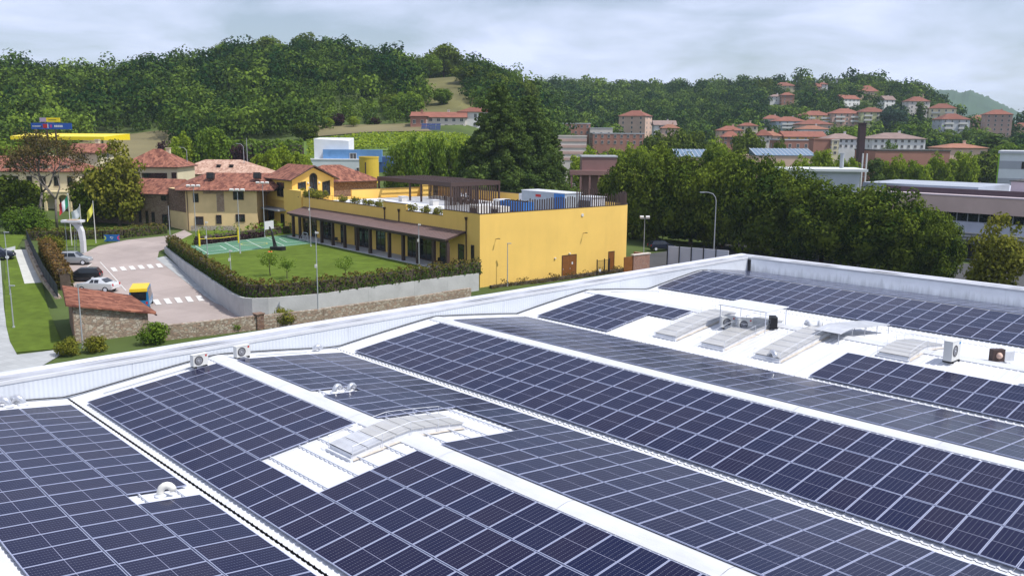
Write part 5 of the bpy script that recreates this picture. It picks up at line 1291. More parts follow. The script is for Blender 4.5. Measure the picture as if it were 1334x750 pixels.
# people
def person(label, x, y, z, rz, shirt, trousers, hair=(.03, .02, .015), stride=.0, arm=.0):
    m = bpy.data.materials.new('clothing'); m.use_nodes = True; n, l = m.node_tree.nodes, m.node_tree.links; b = n['Principled BSDF']; b.inputs['Roughness'].default_value = .9
    tcn = n.new('ShaderNodeTexCoord'); s = n.new('ShaderNodeSeparateXYZ'); l.new(tcn.outputs['Object'], s.inputs[0]); mr = n.new('ShaderNodeMath'); mr.operation = 'DIVIDE'; mr.inputs[1].default_value = 1.8; l.new(s.outputs[2], mr.inputs[0])
    rp_ = n.new('ShaderNodeValToRGB'); rp_.color_ramp.interpolation = 'CONSTANT'; e = rp_.color_ramp.elements
    e[0].color = (.03, .03, .03, 1); e[1].position = .045; e[1].color = (*trousers, 1)
    for p_, c_ in ((.55, shirt), (.835, (.52, .33, .25)), (.945, hair)): q = e.new(p_); q.color = (*c_, 1)
    l.new(mr.outputs[0], rp_.inputs[0]); l.new(rp_.outputs[0], b.inputs['Base Color'])
    V = [(0, 0, .96), (0, 0, 1.2), (0, 0, 1.42), (0, 0, 1.53), (0, -.015, 1.64), (0, -.01, 1.75)]; Rr = [(.15, .11), (.15, .10), (.16, .10), (.06, .06), (.088, .10), (.07, .08)]; E_ = [(0, 1), (1, 2), (2, 3), (3, 4), (4, 5)]
    for sd_ in (-1, 1):
        i = len(V); V += [(sd_ * .10, 0, .88), (sd_ * .11, -stride * sd_ * .5 - .01, .5), (sd_ * .11, stride * sd_ * .4, .10), (sd_ * .12, stride * sd_ * .4 - .16, .05)]; Rr += [(.095, .1), (.065, .065), (.045, .045), (.04, .035)]; E_ += [(0, i), (i, i + 1), (i + 1, i + 2), (i + 2, i + 3)]
        i = len(V); V += [(sd_ * .21, 0, 1.40), (sd_ * .26, .02, 1.13), (sd_ * .25, -.08 - arm, .92 + arm * .7), (sd_ * .24, -.12 - arm, .80 + arm * .9)]; Rr += [(.06, .06), (.045, .045), (.035, .035), (.035, .025)]; E_ += [(2, i), (i, i + 1), (i + 1, i + 2), (i + 2, i + 3)]
    me = bpy.data.meshes.new('person'); me.from_pydata(V, E_, []); me.materials.append(m); o = link(me, 'person', None, (x, y, z), rz); tag(o, label, 'person')
    o.modifiers.new('skin', 'SKIN'); o.modifiers.new('sub', 'SUBSURF').render_levels = 2
    for q, rr_v in zip(me.skin_vertices[0].data, Rr): q.radius = rr_v
    me.skin_vertices[0].data[0].use_root = True; return o
pa = P(580.5, 254.5, 7.5); pb = P(586, 254.8, 7.5)
person('person in a white top and dark trousers by the pergola screen', *YW(18.9, 29.7), 7.03, R(20), (.7, .7, .72), (.02, .02, .025), stride=.2)
person('person in a white shirt standing close behind another on the terrace', *YW(19.2, 29.0), 7.03, R(60), (.72, .72, .74), (.02, .02, .02), stride=.1, arm=.2)
x, y = P(895, 345, 0); person('person in a yellow high-visibility vest on the street behind the parapet', x, y, 0.05, R(90), (.55, .75, .03), (.03, .03, .05), stride=.25)
# chairs under the portico
ch = None; M_ch = mat('dark_chair', (.04, .035, .03), .6, .1)
for k, px in enumerate((431, 438.5, 446, 570, 576)):
    b = fb(px, -1.0); x, y = YW(-1.0, b)
    if ch is None:
        ch = thing('portico_chair', 'dark outdoor chair under the portico', 'chair', (x, y, L + .06), YTH + R(90), 'chairs under the portico')
        MB().bx(-.25, .25, -.25, .25, .42, .47).build('seat', M_ch, ch); MB().bx(-.25, .25, .2, .25, .47, .9).build('backrest', M_ch, ch)
        for sx in (-1, 1):
            for sy in (-1, 1): MB().bx(sx * .22 - .02, sx * .22 + .02, sy * .22 - .02, sy * .22 + .02, 0, .42).build('leg', M_ch, ch)
    else: copy_thing(ch, (x, y, L + .06), YTH + R(90 + 35 * k))

# ================================================================== OLD FARM BUILDINGS ON THE LEFT
def along(p, q, px):                       # fraction along a wall where a sight line meets it
    d = ray(px, 300); k = d[0] / d[1]; dx, dy = q[0] - p[0], q[1] - p[1]
    return (k * p[1] - p[0]) / (dx - k * dy)
def poly_roof(eaves, z, ridge, rise, th=.15):
    mb = MB(); n = len(eaves); (r0, r1) = ridge; zt = z + rise
    up = [(p[0], p[1], z + th) for p in eaves]; lo = [(p[0], p[1], z) for p in eaves]; A, B = (*r0, zt), (*r1, zt)
    mb.face([up[0], up[1], B, A]); mb.face([up[1], up[2], B]); mb.face([up[2], up[3], A, B]); mb.face([up[3], up[0], A])
    for i in range(4): mb.face([lo[i], lo[(i + 1) % 4], up[(i + 1) % 4], up[i]], 1)
    mb.face(lo[::-1], 1); return mb
def wall_window(t, o, p, q, px0, px1, y0, y1, frame=M_brown, name='window'):
    ln = hypot(q[0] - p[0], q[1] - p[1]); s0, s1 = along(p, q, px0), along(p, q, px1); a = atan2(q[1] - p[1], q[0] - p[0])
    sm = (s0 + s1) / 2; x, y = p[0] + (q[0] - p[0]) * sm, p[1] + (q[1] - p[1]) * sm; zt, zb = AT((px0 + px1) / 2, y0, y)[2], AT((px0 + px1) / 2, y1, y)[2]
    window(t, x - o[0], y - o[1], zb - o[2], abs(s1 - s0) * ln, zt - zb, a, frame, name)
A, B, C, D = (-52.2, 139.8), (-41.0, 140.4), (-41.0, 151), (-56.6, 151); E_ = (-56.6, 144.4)
fo = (A[0], A[1], T(*A)); t = thing('farmhouse', 'beige farmhouse with patchy exposed brick and a clay tile roof', 'house', fo)
rel = lambda p: (p[0] - fo[0], p[1] - fo[1]); HZ = 8.35 - fo[2]
MB().prism([rel(A), rel(B), rel(C), rel(D), rel(E_)], -.6, HZ).build('wall', M_beige, t)
dE = np.array(E_) - np.array(A); nE = np.array([-dE[1], dE[0]]); nE = nE / np.linalg.norm(nE) * (-.05 if nE[0] > 0 else .05)
MB().prism([rel(A), rel(tuple(np.array(A) + nE)), rel(tuple(np.array(E_) + nE)), rel(E_)], 2.9, HZ - .01).build('brick_side', M_brickdark, t)
eo = [(-53.4, 138.8), (-38.0, 139.6), (-38.0, 152), (-58.6, 152)]
ro = poly_roof([rel(p) for p in eo], HZ - .12, (rel((-50.5, 145.8)), rel((-36.5, 146.0))), 2.6).build('roof', [M_tile, M_brown], t)
for px in (274, 335):
    x, y, z = AT(px, 229, 142.5); MB().box(0, 0, 0, 1.1, .9, .95, 0, 0, R(-12)).build('roof_light', M_black, ro, (x - fo[0], 142.6 - fo[1], z - fo[2]))
for w in ((253.9, 261, 252, 263.6), (306, 319.5, 249.5, 260.4), (255, 266, 282, 293), (282.5, 289.5, 280, 291.6), (308, 320, 279, 289)): wall_window(t, fo, A, B, *w)
bp = lambda px0, px1, y0, y1, m, nm, pr=.012: MB().bx(along(A, B, px0) * 11.2, along(A, B, px1) * 11.2, -pr, 0, AT(px0, y1, 140)[2] - fo[2], AT(px0, y0, 140)[2] - fo[2]).build(nm, m, t, (0, 0, 0), atan2(B[1] - A[1], B[0] - A[0]))
bp(267, 284, 246.5, 252.5, stone_mat('patch_brick', [(.42, .28, .20), (.48, .34, .25), (.36, .24, .18)], 5, (.46, .37, .28)), 'exposed_brick'); bp(284.1, 294, 246.5, 276, MATS['patch_brick'], 'exposed_brick')
bp(249, 307, 294, 302, stone_mat('rubble_base', [(.50, .44, .36), (.40, .30, .22), (.56, .5, .42)], 4, (.42, .36, .28)), 'rubble_base', .02)
MB().tube([(along(A, B, 246.5) * 11.2, -.1, -.2), (along(A, B, 246.5) * 11.2, -.1, HZ - .1)], .06, 6).build('downpipe', M_brown, t)
# long brick wing running back
W0, W1 = (-57.0, 144.5), (-73.0, 149.2); wo = (W1[0], W1[1], T(*W1)); t = thing('brick_wing', 'long brick farm wing with narrow doors under a sagging clay roof', 'house', wo)
dW = np.array(W0) - np.array(W1); lW = np.linalg.norm(dW); aW = atan2(dW[1], dW[0]); HW = 7.3 - wo[2]
o_ = t; t.rotation_euler = (0, 0, aW)
M_brickbrown = stone_mat('brown_brick', [(.26, .17, .12), (.31, .21, .15), (.22, .14, .10), (.36, .27, .20)], 4.2, (.32, .26, .20))
MB().bx(0, lW - .05, 0, 7.5, -.6, HW).build('wall', M_brickbrown, t)
poly_roof([(-.6, -.7), (lW + .3, -.7), (lW + 1.5, 8.2), (-.6, 8.2)], HW - .1, ((1.0, 4.2), (lW + .6, 4.2)), 2.4).build('roof', [M_tile, M_brown], t)
for px0, px1, y0, y1 in ((167.5, 171, 270, 288), (182.5, 185.7, 273, 290), (191.3, 194.8, 274.5, 292.5), (199, 203, 276, 294.5), (212.5, 219.5, 279, 298), (213, 219, 255, 261.5)):
    sm = along(W1, W0, (px0 + px1) / 2); ww = abs(along(W1, W0, px1) - along(W1, W0, px0)) * lW; yy = W1[1] + dW[1] * sm; zb, zt = AT(px0, y1, yy)[2] - wo[2], AT(px0, y0, yy)[2] - wo[2]
    window(t, sm * lW, -.001, zb, ww, zt - zb, 0, M_brown, 'door' if zt - zb > 1.5 else 'window')
def hpx(label, px0, px1, yr, ye, yb, D, wall, roof, kind='hip', fl=2, nw=4, dep=None, yaw=0., name='house', cat='house', group=None, **k):
    """house whose front spans a surveyed bearing range at distance D"""
    ya = abs(R(yaw)); wa = (px1 - px0) * D / FPX; dep_k = .72 if dep is None else None
    w = wa / (cos(ya) + .72 * sin(ya)) if dep is None else max(2., (wa - dep * sin(ya)) / cos(ya)); d = dep or w * .72
    pc = (px0 + px1) / 2; ff = (w * sin(ya) + d * cos(ya)) / 2
    x, y, ze = AT(pc, ye, D); zr_ = AT(pc, yr, D + ff)[2]; zb = AT(pc, yb, D)[2]
    xc, yc = x * (D + ff) / D, D + ff
    return house(name, label, cat, xc, yc, zb, w, d, ze - zb, max(.3, zr_ - ze), R(yaw), wall, roof, kind, fl, nw, group=group, below=max(3., zb - T(xc, yc) + 2.5), **k)
WALL = {}
def wm(n, c): 
    if n not in WALL: WALL[n] = mat('render_' + n, c, .9, .1, .3)
    return WALL[n]
W_cream, W_white, W_pink, W_yel, W_grey = wm('cream', (.62, .55, .38)), wm('white', (.68, .67, .66)), wm('pink', (.56, .36, .30)), wm('yellow', (.66, .52, .22)), wm('grey', (.46, .47, .50))
W_brick, W_brown, W_peach, W_pale = wm('brick', (.34, .17, .13)), wm('brown', (.17, .095, .085)), wm('peach', (.60, .42, .33)), wm('pale', (.60, .54, .50))
ch_ = hpx('cream house with a clay roof and dark glazed band above the brick wing', 170, 243, 194, 217, 262, 163, W_cream, M_tile, 'hip', 2, 0, dep=9, nside=0)
window(ch_, 1.0, -4.51, 5.3 - 1.6, 4.6, 1.5, 0, M_brown); window(ch_, 4.6, -4.51, 4.2, .9, 1.1, 0, M_brown)
hpx('farm hall with a broad salmon tile roof behind the farmhouse', 232, 352, 208, 227, 262, 174, W_cream, M_salmon, 'hip', 1, 0, dep=11, nside=0, chim=0)
for px in (285, 301.5):
    x, y, z = AT(px, 217, 176.5); t = thing('roof_flue', 'square dark flue in the salmon tile roof', 'flue', (x, 176.5, z - .6), 0, 'flues in the salmon roof'); MB().bx(-.35, .35, -.35, .35, -.6, .9).bx(-.42, .42, -.42, .42, .9, 1.0).build('flue', M_black, t)
vl = hpx('old cream villa with arcade and dormers behind the bare tree', -40, 118, 203, 223, 279, 163, W_cream, M_tile, 'hip', 2, 9, dep=10, wh=1.8, ww=1.0, frame=M_brown)
for k, px in enumerate((8, 33, 57, 82)):
    x, y, z = AT(px, 217, 163); dm = MB().bx(-.7, .7, -.1, 2.2, 0, 1.1, 0).prism([(-.9, -.3), (.9, -.3), (.9, 2.3), (-.9, 2.3)], 1.1, 1.25, 1); o = dm.build('dormer', [W_cream, M_tile], vl, (x - vl.location.x, -4.3, z - vl.location.z - .9)); window(o, 0, -.11, .25, .8, .75, 0, M_brown)
M_arch = wm('arcade', (.70, .58, .34))
for k in range(7):                          # arcade of arches
    x, y, z = AT(20 + 16 * k, 277, 160.5); mb = MB(); w, h = 2.26, 2.9
    for s in (-1, 1): mb.bx(s * w / 2 - .22 if s > 0 else -w / 2, s * w / 2 if s > 0 else -w / 2 + .22, 0, .4, -.5, h)
    pts = [(-w / 2 + .22, h)] + [((w / 2 - .22) * -cos(a), h + .1 + .75 * sin(a)) for a in np.linspace(0, pi, 9)] + [(w / 2 - .22, h)]
    top = h + 1.25
    for (xa, za), (xb, zb_) in zip(pts[:-1], pts[1:]): mb.face([(xa, 0, za), (xb, 0, zb_), (xb, 0, top), (xa, 0, top)]); mb.face([(xa, 0, za), (xa, .4, za), (xb, .4, zb_), (xb, 0, zb_)])
    mb.bx(-w / 2, -w / 2 + .22, 0, .4, h, top).bx(w / 2 - .22, w / 2, 0, .4, h, top).bx(-w / 2, w / 2, -.06, 2.4, top, top + .18); mb.build('arch', M_arch, vl, (x - vl.location.x, 160.5 - vl.location.y, 2.2 - vl.location.z))
hpx('small gabled cream house rising behind the villa roof', 99, 140, 187, 199, 225, 176, W_cream, M_tile, 'gable', 2, 1, dep=7, yaw=0, nside=1)
# fuel station: yellow canopy and lettered sign pylon
x, y, zc = AT(78, 174, 222); g = T(x, y); t = thing('station_canopy', 'broad yellow canopy of the filling station at the foot of the wood', 'canopy', (x, y, g)); M_sty = mat('canopy_yellow', (.78, .60, .015), .45, .05)
hz_ = zc - g; MB().prism([(-12.5, 0), (11.0, 0), (13.6, 9), (-12.5, 9)], hz_ - 1.6, [hz_ - .75, hz_ - .75, hz_, hz_]).build('canopy_roof', M_sty, t)
for k in (-9, 0, 9): MB().bx(k - .2, k + .2, 3, 3.4, -.6, hz_ - 1.6).build('post', M_pole, t)
x, y, z = AT(67, 168.5, 216); g = T(x, y); t = thing('sign_pylon', 'blue tapered roadside sign with a smaller yellow sign above', 'sign', (x, y, g)); zb = z - g; M_sblue = mat('pylon_blue', (.02, .08, .34), .45, .05)
MB().prism([(-4.9, 0), (4.1, 0), (4.9, 0), (4.9, .3), (-4.9, .3)], zb, zb + 1.5).build('blue_board', M_sblue, t); MB().tube([(-1.2, .15, -.5), (-1.2, .15, zb)], .22, 8).build('mast', M_brown, t); MB().tube([(.9, .15, -.5), (.9, .15, zb)], .22, 8).build('mast', M_brown, t)
MB().bx(-2.7, -1.1, 0, .25, zb + 1.75, zb + 2.75).build('lilac_board', mat('lilac', (.42, .32, .45), .5), t); MB().bx(-1.1, 2.2, 0, .25, zb + 1.75, zb + 2.75).build('yellow_board', M_sty, t); MB().bx(-.6, 1.4, -.02, 0, zb + 2.15, zb + 2.3).build('lettering', M_brown, t); MB().bx(-1.0, .8, .1, .2, zb + 1.5, zb + 1.75).build('spacer', M_pole, t)
MB().bx(-2.0, -.95, -.02, 0, zb + .3, zb + 1.25).build('red_emblem', M_red, t); MB().prism([(-.9, -.02), (-.7, -.02), (-.7, 0), (-.9, 0)], zb + .25, zb + 1.3).build('white_slash', M_white, t); MB().bx(-.3, .2, -.02, 0, zb + .4, zb + 1.1).build('pink_mark', mat('pinkmark', (.4, .06, .25), .5), t)
for k in range(5): MB().bx(.75 + k * .42, 1.08 + k * .42, -.02, 0, zb + .5, zb + 1.0).build('letter', M_white, t)
MB().bx(-4.6, -2.5, -.02, 0, zb + .6, zb + .8).build('small_lettering', M_frame_w, t)
# white and blue hall with yellow drum
x, y, z = AT(440, 229, 205); g = 5.0; t = thing('white_hall', 'white hall with a slanted tower, blue panel wall and pale base', 'building', (x, y, g)); Zf = lambda py, D=205: AT(440, py, D)[2] - g; Xf = lambda px: (px - 440) * 205 / FPX
M_wht, M_bpan = wm('hallwhite', (.74, .75, .76)), mat('blue_panels', (.13, .28, .52), .45, .15, .5)
MB().prism([(Xf(408), 2), (Xf(453), 2), (Xf(453), 9), (Xf(408), 9)], Zf(212), [Zf(181), Zf(183.5), Zf(180), Zf(180)]).build('tower', M_wht, t)
bw_ = MB().bx(Xf(421), Xf(497), .6, 1.9, Zf(211), Zf(195)).build('blue_wall', M_bpan, t); MB().bx(Xf(404), Xf(470), -.8, 8.8, -3, Zf(208.5)).build('base_wall', wm('halgrey', (.60, .65, .66)), t); MB().bx(Xf(403.5), Xf(470), -.9, .58, Zf(208.4), Zf(207)).build('ledge', M_wht, t)
for k in range(9): MB().bx(Xf(421 + k * 8.4), Xf(421 + k * 8.4 + 8.0), .57, .6, Zf(208.5), Zf(195.4)).build('panel', M_bpan, bw_)
window(t, Xf(460), .56, Zf(208), 1.6, 1.5, 0, M_frame_w); MB().bx(Xf(493), Xf(508), 1, 7, Zf(235), Zf(204)).build('blue_block', mat('deep_blue_panels', (.05, .10, .24), .5, .1), t); window(t, Xf(468.5), -.85, Zf(228), 1.2, 1.8, 0, M_frame_w)
x, y, z = AT(480.5, 204, 196); g = T(x, y); t = thing('yellow_drum', 'yellow cylindrical tower with a narrow slit window', 'tower', (x, y, g)); hh = z - g; r_ = 12.5 * 196 / FPX
MB().lathe([(r_, -1), (r_, hh - .3), (r_ + .08, hh - .3), (r_ + .08, hh), (r_ - .3, hh), (r_ - .3, hh - .2)], 32).build('wall', mat('drum_yellow', (.60, .43, .05), .8, .06), t, smooth=False); MB().bx(-.55, -.3, -r_ - .03, -r_ + .12, 1.0, hh - 1.2).build('slit_window', M_brown, t)
# hillside farm
fm = hpx('hillside farmhouse with a long clay roof above the vineyard', 538, 607, 146, 153, 169, 292, W_pale, M_tilefar, 'gable', 2, 7, dep=8, ww=1.1)
hpx('hillside farm block with a tall white gable at the farmhouse end', 598, 642, 140, 146, 168, 296, W_white, M_tilefar, 'hip', 2, 3, dep=8); hpx('low timber barn with a wide clay roof joined to the hillside farmhouse', 536, 556, 147, 151.5, 166, 287, W_brick, M_tilefar, 'hip', 1, 2, dep=6)
x, y, z = on_ground(561, 171); x, y, z = AT(561, 171.5, 278); t = thing('ground_solar_array', 'tilted rack of blue solar panels in front of the hillside farm', 'solar panels', (x, y, z)); sp_ = mat('far_solar', (.025, .04, .11), .2, .1, 3, spec=.6)
for i in range(4):
    for j in range(3): o = MB().bx(-.72, .72, -.5, .5, 0, .04).build('solar_panel', sp_, t, (-2.3 + i * 1.52, .5 + j * .82, .6 + j * .78)); o.rotation_euler = (R(43), 0, 0)
for k in (-2.6, 2.6): MB().bx(k - .06, k + .06, 1.6, 1.75, -1.5, 1.6).build('leg', M_pole, t)

# ================================================================== RIGHT: LONG BUILDING, STREET BEHIND THE FACTORY
M_asph = mat('asphalt', (.075, .075, .078), .9, .15, .3, bump=.2, bscale=10)
sheet('street', [FW(76.5, 60), FW(76.5, 20), FW(76.5, -30)], [FW(86, 60), FW(86, 20), FW(86, -30)], M_asph, .03, 3, sub=4); sheet('back_street', [FW(30, 53), FW(60, 54), FW(92, 56)], [FW(30, 60), FW(60, 61), FW(92, 63)], M_asph, .025, 3, sub=3)
sheet('pavement', [FW(86, 54), FW(86, -30)], [FW(88, 54), FW(88, -30)], M_slab, .12, 3, sub=6); sheet('yard', [FW(90, 80), FW(90, -40)], [FW(130, 80), FW(130, -40)], mat('yard_tarmac', (.07, .07, .072), .9, .15, .2), .015, 4, sub=4)
t = thing('long_building', 'long building with pink fascia, dark window band and grey wall', 'building', (56.5, 136.4, 0), FTH - pi / 2); M_fasc = wm('fascia', (.60, .45, .39)); M_gw = wm('greywall', (.50, .52, .59))
MB().bx(0, 60, .6, 40, -.5, 8.9).build('core', M_gw, t); MB().bx(-.4, 60, -.5, .55, 6.7, 9.0).build('fascia', M_fasc, t); MB().bx(-.5, 60, -.6, 1.2, 9.0, 9.2).build('coping', wm('pinkgrey', (.50, .42, .44)), t); MB().bx(0, 60, .0, .58, -.5, 5.4).build('wall', M_gw, t)
for k in range(40):
    if k * 1.5 > 59: break
    o = MB().bx(k * 1.5 + .06, k * 1.5 + 1.44, .5, .56, 5.45, 6.65).build('window', M_glass, t); MB().bx(k * 1.5 - .06, k * 1.5 + .06, .42, .57, 5.4, 6.7).build('mullion', M_pole, o)
for zz in (2.9, 3.35, 3.8): MB().bx(8, 24, -.5, .0, zz, zz + .14).build('louvre', M_frame_w, t)
cn = MB().prism([(9, -2.6), (18, -2.6), (18, -.01), (9, -.01)], 2.5, [2.6, 2.6, 2.85, 2.85]).build('canopy', mat('dark_canopy', (.06, .06, .075), .4, .2, 2), t)
for k in range(4): window(t, 11 + k * 1.7, -.001, .1, 1.4, 2.3, 0, M_brown, 'door')
MB().bx(6.6, 7.6, -.03, 0, 1.2, 2.2).build('red_notice', M_red, t); MB().bx(0, 60, 3.0, 3.6, 9.0, 9.9).build('roof_edge', mat('plum_band', (.09, .055, .065), .6, .1), t); MB().bx(-6, 12, 8, 22, 8.9, 10.0).build('roof_sheet', wm('palesheet', (.34, .37, .42)), t); pb_ = MB().bx(14, 26, 16, 24, 8.9, 10.7).build('plant_room', wm('pinkbox', (.50, .40, .42)), t); MB().bx(13.8, 26.2, 15.8, 24.2, 10.7, 10.85).build('plant_roof', M_gutter, pb_)
# brick gatehouse, gate, white street wall
x, y = P(836, 356, 0); t = thing('brick_gatehouse', 'low brick enclosure with timber gate beside the yellow end wall', 'enclosure', (x - 1.3, y - 1.5, 0), YTH); M_redbrick = stone_mat('red_brick', [(.36, .18, .13), (.42, .22, .16), (.32, .16, .12)], 6, (.42, .34, .30))
MB().bx(0, 3.0, 0, .35, -.3, 2.5).bx(2.65, 3.0, .36, 2.5, -.3, 2.5).build('wall', M_redbrick, t); MB().bx(-.1, 3.1, -.08, .43, 2.5, 2.62).build('coping', wm('pale', (.6, .54, .5)), t); MB().bx(-1.6, -.1, .1, .2, 0, 2.4).build('timber_gate', M_wood, t)
t = thing('garden_gate', 'black metal gate and railing among rusty plants by the end wall', 'gate', (*YW(17.6, -1.2), 0), YTH)
for k in (0, 1.3, 2.2): MB().bx(k - .05, k + .05, -.05, .05, 0, 2.0).build('post', M_black, t)
for k in np.arange(.15, 2.2, .16): MB().bx(k - .012, k + .012, -.012, .012, .15, 1.8).build('bar', M_black, t)
MB().bx(0, 2.2, -.02, .02, 1.78, 1.82).bx(0, 2.2, -.02, .02, .12, .16).build('rail', M_black, t); MB().bx(.3, .7, -.03, -.021, .4, .75).build('notice', M_white, t)
wa_, wb_ = np.array(P(869, 345, 0)), np.array(P(948, 352, 0)); dd = wb_ - wa_; t = thing('street_wall', 'pale grey panel wall along the street under the plane trees', 'wall', (*wa_, 0), atan2(dd[1], dd[0])); lw_ = np.linalg.norm(dd)
for k in range(5): MB().bx(lw_ * k / 5 + .01, lw_ * (k + 1) / 5 - .01, 0, .15, -.3, 2.6).build('wall_panel', M_gw, t); MB().bx(lw_ * k / 5 - .06, lw_ * k / 5 + .06, -.1, -.001, -.3, 2.9).build('post', M_black, t)
x, y = P(848, 333, 0); car('dark car parked under the plane trees beyond the gatehouse', x + 2.5, y + 6, R(15), paintm('dark_blue_paint', (.015, .02, .04)))

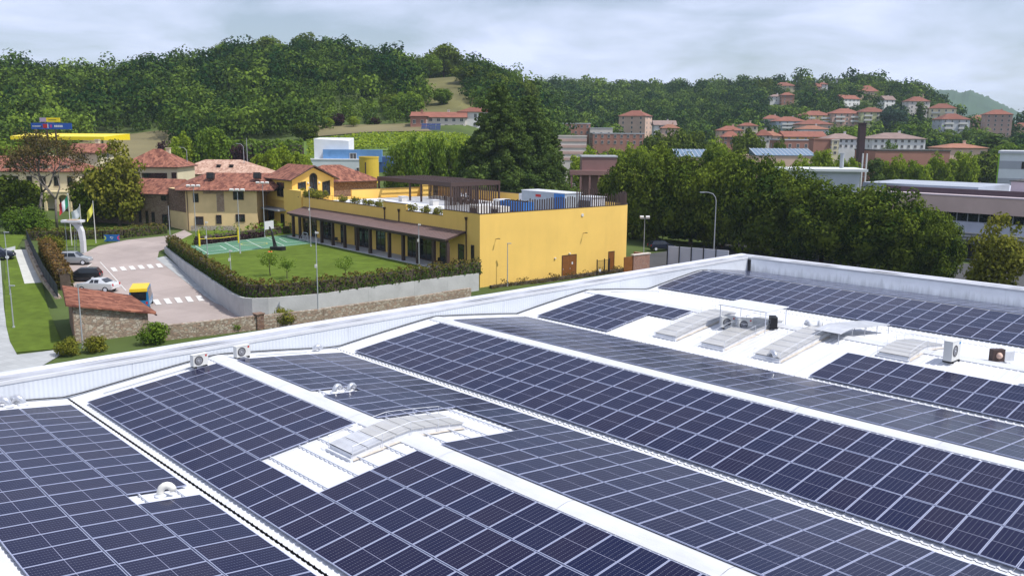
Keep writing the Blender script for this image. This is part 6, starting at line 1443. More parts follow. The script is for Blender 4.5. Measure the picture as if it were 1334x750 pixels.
# ================================================================== TOWN AND HILL
TT, TO, TG = M_tilefar, M_tilefar2, M_tilegrey
town = [
 # label, px0, px1, yr, ye, yb, D, wall, roof, kind, floors, nwin, extra
 ('square peach apartment block with a red hip roof standing alone before the wood', 806, 850, 144, 151, 176, 470, W_peach, TT, 'hip', 4, 3, dict(yaw=-28)),
 ('flat brick school block with a window band left of the peach apartments', 731, 768, 160, 161.5, 177, 400, W_brick, W_grey, 'flat', 2, 5, {}),
 ('small white flat block joined to the brick school', 768, 797, 166, 167.5, 180, 395, W_pale, W_grey, 'flat', 1, 3, {}),
 ('long flat brick school wing with white windows above the lime trees', 770, 836, 173, 174.5, 190, 350, W_brick, W_grey, 'flat', 2, 8, dict(frame=M_frame_w)),
 ('cream and rose striped flat-roofed block beside the cedar', 724, 763, 177, 178, 212, 250, W_pale, W_pale, 'flat', 4, 0, dict(nside=0)),
 ('plum brick block with a tall blank upper wall behind the roof plant', 757, 802, 204, 205, 232, 195, wm('plum', (.26, .15, .14)), W_grey, 'flat', 1, 0, dict(nside=0)),
 ('grey-roofed chalet with white bargeboards beside the peach apartments', 851, 879, 157, 163, 176, 440, W_white, TG, 'gable', 2, 2, {}),
 ('orange-roofed cottage tucked against the grey-roofed chalet', 861, 884, 162, 167, 178, 420, W_peach, TO, 'hip', 1, 2, {}),
 ('red-roofed row house with a white cupola among the roofs', 962, 985, 160, 164, 178, 400, W_cream, TT, 'hip', 2, 3, {}),
 ('long red-roofed house below the cupola roof', 935, 965, 164, 170, 184, 380, W_peach, TT, 'hip', 2, 3, {}),
 ('brown-walled house with a red roof at the edge of the lime tree', 940, 962, 171, 178, 190, 350, W_brick, TT, 'hip', 2, 3, {}),
 ('house with a red roof behind the round dark tree', 985, 1003, 169, 176, 188, 350, W_pale, TT, 'hip', 2, 2, {}),
 ('villa with several red roofs on the hilltop crest', 1007, 1034, 107.5, 112, 118, 705, W_cream, TT, 'hip', 2, 5, {}),
 ('white-grey villa on a terrace below the crest', 1002, 1018, 123, 126, 133, 640, W_white, TG, 'hip', 2, 3, {}),
 ('tall red-brick house beside the white-grey villa', 1017, 1033, 120.5, 124, 136, 635, W_brick, TT, 'hip', 3, 2, {}),
 ('pinkish long-roofed house on the crest by the pointed fir', 1054, 1068, 109, 113, 117, 690, W_pink, TT, 'gable', 1, 3, {}),
 ('white house with a red roof next to the crest long-roof', 1066, 1077, 107.5, 110, 116, 695, W_white, TT, 'hip', 2, 2, {}),
 ('house under a big red pyramid roof below the dark crest trees', 1117, 1141, 111.5, 119, 124, 640, W_peach, TT, 'hip', 1, 3, {}),
 ('white gabled house with a long red roof on the wooded slope', 1086, 1119, 124, 129, 138, 600, W_white, TT, 'gable', 2, 4, dict(yaw=25)),
 ('small grey-roofed white house beside the blue cedar', 1145, 1165, 125, 130, 140, 590, W_white, TG, 'gable', 2, 2, dict(yaw=20)),
 ('pink house peeping over the crest by a round tree', 1186, 1201, 117.5, 121, 127, 640, W_pink, TT, 'hip', 2, 3, {}),
 ('pale house with a red hip roof behind the dark cypress', 1180, 1207, 126, 132, 148, 560, W_pale, TT, 'hip', 3, 3, {}),
 ('cream apartment block with white balconies and two red roofs', 1208, 1246, 135, 141, 168, 520, W_cream, TT, 'hip', 4, 4, dict(balc=2, yaw=-20)),
 ('pale grey apartment block with balconies in front of the cream one', 1221, 1257, 148, 155.5, 180, 480, W_grey, TT, 'hip', 4, 4, dict(balc=2)),
 ('low pink house with an orange roof beside the tall pink-brown block', 1264, 1285, 150, 156, 173, 500, W_pink, TO, 'hip', 3, 3, {}),
 ('tall pink-brown apartment block with a red hip roof', 1281, 1317, 143, 149, 178, 480, wm('pinkbrown', (.42, .28, .24)), TT, 'hip', 5, 4, dict(yaw=-15)),
 ('red-roofed house behind the row of apartments on its open side', 993, 1018, 150, 155, 168, 520, W_pale, TT, 'hip', 2, 3, {}),
 ('white and slate-blue apartment block with long balconies', 1007, 1046, 152, 158, 172, 490, wm('slate', (.36, .42, .48)), TT, 'hip', 3, 4, dict(balc=1)),
 ('yellow apartment block with a red hip roof and brown balconies', 1041, 1080, 144.5, 150.5, 163, 520, W_yel, TT, 'hip', 3, 5, dict(balc=2)),
 ('pink apartment block with a red hip roof between two others', 1080, 1118, 141.5, 148, 164, 515, W_pink, TT, 'hip', 3, 5, dict(balc=2)),
 ('grey and lime apartment block with a red roof above the chimney', 1118, 1151, 140, 146, 163, 510, wm('lime', (.50, .50, .28)), TT, 'hip', 3, 4, dict(balc=2)),
 ('house with a broad red roof stepped below the yellow apartments', 1038, 1080, 156, 162, 170, 460, W_peach, TT, 'hip', 1, 4, {}),
 ('white house with a pale red roof below the broad red roof', 1038, 1076, 163.5, 168.5, 177, 430, W_white, TO, 'hip', 1, 5, {}),
 ('orange house with a long crimson roof beside the greenhouse roof', 1017, 1070, 171, 178.5, 186, 360, wm('orange', (.62, .36, .10)), TT, 'gable', 1, 5, dict(chim=0)),
 ('orange-roofed house at the end of the crimson roof', 988, 1016, 171, 177, 186, 362, W_peach, TO, 'hip', 1, 3, {}),
 ('white house with a grey-brown roof and glazed veranda', 1072, 1115, 174, 181, 194, 330, W_white, TG, 'hip', 2, 6, {}),
 ('large white and plum house with a grey-brown roof by the chimney', 1127, 1195, 173, 181, 195, 310, W_white, TG, 'hip', 2, 8, {}),
 ('brick-red hall with a glazed band behind the greenhouse roof', 1008, 1060, 182, 183, 197, 300, W_brick, W_grey, 'flat', 1, 5, {}),
 ('windowless brick-red cube beside a cream stair tower', 1057, 1083, 181, 182, 203, 265, W_brick, W_brick, 'flat', 2, 0, dict(nside=0)),
 ('narrow cream stair tower with a stack of small windows', 1083, 1092, 182, 183, 203, 264, W_cream, W_pale, 'flat', 3, 1, {}),
 ('long low brick works with a dark flat roof behind the young trees', 1126, 1222, 195.5, 197, 216, 255, W_brick, M_gutter, 'flat', 1, 0, dict(nside=0)),
 ('low house with a broad orange roof behind the young trees', 1219, 1276, 187, 193, 206, 280, W_peach, TO, 'hip', 1, 4, {}),
 ('red-roofed house far along the road beyond the pink-brown block', 1318, 1345, 160, 165, 178, 520, W_pink, TT, 'hip', 2, 3, {}),
 ('farmhouse half hidden in trees high on the far slope', 992, 1008, 133, 135, 139, 650, W_pale, TG, 'hip', 1, 2, {}),
]
M_rose = wm('rose', (.50, .34, .30))
for (lb, a, b, yr, ye, yb_, D, w, r, k, fl, nw, ex) in town:
    hb = hpx(lb, a, b, yr, ye, yb_, D, w, r, k, fl, nw, **ex)
    if lb.startswith('cream and rose'):
        for q in range(4): MB().bx(-4.36, 4.36, -3.22, -3.0, 5.9 - q * 1.75, 6.65 - q * 1.75).build('rose_band', M_rose, hb)
    if lb.startswith('plum brick'):
        MB().bx(-6.6, 3.9, -4.6, -2.8, .7, 1.7).build('porch_fascia', w, hb)
        for q in range(6): MB().bx(-6.4 + q * 2.0, -6.0 + q * 2.0, -4.5, -4.1, -4, .7).build('pillar', w, hb)
x, y, z = AT(1093, 103.5, 700); g = T(x, y); t = thing('stone_tower', 'square grey stone tower on the hill crest', 'tower', (x, y, g)); hh = z - g; MB().bx(-1.8, 1.8, -1.8, 1.8, -3, hh).bx(-2.1, 2.1, -2.1, 2.1, hh, hh + .8).build('wall', W_grey, t); window(t, 0, -1.81, hh - 3, 1, 1.8)
x, y, z = AT(1123.5, 161.5, 240); g = T(x, y); t = thing('works_chimney', 'tall dark brown rectangular works chimney', 'chimney', (x, y, g)); hh = z - g; MB().prism([(-.8, -.8), (.8, -.8), (.8, .8), (-.8, .8)], -1, hh).bx(-.95, .95, -.95, .95, hh, hh + .3).build('shaft', mat('plum_metal', (.05, .025, .03), .6, .2, 1), t)
# greenhouse-like glazed roofs
M_glz = mat('glazed_roof', (.10, .17, .25), .3, .1, 1, spec=.6)
for k, (p0, p1, y0, y1, D, lb) in enumerate(((985, 1062, 193.5, 203, 235, 'long glazed roof with white glazing bars behind the plane trees'), (882, 934, 194.5, 205, 240, 'short glazed roof with white bars seen between the lime trees'))):
    x, y, z0 = AT((p0 + p1) / 2, y1, D); z1 = AT((p0 + p1) / 2, y0, D + 7)[2]; w = (p1 - p0) * D / FPX; g = T(x, y); t = thing('glazed_hall', lb, 'hall', (x, y, g))
    MB().bx(-w / 2, w / 2, 0, 14, -1, z0 - g).build('wall', W_peach, t); ro = MB().prism([(-w / 2, -.2), (w / 2, -.2), (w / 2, 7), (-w / 2, 7)], z0 - g + .01, [z0 - g + .1, z0 - g + .1, z1 - g, z1 - g]).build('glazed_roof', M_glz, t)
    n_ = int(w / 1.1)
    for i in range(n_ + 1): xx = -w / 2 + w * i / n_; MB().prism([(xx - .06, -.22), (xx + .06, -.22), (xx + .06, 7), (xx - .06, 7)], [z0 - g + .1, z0 - g + .1, z1 - g, z1 - g], [z0 - g + .2, z0 - g + .2, z1 - g + .1, z1 - g + .1]).build('glazing_bar', M_white, ro)
# low white flat-roofed pavilion with a steel flue
x, y, z = AT(1074, 220, 178); g = T(x, y); t = thing('flat_pavilion', 'low grey pavilion with a projecting white flat roof and steel flue', 'building', (x, y, g), R(-8)); hh = z - g
MB().bx(-7, 7, 0, 9, -1, hh - .5).build('wall', M_gw, t); MB().bx(-8.2, 8.2, -1.1, 10, hh - .5, hh).build('roof', wm('roofwhite', (.62, .64, .64)), t); MB().lathe([(.42, hh), (.42, hh + 2.9), (.5, hh + 2.9), (.5, hh + 3.1)], 12, (4.4, 5, 0)).build('flue', M_pole, t)
x, y, z = AT(1127, 200, 196); g = T(x, y); t = thing('twin_pipes', 'pair of tall pale pipes on a narrow frame beside the pavilion', 'pipes', (x, y, g)); 
for k in (-.45, .45): MB().tube([(k, 0, -.3), (k, 0, z - g)], .17, 8).build('pipe', W_white, t)
for k in range(1, 5): MB().bx(-.6, .6, .18, .24, (z - g) * k / 5, (z - g) * k / 5 + .08).build('bracket', M_pole, t)
# grey and white office with a green edge
x, y, z = AT(1303, 200, 178); g = T(x, y); t = thing('striped_office', 'grey and white striped office block with a green corner', 'building', (x, y, g), R(-31)); hh = z - g; MB().bx(0, 26, 0, 14, -1, hh).build('wall', wm('officewhite', (.62, .64, .67)), t); MB().bx(-.35, 26.4, -.4, 14.2, hh, hh + .5).build('roof', W_grey, t)
for zz in (hh - 1.5 - 1.55, hh - 3.1 - 3.4): 
    b_ = MB().bx(0.01, 26.02, -.02, 0, zz, zz + 1.6).build('grey_band', wm('officegrey', (.36, .37, .41)), t)
    for k in range(8): window(t, 4.3 + k * 2.2 - (k % 2) * .8, -.03, zz + .08, .7, 1.4, 0, M_brown)
MB().bx(-.25, -.001, -.05, .9, -1, hh - .01).build('green_edge', mat('lime_panel', (.22, .40, .02), .5), t)

# ================================================================== FIELDS ON THE SLOPES
M_dry = mat('dry_meadow', (.17, .145, .07), .95, .25, .05, detail=8); M_mead = mat('hill_meadow', (.135, .125, .045), .95, .3, .06, detail=8); M_vine = mat('vineyard_grass', (.105, .165, .028), .95, .2, .08, detail=8)
def az_patch(name, px0, px1, r0, r1, m, lift=.25, n=14, wob=0.):
    Lf, Rt = [], []
    for i in range(n + 1):
        r = r0 + (r1 - r0) * i / n; a0, a1 = R(AZ(px0 - wob * sin(i * 1.7))), R(AZ(px1 + wob * sin(i * 2.3 + 1))); Lf.append((r * sin(a0), r * cos(a0))); Rt.append((r * sin(a1), r * cos(a1)))
    return sheet(name, Lf, Rt, m, lift, 16)
az_patch('dry_meadow', 110, 235, 255, 338, M_dry, .2, 14, 6); az_patch('vineyard_field', 398, 640, 236, 266, M_vine, .2); az_patch('farm_terrace', 405, 560, 274, 305, M_dry, .2, 8, 4)
az_patch('hill_meadow', 540, 640, 300, 462, M_mead, .22, 22, 5)
# vine rows
P_, N_, T_ = [], [], []
for r in np.arange(238, 264, 1.9):
    n = 420; a = np.radians(rng.uniform(AZ(402), AZ(628), n)); rr = r + rng.normal(size=n) * .15; x, y = rr * np.sin(a), rr * np.cos(a); z = np.array([T(u, v) for u, v in zip(x, y)]) + rng.uniform(.1, 1.1, n)
    P_.append(np.stack([x, y, z], 1)); N_.append(rng.normal(size=(n, 3)) * .5 + np.array([0, -.4, .8])); T_.append(rng.uniform(.1, 1, n))
P_, N_, T_ = map(np.concatenate, (P_, N_, T_)); o = link(leaves('vine_rows', P_, N_, .34 * rng.uniform(.6, 1.3, len(P_)), T_, LM['light']), 'vine_rows'); tag(o, 'rows of bright green vines on the slope below the hillside farm', 'vines', kind='stuff')

# ================================================================== TREES ONE BY ONE
# dark plane trees along the street behind the factory
for px, D, yt, w in ((812, 156, 205, 62), (828, 150, 190, 74), (860, 146, 183, 84), (905, 141, 193, 92), (948, 137, 187, 92), (988, 132, 187, 96), (1034, 127, 211, 100), (1078, 121, 224, 104), (1122, 116, 226, 108), (1166, 111, 231, 112), (1203, 107, 255, 86), (1226, 104, 272, 66)):
    tree_px('plane', 'dense dark plane tree in the row along the street', px, D, yt, w, 'plane trees along the street')
for px, D, yt, w in ((840, 168, 196, 70), (880, 160, 194, 80), (925, 155, 190, 84), (968, 150, 190, 84), (1010, 144, 203, 84)):
    tree_px('plane', 'dark plane tree in the second row behind the street trees', px, D, yt, w, 'plane trees in the second row')
tree_px('planeyellow', 'olive-yellow rounded tree in front of the long building', 1308, 92, 277, 88)
# young light-green trees
for px, D, yt, w in ((1000, 205, 199, 26), (1016, 208, 203, 24), (1045, 205, 199, 30), (1058, 203, 204, 26), (1072, 206, 187, 32), (1096, 208, 199, 22), (1112, 206, 195, 22), (1155, 212, 203, 26), (1172, 210, 198, 28), (1190, 208, 199, 28), (1205, 206, 208, 26), (1221, 214, 195, 26), (1238, 212, 197, 26), (1255, 214, 190, 28), (1266, 210, 196, 24)):
    tree_px('lime', 'young light green tree in the car park rows', px, D, yt, w, 'young trees in the car park')
tree_px('cypress', 'slim dark green tree at the head of the young light trees', 1142, 208, 197, 20)
for px, D, yt, w in ((752, 222, 196, 26), (768, 228, 188, 30), (785, 232, 190, 26), (803, 226, 186, 28), (822, 222, 182, 30), (838, 214, 178, 32), (862, 205, 182, 34), (935, 240, 175, 36), (948, 235, 183, 30)):
    tree_px('lime', 'light green tree below the brick school', px, D, yt, w, 'light trees below the school')
for px, D, yt, w in ((852, 305, 168, 34), (880, 300, 162, 44), (908, 304, 165, 40)):
    tree_px('darkround', 'dark domed tree in the clump beside the peach apartments', px, D, yt, w, 'dark clump by the peach apartments')
tree_px('darkround', 'dark round tree standing alone before the red roofs', 975, 300, 165, 44)
tree_px('darkround', 'round dark tree by the greenhouse roof', 1017, 262, 176, 22)
# right-hand town trees
tree_px('farfir', 'large dark conifer beside the pink-brown apartment block', 1300, 300, 163, 76); tree_px('darkround', 'dark tree at the foot of the large conifer', 1285, 250, 196, 60); tree_px('mid', 'green tree beside the striped office', 1318, 290, 182, 50)
tree_px('bluecedar', 'broad blue cedar on the slope below the small grey-roofed house', 1166, 505, 131, 38); tree_px('cypress', 'dark cypress in front of the pale hip-roofed house', 1200, 530, 131, 15); tree_px('mid', 'green tree clump below the blue cedar', 1190, 430, 158, 52); tree_px('mid', 'dark green tree before the pale grey apartments', 1237, 440, 168, 26); tree_px('mid', 'green tree between the two apartment pairs', 1263, 445, 163, 22)
tree_px('mid', 'rounded green tree below the pink apartments', 1100, 400, 160, 44); tree_px('mid', 'green tree between the white houses and the chimney', 1113, 345, 170, 24); tree_px('mid', 'low green tree before the large white and plum house', 1160, 285, 180, 24)
tree_px('bluecedar', 'dark blue conifer before the slate-blue apartments', 996, 470, 153, 24)
for i, (px, yt, w, k) in enumerate(((1042, 98, 14, 'farfir'), (1057, 103, 7, 'cypress'), (1122, 95, 26, 'darkround'), (1137, 97, 20, 'farfir'), (1152, 98, 18, 'farfir'), (1166, 103, 20, 'darkround'), (1000, 99, 16, 'darkround'), (988, 103, 14, 'darkround'), (1180, 112, 12, 'mid'))):
    tree_px(k, ('pointed fir on the crest by the hilltop villa', 'slim cypress on the crest by the long pinkish roof', 'tall dark tree in the crest clump, broad crowned', 'tall fir in the crest clump beside the broad tree', 'second fir in the crest clump, next to the round tree', 'round dark tree closing the crest clump', 'round dark tree on the crest above the white-grey villa', 'lower round tree on the crest at the wood edge', 'small round tree by the pink crest house')[i], px, 700 if i < 6 else 690, yt, w)
# near centre and left
for px, D, yt, w in ((516, 172, 178, 34), (536, 170, 170, 44), (560, 174, 168, 46), (585, 172, 172, 44), (606, 176, 176, 40)):
    tree_px('willow', 'feathery green tree in the thicket behind the pergola', px, D, yt, w, 'thicket behind the pergola')
tree_px('farfir', 'small light conifer close behind the pergola', 619, 150, 200, 52)
for px, D, yt, w in ((338, 190, 192, 24), (352, 188, 188, 26), (366, 192, 184, 28), (383, 190, 189, 26), (397, 188, 196, 20)):
    tree_px('lime', 'light green tree in the row behind the salmon roof', px, D, yt, w, 'light trees behind the salmon roof')
tree_px('lime', 'bright green tree behind the cream house roof', 236, 205, 168, 30); tree_px('lime', 'small bright green tree beside the cream house ridge', 224, 200, 178, 24); tree_px('purple', 'dark purple-leaved tree above the cream house ridge', 213, 225, 180, 20); tree_px('willow', 'grey-green drooping tree behind the salmon roof', 272, 208, 158, 48); tree_px('purple', 'purple-leaved tree beside the clipped hedge block', 308, 215, 184, 24)
tree_px('mid', 'tall light-crowned tree at the corner of the vineyard', 362, 330, 118, 46)
tree_px('darkround', 'dark tree left of the vineyard above the hedge', 398, 262, 158, 34)
for px, D, yt, w in ((10, 190, 178, 60), (40, 200, 176, 40), (-10, 196, 182, 60), (95, 205, 181, 34), (118, 210, 184, 34)):
    tree_px('mid', 'green tree between the villa roof and the yellow canopy', px, D, yt, w, 'trees behind the villa')
# garden trees in front of the villa
tree_px('darkround', 'dark green tree leaning on the brown-tinged tree', 120, 146, 216, 62); tree_px('planeyellow', 'tall brown-tinged tree in front of the brick wing', 148, 144, 181, 78)
tree_px('darkround', 'dark bushy tree beside the bare tree trunks', 18, 146, 226, 66)
for k, (px, D, yt, nl) in enumerate(((47, 142, 178, 3600), (66, 140, 196, 2200))):
    x, y, zt = AT(px, yt, D); g = T(x, y); H = zt - g; t = thing('bare_tree', ('tall half-bare tree with a forked grey trunk before the villa', 'smaller half-bare tree with a lopped white limb before the villa')[k], 'tree', (x, y, g)); mb = MB(); tips = []
    def limb(p, d, ln, r, dep):
        q = np.array(p) + d * ln; m_ = (np.array(p) + q) / 2 + rng.normal(size=3) * ln * .06; mb.tube([p, tuple(m_), tuple(q)], [r, r * .8, r * .6], 6)
        if dep == 0: tips.append(q); return
        for j in range(3 if dep > 1 else 4):
            nd = d + rng.normal(size=3) * .55 + np.array([0, 0, .1]); nd /= np.linalg.norm(nd); limb(tuple(q), nd, ln * rng.uniform(.55, .8), r * .55, dep - 1)
    limb((0, 0, -.5), np.array([.03, 0, 1.]), H * .42, .34 - .08 * k, 4 - (k == 9)); mb.build('trunk', M_barkgrey, t, smooth=True)
    tp = np.array(tips); tp[:, 2] = np.minimum(tp[:, 2], H); sel = tp[rng.integers(0, len(tp), nl)] + rng.normal(size=(nl, 3)) * .55
    link(leaves('crown', sel, rng.normal(size=(nl, 3)) + np.array([0, 0, .5]), .16 * rng.uniform(.6, 1.3, nl), rng.uniform(0, 1, nl), LM['brown']), 'crown', t)
# meadow and skyline trees on the wooded hill
for i, (px, D, yt, w, k, lb) in enumerate(((578, 455, 54, 44, 'darkround', 'massive dark tree standing on top of the hill meadow'), (560, 440, 70, 30, 'mid', 'lighter tree against the edge of the hill meadow'), (615, 405, 82, 46, 'darkround', 'dark round tree at the side of the hill meadow'), (576, 345, 113, 26, 'mid', 'small round tree alone in the hill meadow'), (645, 380, 92, 40, 'darkround', 'dark tree on the ridge behind the great cedar'), (668, 390, 90, 30, 'mid', 'lighter tree on the ridge behind the great cedar'), (685, 372, 100, 36, 'darkround', 'dark tree where the ridge falls towards the valley'), (530, 320, 118, 40, 'mid', 'broad tree above the barn'), (512, 330, 120, 34, 'darkround', 'dark tree beside the broad tree above the barn'), (488, 300, 152, 16, 'purple', 'purple bush on the terrace above the vineyard'), (440, 296, 146, 18, 'purple', 'dark plum tree on the dry terrace'), (460, 292, 150, 16, 'lime', 'yellow-green bush on the dry terrace'), (425, 290, 152, 18, 'lime', 'yellow-green bush at the vineyard corner'), (402, 475, 40, 40, 'darkround', 'big rounded tree crowning the wood'), (430, 480, 46, 34, 'mid', 'paler crown beside the highest tree of the wood'), (345, 478, 44, 44, 'darkround', 'broad crown on the skyline of the wood'), (296, 480, 54, 40, 'mid', 'skyline crown above the grey drooping tree'))):
    tree_px(k, lb, px, D, yt, w)

# great cedars behind the yellow building
def cedar_mesh(H, Rw, seed):
    global rng
    cen, rad, tn = [], [], []
    z = .05 * H
    while z < H * .97:
        f = 1 - z / H; Rr = Rw * (f ** .52) * rng.uniform(.85, 1.1); nb = max(4, int(7 + 5 * f))
        for k in range(nb):
            a = 2 * pi * k / nb + rng.uniform(-.3, .3) + z; Rb = Rr * rng.uniform(.72, 1.08); t0 = rng.uniform(.1, .6)
            for s in np.linspace(.38, 1.0, 4 if f > .25 else 2): cen.append((cos(a) * Rb * s, sin(a) * Rb * s, z + .16 * Rb * s - .34 * Rb * s * s)); rad.append(max(.45, Rb * .27 * (1.1 - .35 * s))); tn.append(np.clip(t0 + .3 * (s - .5), 0, 1))
        z += H * .036 * (.7 + .6 * f)
    for k in range(5): cen.append((0, 0, H * (.9 + .02 * k))); rad.append(.4); tn.append(.5)
    return leaves('crown', *clumps(np.array(cen), np.array(rad), 62, .24, np.array(tn), .55, .15, .48, .3), LM['cedar'])
for k, (px, D, yt, w, lb) in enumerate(((650, 172, 105, 116, 'great dark cedar towering behind the pergola'), (690, 182, 122, 112, 'second great cedar, partly behind the tallest one'), (722, 190, 172, 46, 'blue-green drooping cedar at the side of the great cedars'))):
    x, y, zt = AT(px, yt, D); g = T(x, y); H = zt - g; t = thing('cedar_tree', lb, 'tree', (x, y, g)); link(cedar_mesh(H, w * D / FPX / 2, k), 'crown', t); MB().tube([(0, 0, -.5), (0, 0, H * .4), (0, 0, H * .96)], [.55, .38, .05], 8).build('trunk', M_bark, t)

# ================================================================== THE WOODS AS ONE MASS
def forest_template(n, leaf, W, H, kind, dens):
    c, env = crown_points(kind, n); cen = np.stack([c[:, 0] * W / 2 * .8, c[:, 1] * W / 2 * .8, H * .08 + c[:, 2] * H * .84], 1); rad = rng.uniform(.26, .42, n) * W / 2 * (.65 + .35 * env)
    p, nn, s, t_ = clumps(cen, rad, dens, leaf, rng.uniform(-.12, .12, n), .24, .2, .8, .8); k = nn[:, 2] > -.3       # undersides no one can see are left out
    return p[k], nn[k], s[k], t_[k]
FT = [forest_template(24, .60, 13.5, 13.5, k, 5.2) for k in ('round', 'round', 'round', 'oval', 'round', 'cone')]; FT2 = [forest_template(24, .80, 15, 14, k, 3.6) for k in ('round', 'round', 'oval', 'round', 'cone')]
rects = [(a, b, yr, yb_, D) for (_, a, b, yr, ye, yb_, D, *_q) in town]
fp_, fn_, fs_, ft_ = [], [], [], []; cnt = 0
def plant(x, y, tpl, sc, tint, zs=1.0):
    global cnt
    p, n, s, t_ = tpl[rng.integers(0, len(tpl))]; a = rng.uniform(0, 6.28); c, q = cos(a), sin(a); M = np.array([[c, -q, 0], [q, c, 0], [0, 0, 1]])
    fp_.append((p * np.array([sc, sc, sc * zs])) @ M.T + np.array([x, y, T(x, y) - .3])); fn_.append(n @ M.T); fs_.append(s * sc); ft_.append(np.clip(t_ + tint, 0, 1)); cnt += 1
for r in np.arange(346, 545, 7.2):
    for a in np.arange(-50, AZ(745), math.degrees(7.8 / r)):
        aa = a + rng.uniform(-.5, .5) * math.degrees(7.8 / r); rr = r + rng.uniform(-2.5, 2.5); px = 667 + FPX * math.tan(R(aa))
        if 556 < px < 606 and rr < 468: continue
        if 606 <= px < 632 and rr < 462 and rng.random() < .5: continue
        if 405 < px <= 545 and rr < 352: continue
        x, y = rr * sin(R(aa)), rr * cos(R(aa)); g_ = math.sin(x * .021 + 1) * .5 + math.sin(y * .03 + x * .011) * .5
        lightpatch = .16 if (px < 150 and rr < 440) else 0
        plant(x, y, FT, rng.choice([.55, .75, .9, 1.0, 1.25]) * rng.uniform(.9, 1.1), float(np.clip(rng.normal(.24, .25) + .10 * g_ + lightpatch, .0, .95)), rng.uniform(.85, 1.15))
for r in np.arange(286, 346, 6.5):           # the wood comes down to the clipped hedge
    for a in np.arange(AZ(236), AZ(404), math.degrees(6.5 / r)):
        aa = a + rng.uniform(-.5, .5) * math.degrees(6 / r); plant(r * sin(R(aa)), r * cos(R(aa)), FT, rng.uniform(.6, 1.1), float(np.clip(rng.normal(.3, .22), 0, .9)))
    for a in np.arange(-48, AZ(112), math.degrees(7 / r)):
        if r > 305: plant(r * sin(R(a)), r * cos(R(a)), FT, rng.uniform(.5, .95), float(np.clip(rng.normal(.4, .2), 0, .9)))
for r in np.arange(304, 346, 7):            # lower fringe between vineyard and valley
    for a in np.arange(AZ(405), AZ(540), math.degrees(7 / r)):
        if rng.random() < .8: plant(r * sin(R(a)), r * cos(R(a)), FT, rng.uniform(.35, .8), float(rng.uniform(.1, .7)))
    for a in np.arange(AZ(632), AZ(735), math.degrees(6 / r)): plant(r * sin(R(a)), r * cos(R(a)), FT, rng.uniform(.7, 1.15), float(rng.uniform(.1, .6)))
for r in np.arange(395, 850, 9.2):
    for a in np.arange(AZ(705), 34, math.degrees(9.2 / r)):
        aa = a + rng.uniform(-.5, .5) * math.degrees(9.2 / r); rr = r + rng.uniform(-3, 3); px = 667 + FPX * math.tan(R(aa)); x, y = rr * sin(R(aa)), rr * cos(R(aa))
        sc = rng.uniform(.55, 1.05) * (1.35 if rng.random() < .12 else 1); z = T(x, y); ok = False
        for q in (1, .6, .35):
            top = proj((x, y, z + 12.5 * sc * q))[1]; hw = 5.0 * sc * q * FPX / rr
            if not any(a0 - hw * .6 < px < b0 + hw * .6 and y < D0 + 12 and top < yb0 - 3.5 for (a0, b0, yr0, yb0, D0) in rects): ok = True; break
        if not ok: continue
        if px < 1000 and rr < 520 and rng.random() < .35: continue
        if px > 1212 and rr > 625: continue
        plant(x, y, FT2, sc * q, float(np.clip(rng.normal(.22, .26), .0, 1.)), rng.uniform(.85, 1.25))
for r in np.arange(275, 395, 11):
    for a in np.arange(AZ(745), 33, math.degrees(15 / r)):
        aa = a + rng.uniform(-.5, .5) * math.degrees(12 / r); rr = r + rng.uniform(-4, 4); px = 667 + FPX * math.tan(R(aa)); x, y = rr * sin(R(aa)), rr * cos(R(aa)); sc = rng.uniform(.4, .8); top = proj((x, y, T(x, y) + 11 * sc))[1]; hw = 5.2 * sc * FPX / rr
        if any(a0 - hw < px < b0 + hw and y < D0 + 14 and top < yb0 - 3 for (a0, b0, yr0, yb0, D0) in rects): continue
        plant(x, y, FT, sc, float(rng.uniform(.1, .8)))
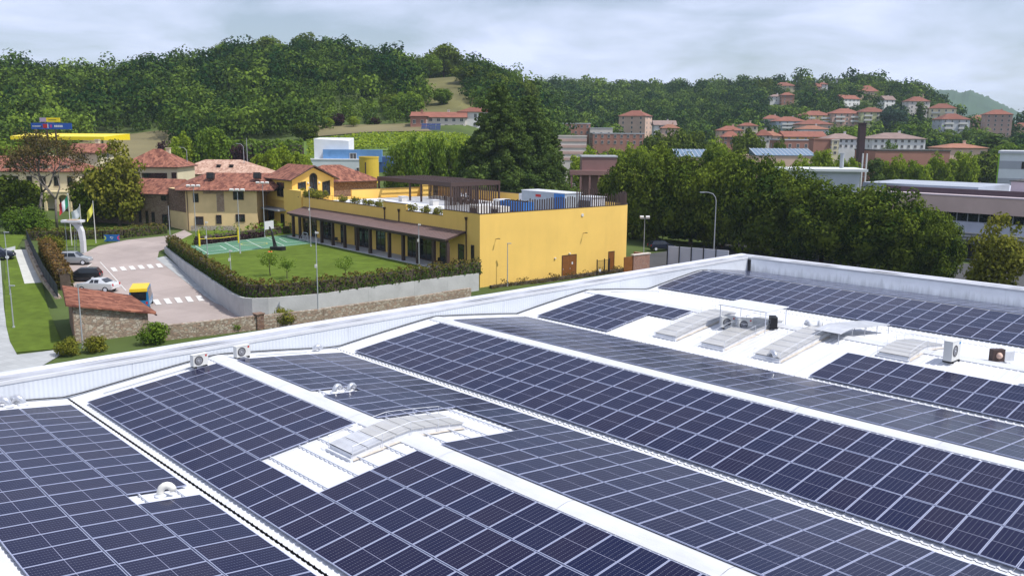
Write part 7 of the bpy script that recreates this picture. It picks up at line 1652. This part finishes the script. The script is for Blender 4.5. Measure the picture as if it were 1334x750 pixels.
o = link(leaves('woodland', np.concatenate(fp_), np.concatenate(fn_), np.concatenate(fs_), np.concatenate(ft_), LM['wood']), 'woodland'); tag(o, 'mixed broadleaf woodland covering the hills and slopes behind the town', 'woodland', kind='stuff')

# ================================================================== FAR HILLS
M_far = mat('far_forest', (.035, .065, .028), 1.0, .35, .012, bump=1.0, bscale=.03, detail=8)
def far_hill(pts, D, depth=900):
    mb = MB(); xs = []
    P2 = []
    for (a, ya), (b, yb2) in zip(pts[:-1], pts[1:]):
        for k in range(8): t_ = k / 8; P2.append((a + (b - a) * t_, ya + (yb2 - ya) * t_))
    P2.append(pts[-1]); rows = 12
    for j in range(rows + 1):
        f = j / rows
        for i, (px, py) in enumerate(P2):
            x, y, z = AT(px, py, D); k = sin(pi * f) ** 1.2 if f < .5 else sin(pi * f); yy = D - depth * .5 + depth * f
            h = 15 + (z - 15) * (k if f != .5 else 1) + (rng.normal() * 1.6 if 0 < f < 1 else 0); mb.v.append((x * (yy / D), yy, h))
    n = len(P2)
    for j in range(rows):
        for i in range(n - 1): mb.f.append((j * n + i, j * n + i + 1, (j + 1) * n + i + 1, (j + 1) * n + i)); mb.m.append(0)
    struct(mb.build('far_hill', M_far, smooth=True))
far_hill([(1080, 170), (1130, 140), (1185, 124), (1205, 119), (1222, 117), (1240, 117.5), (1252, 121), (1264, 118), (1280, 124), (1300, 133), (1320, 143), (1345, 153), (1400, 164), (1480, 172)], 2700)
far_hill([(600, 165), (660, 125), (700, 112), (718, 105), (732, 103.5), (748, 107), (790, 118), (850, 140), (930, 168)], 3000)
# ================================================================== THE AIR
hz = bpy.data.materials.new('haze'); hz.use_nodes = True; hn = hz.node_tree.nodes
for q in list(hn): hn.remove(q)
ho_ = hn.new('ShaderNodeOutputMaterial'); pv = hn.new('ShaderNodeVolumePrincipled'); pv.inputs['Color'].default_value = (.72, .87, 1.0, 1); pv.inputs['Density'].default_value = HAZE; pv.inputs['Anisotropy'].default_value = .2
hz.node_tree.links.new(pv.outputs[0], ho_.inputs['Volume'])
o = MB().bx(-4400, 4400, -4400, 4400, -2, 190).build('haze', hz); o['kind'] = 'stuff'; o['label'] = 'thin summer haze over the valley'
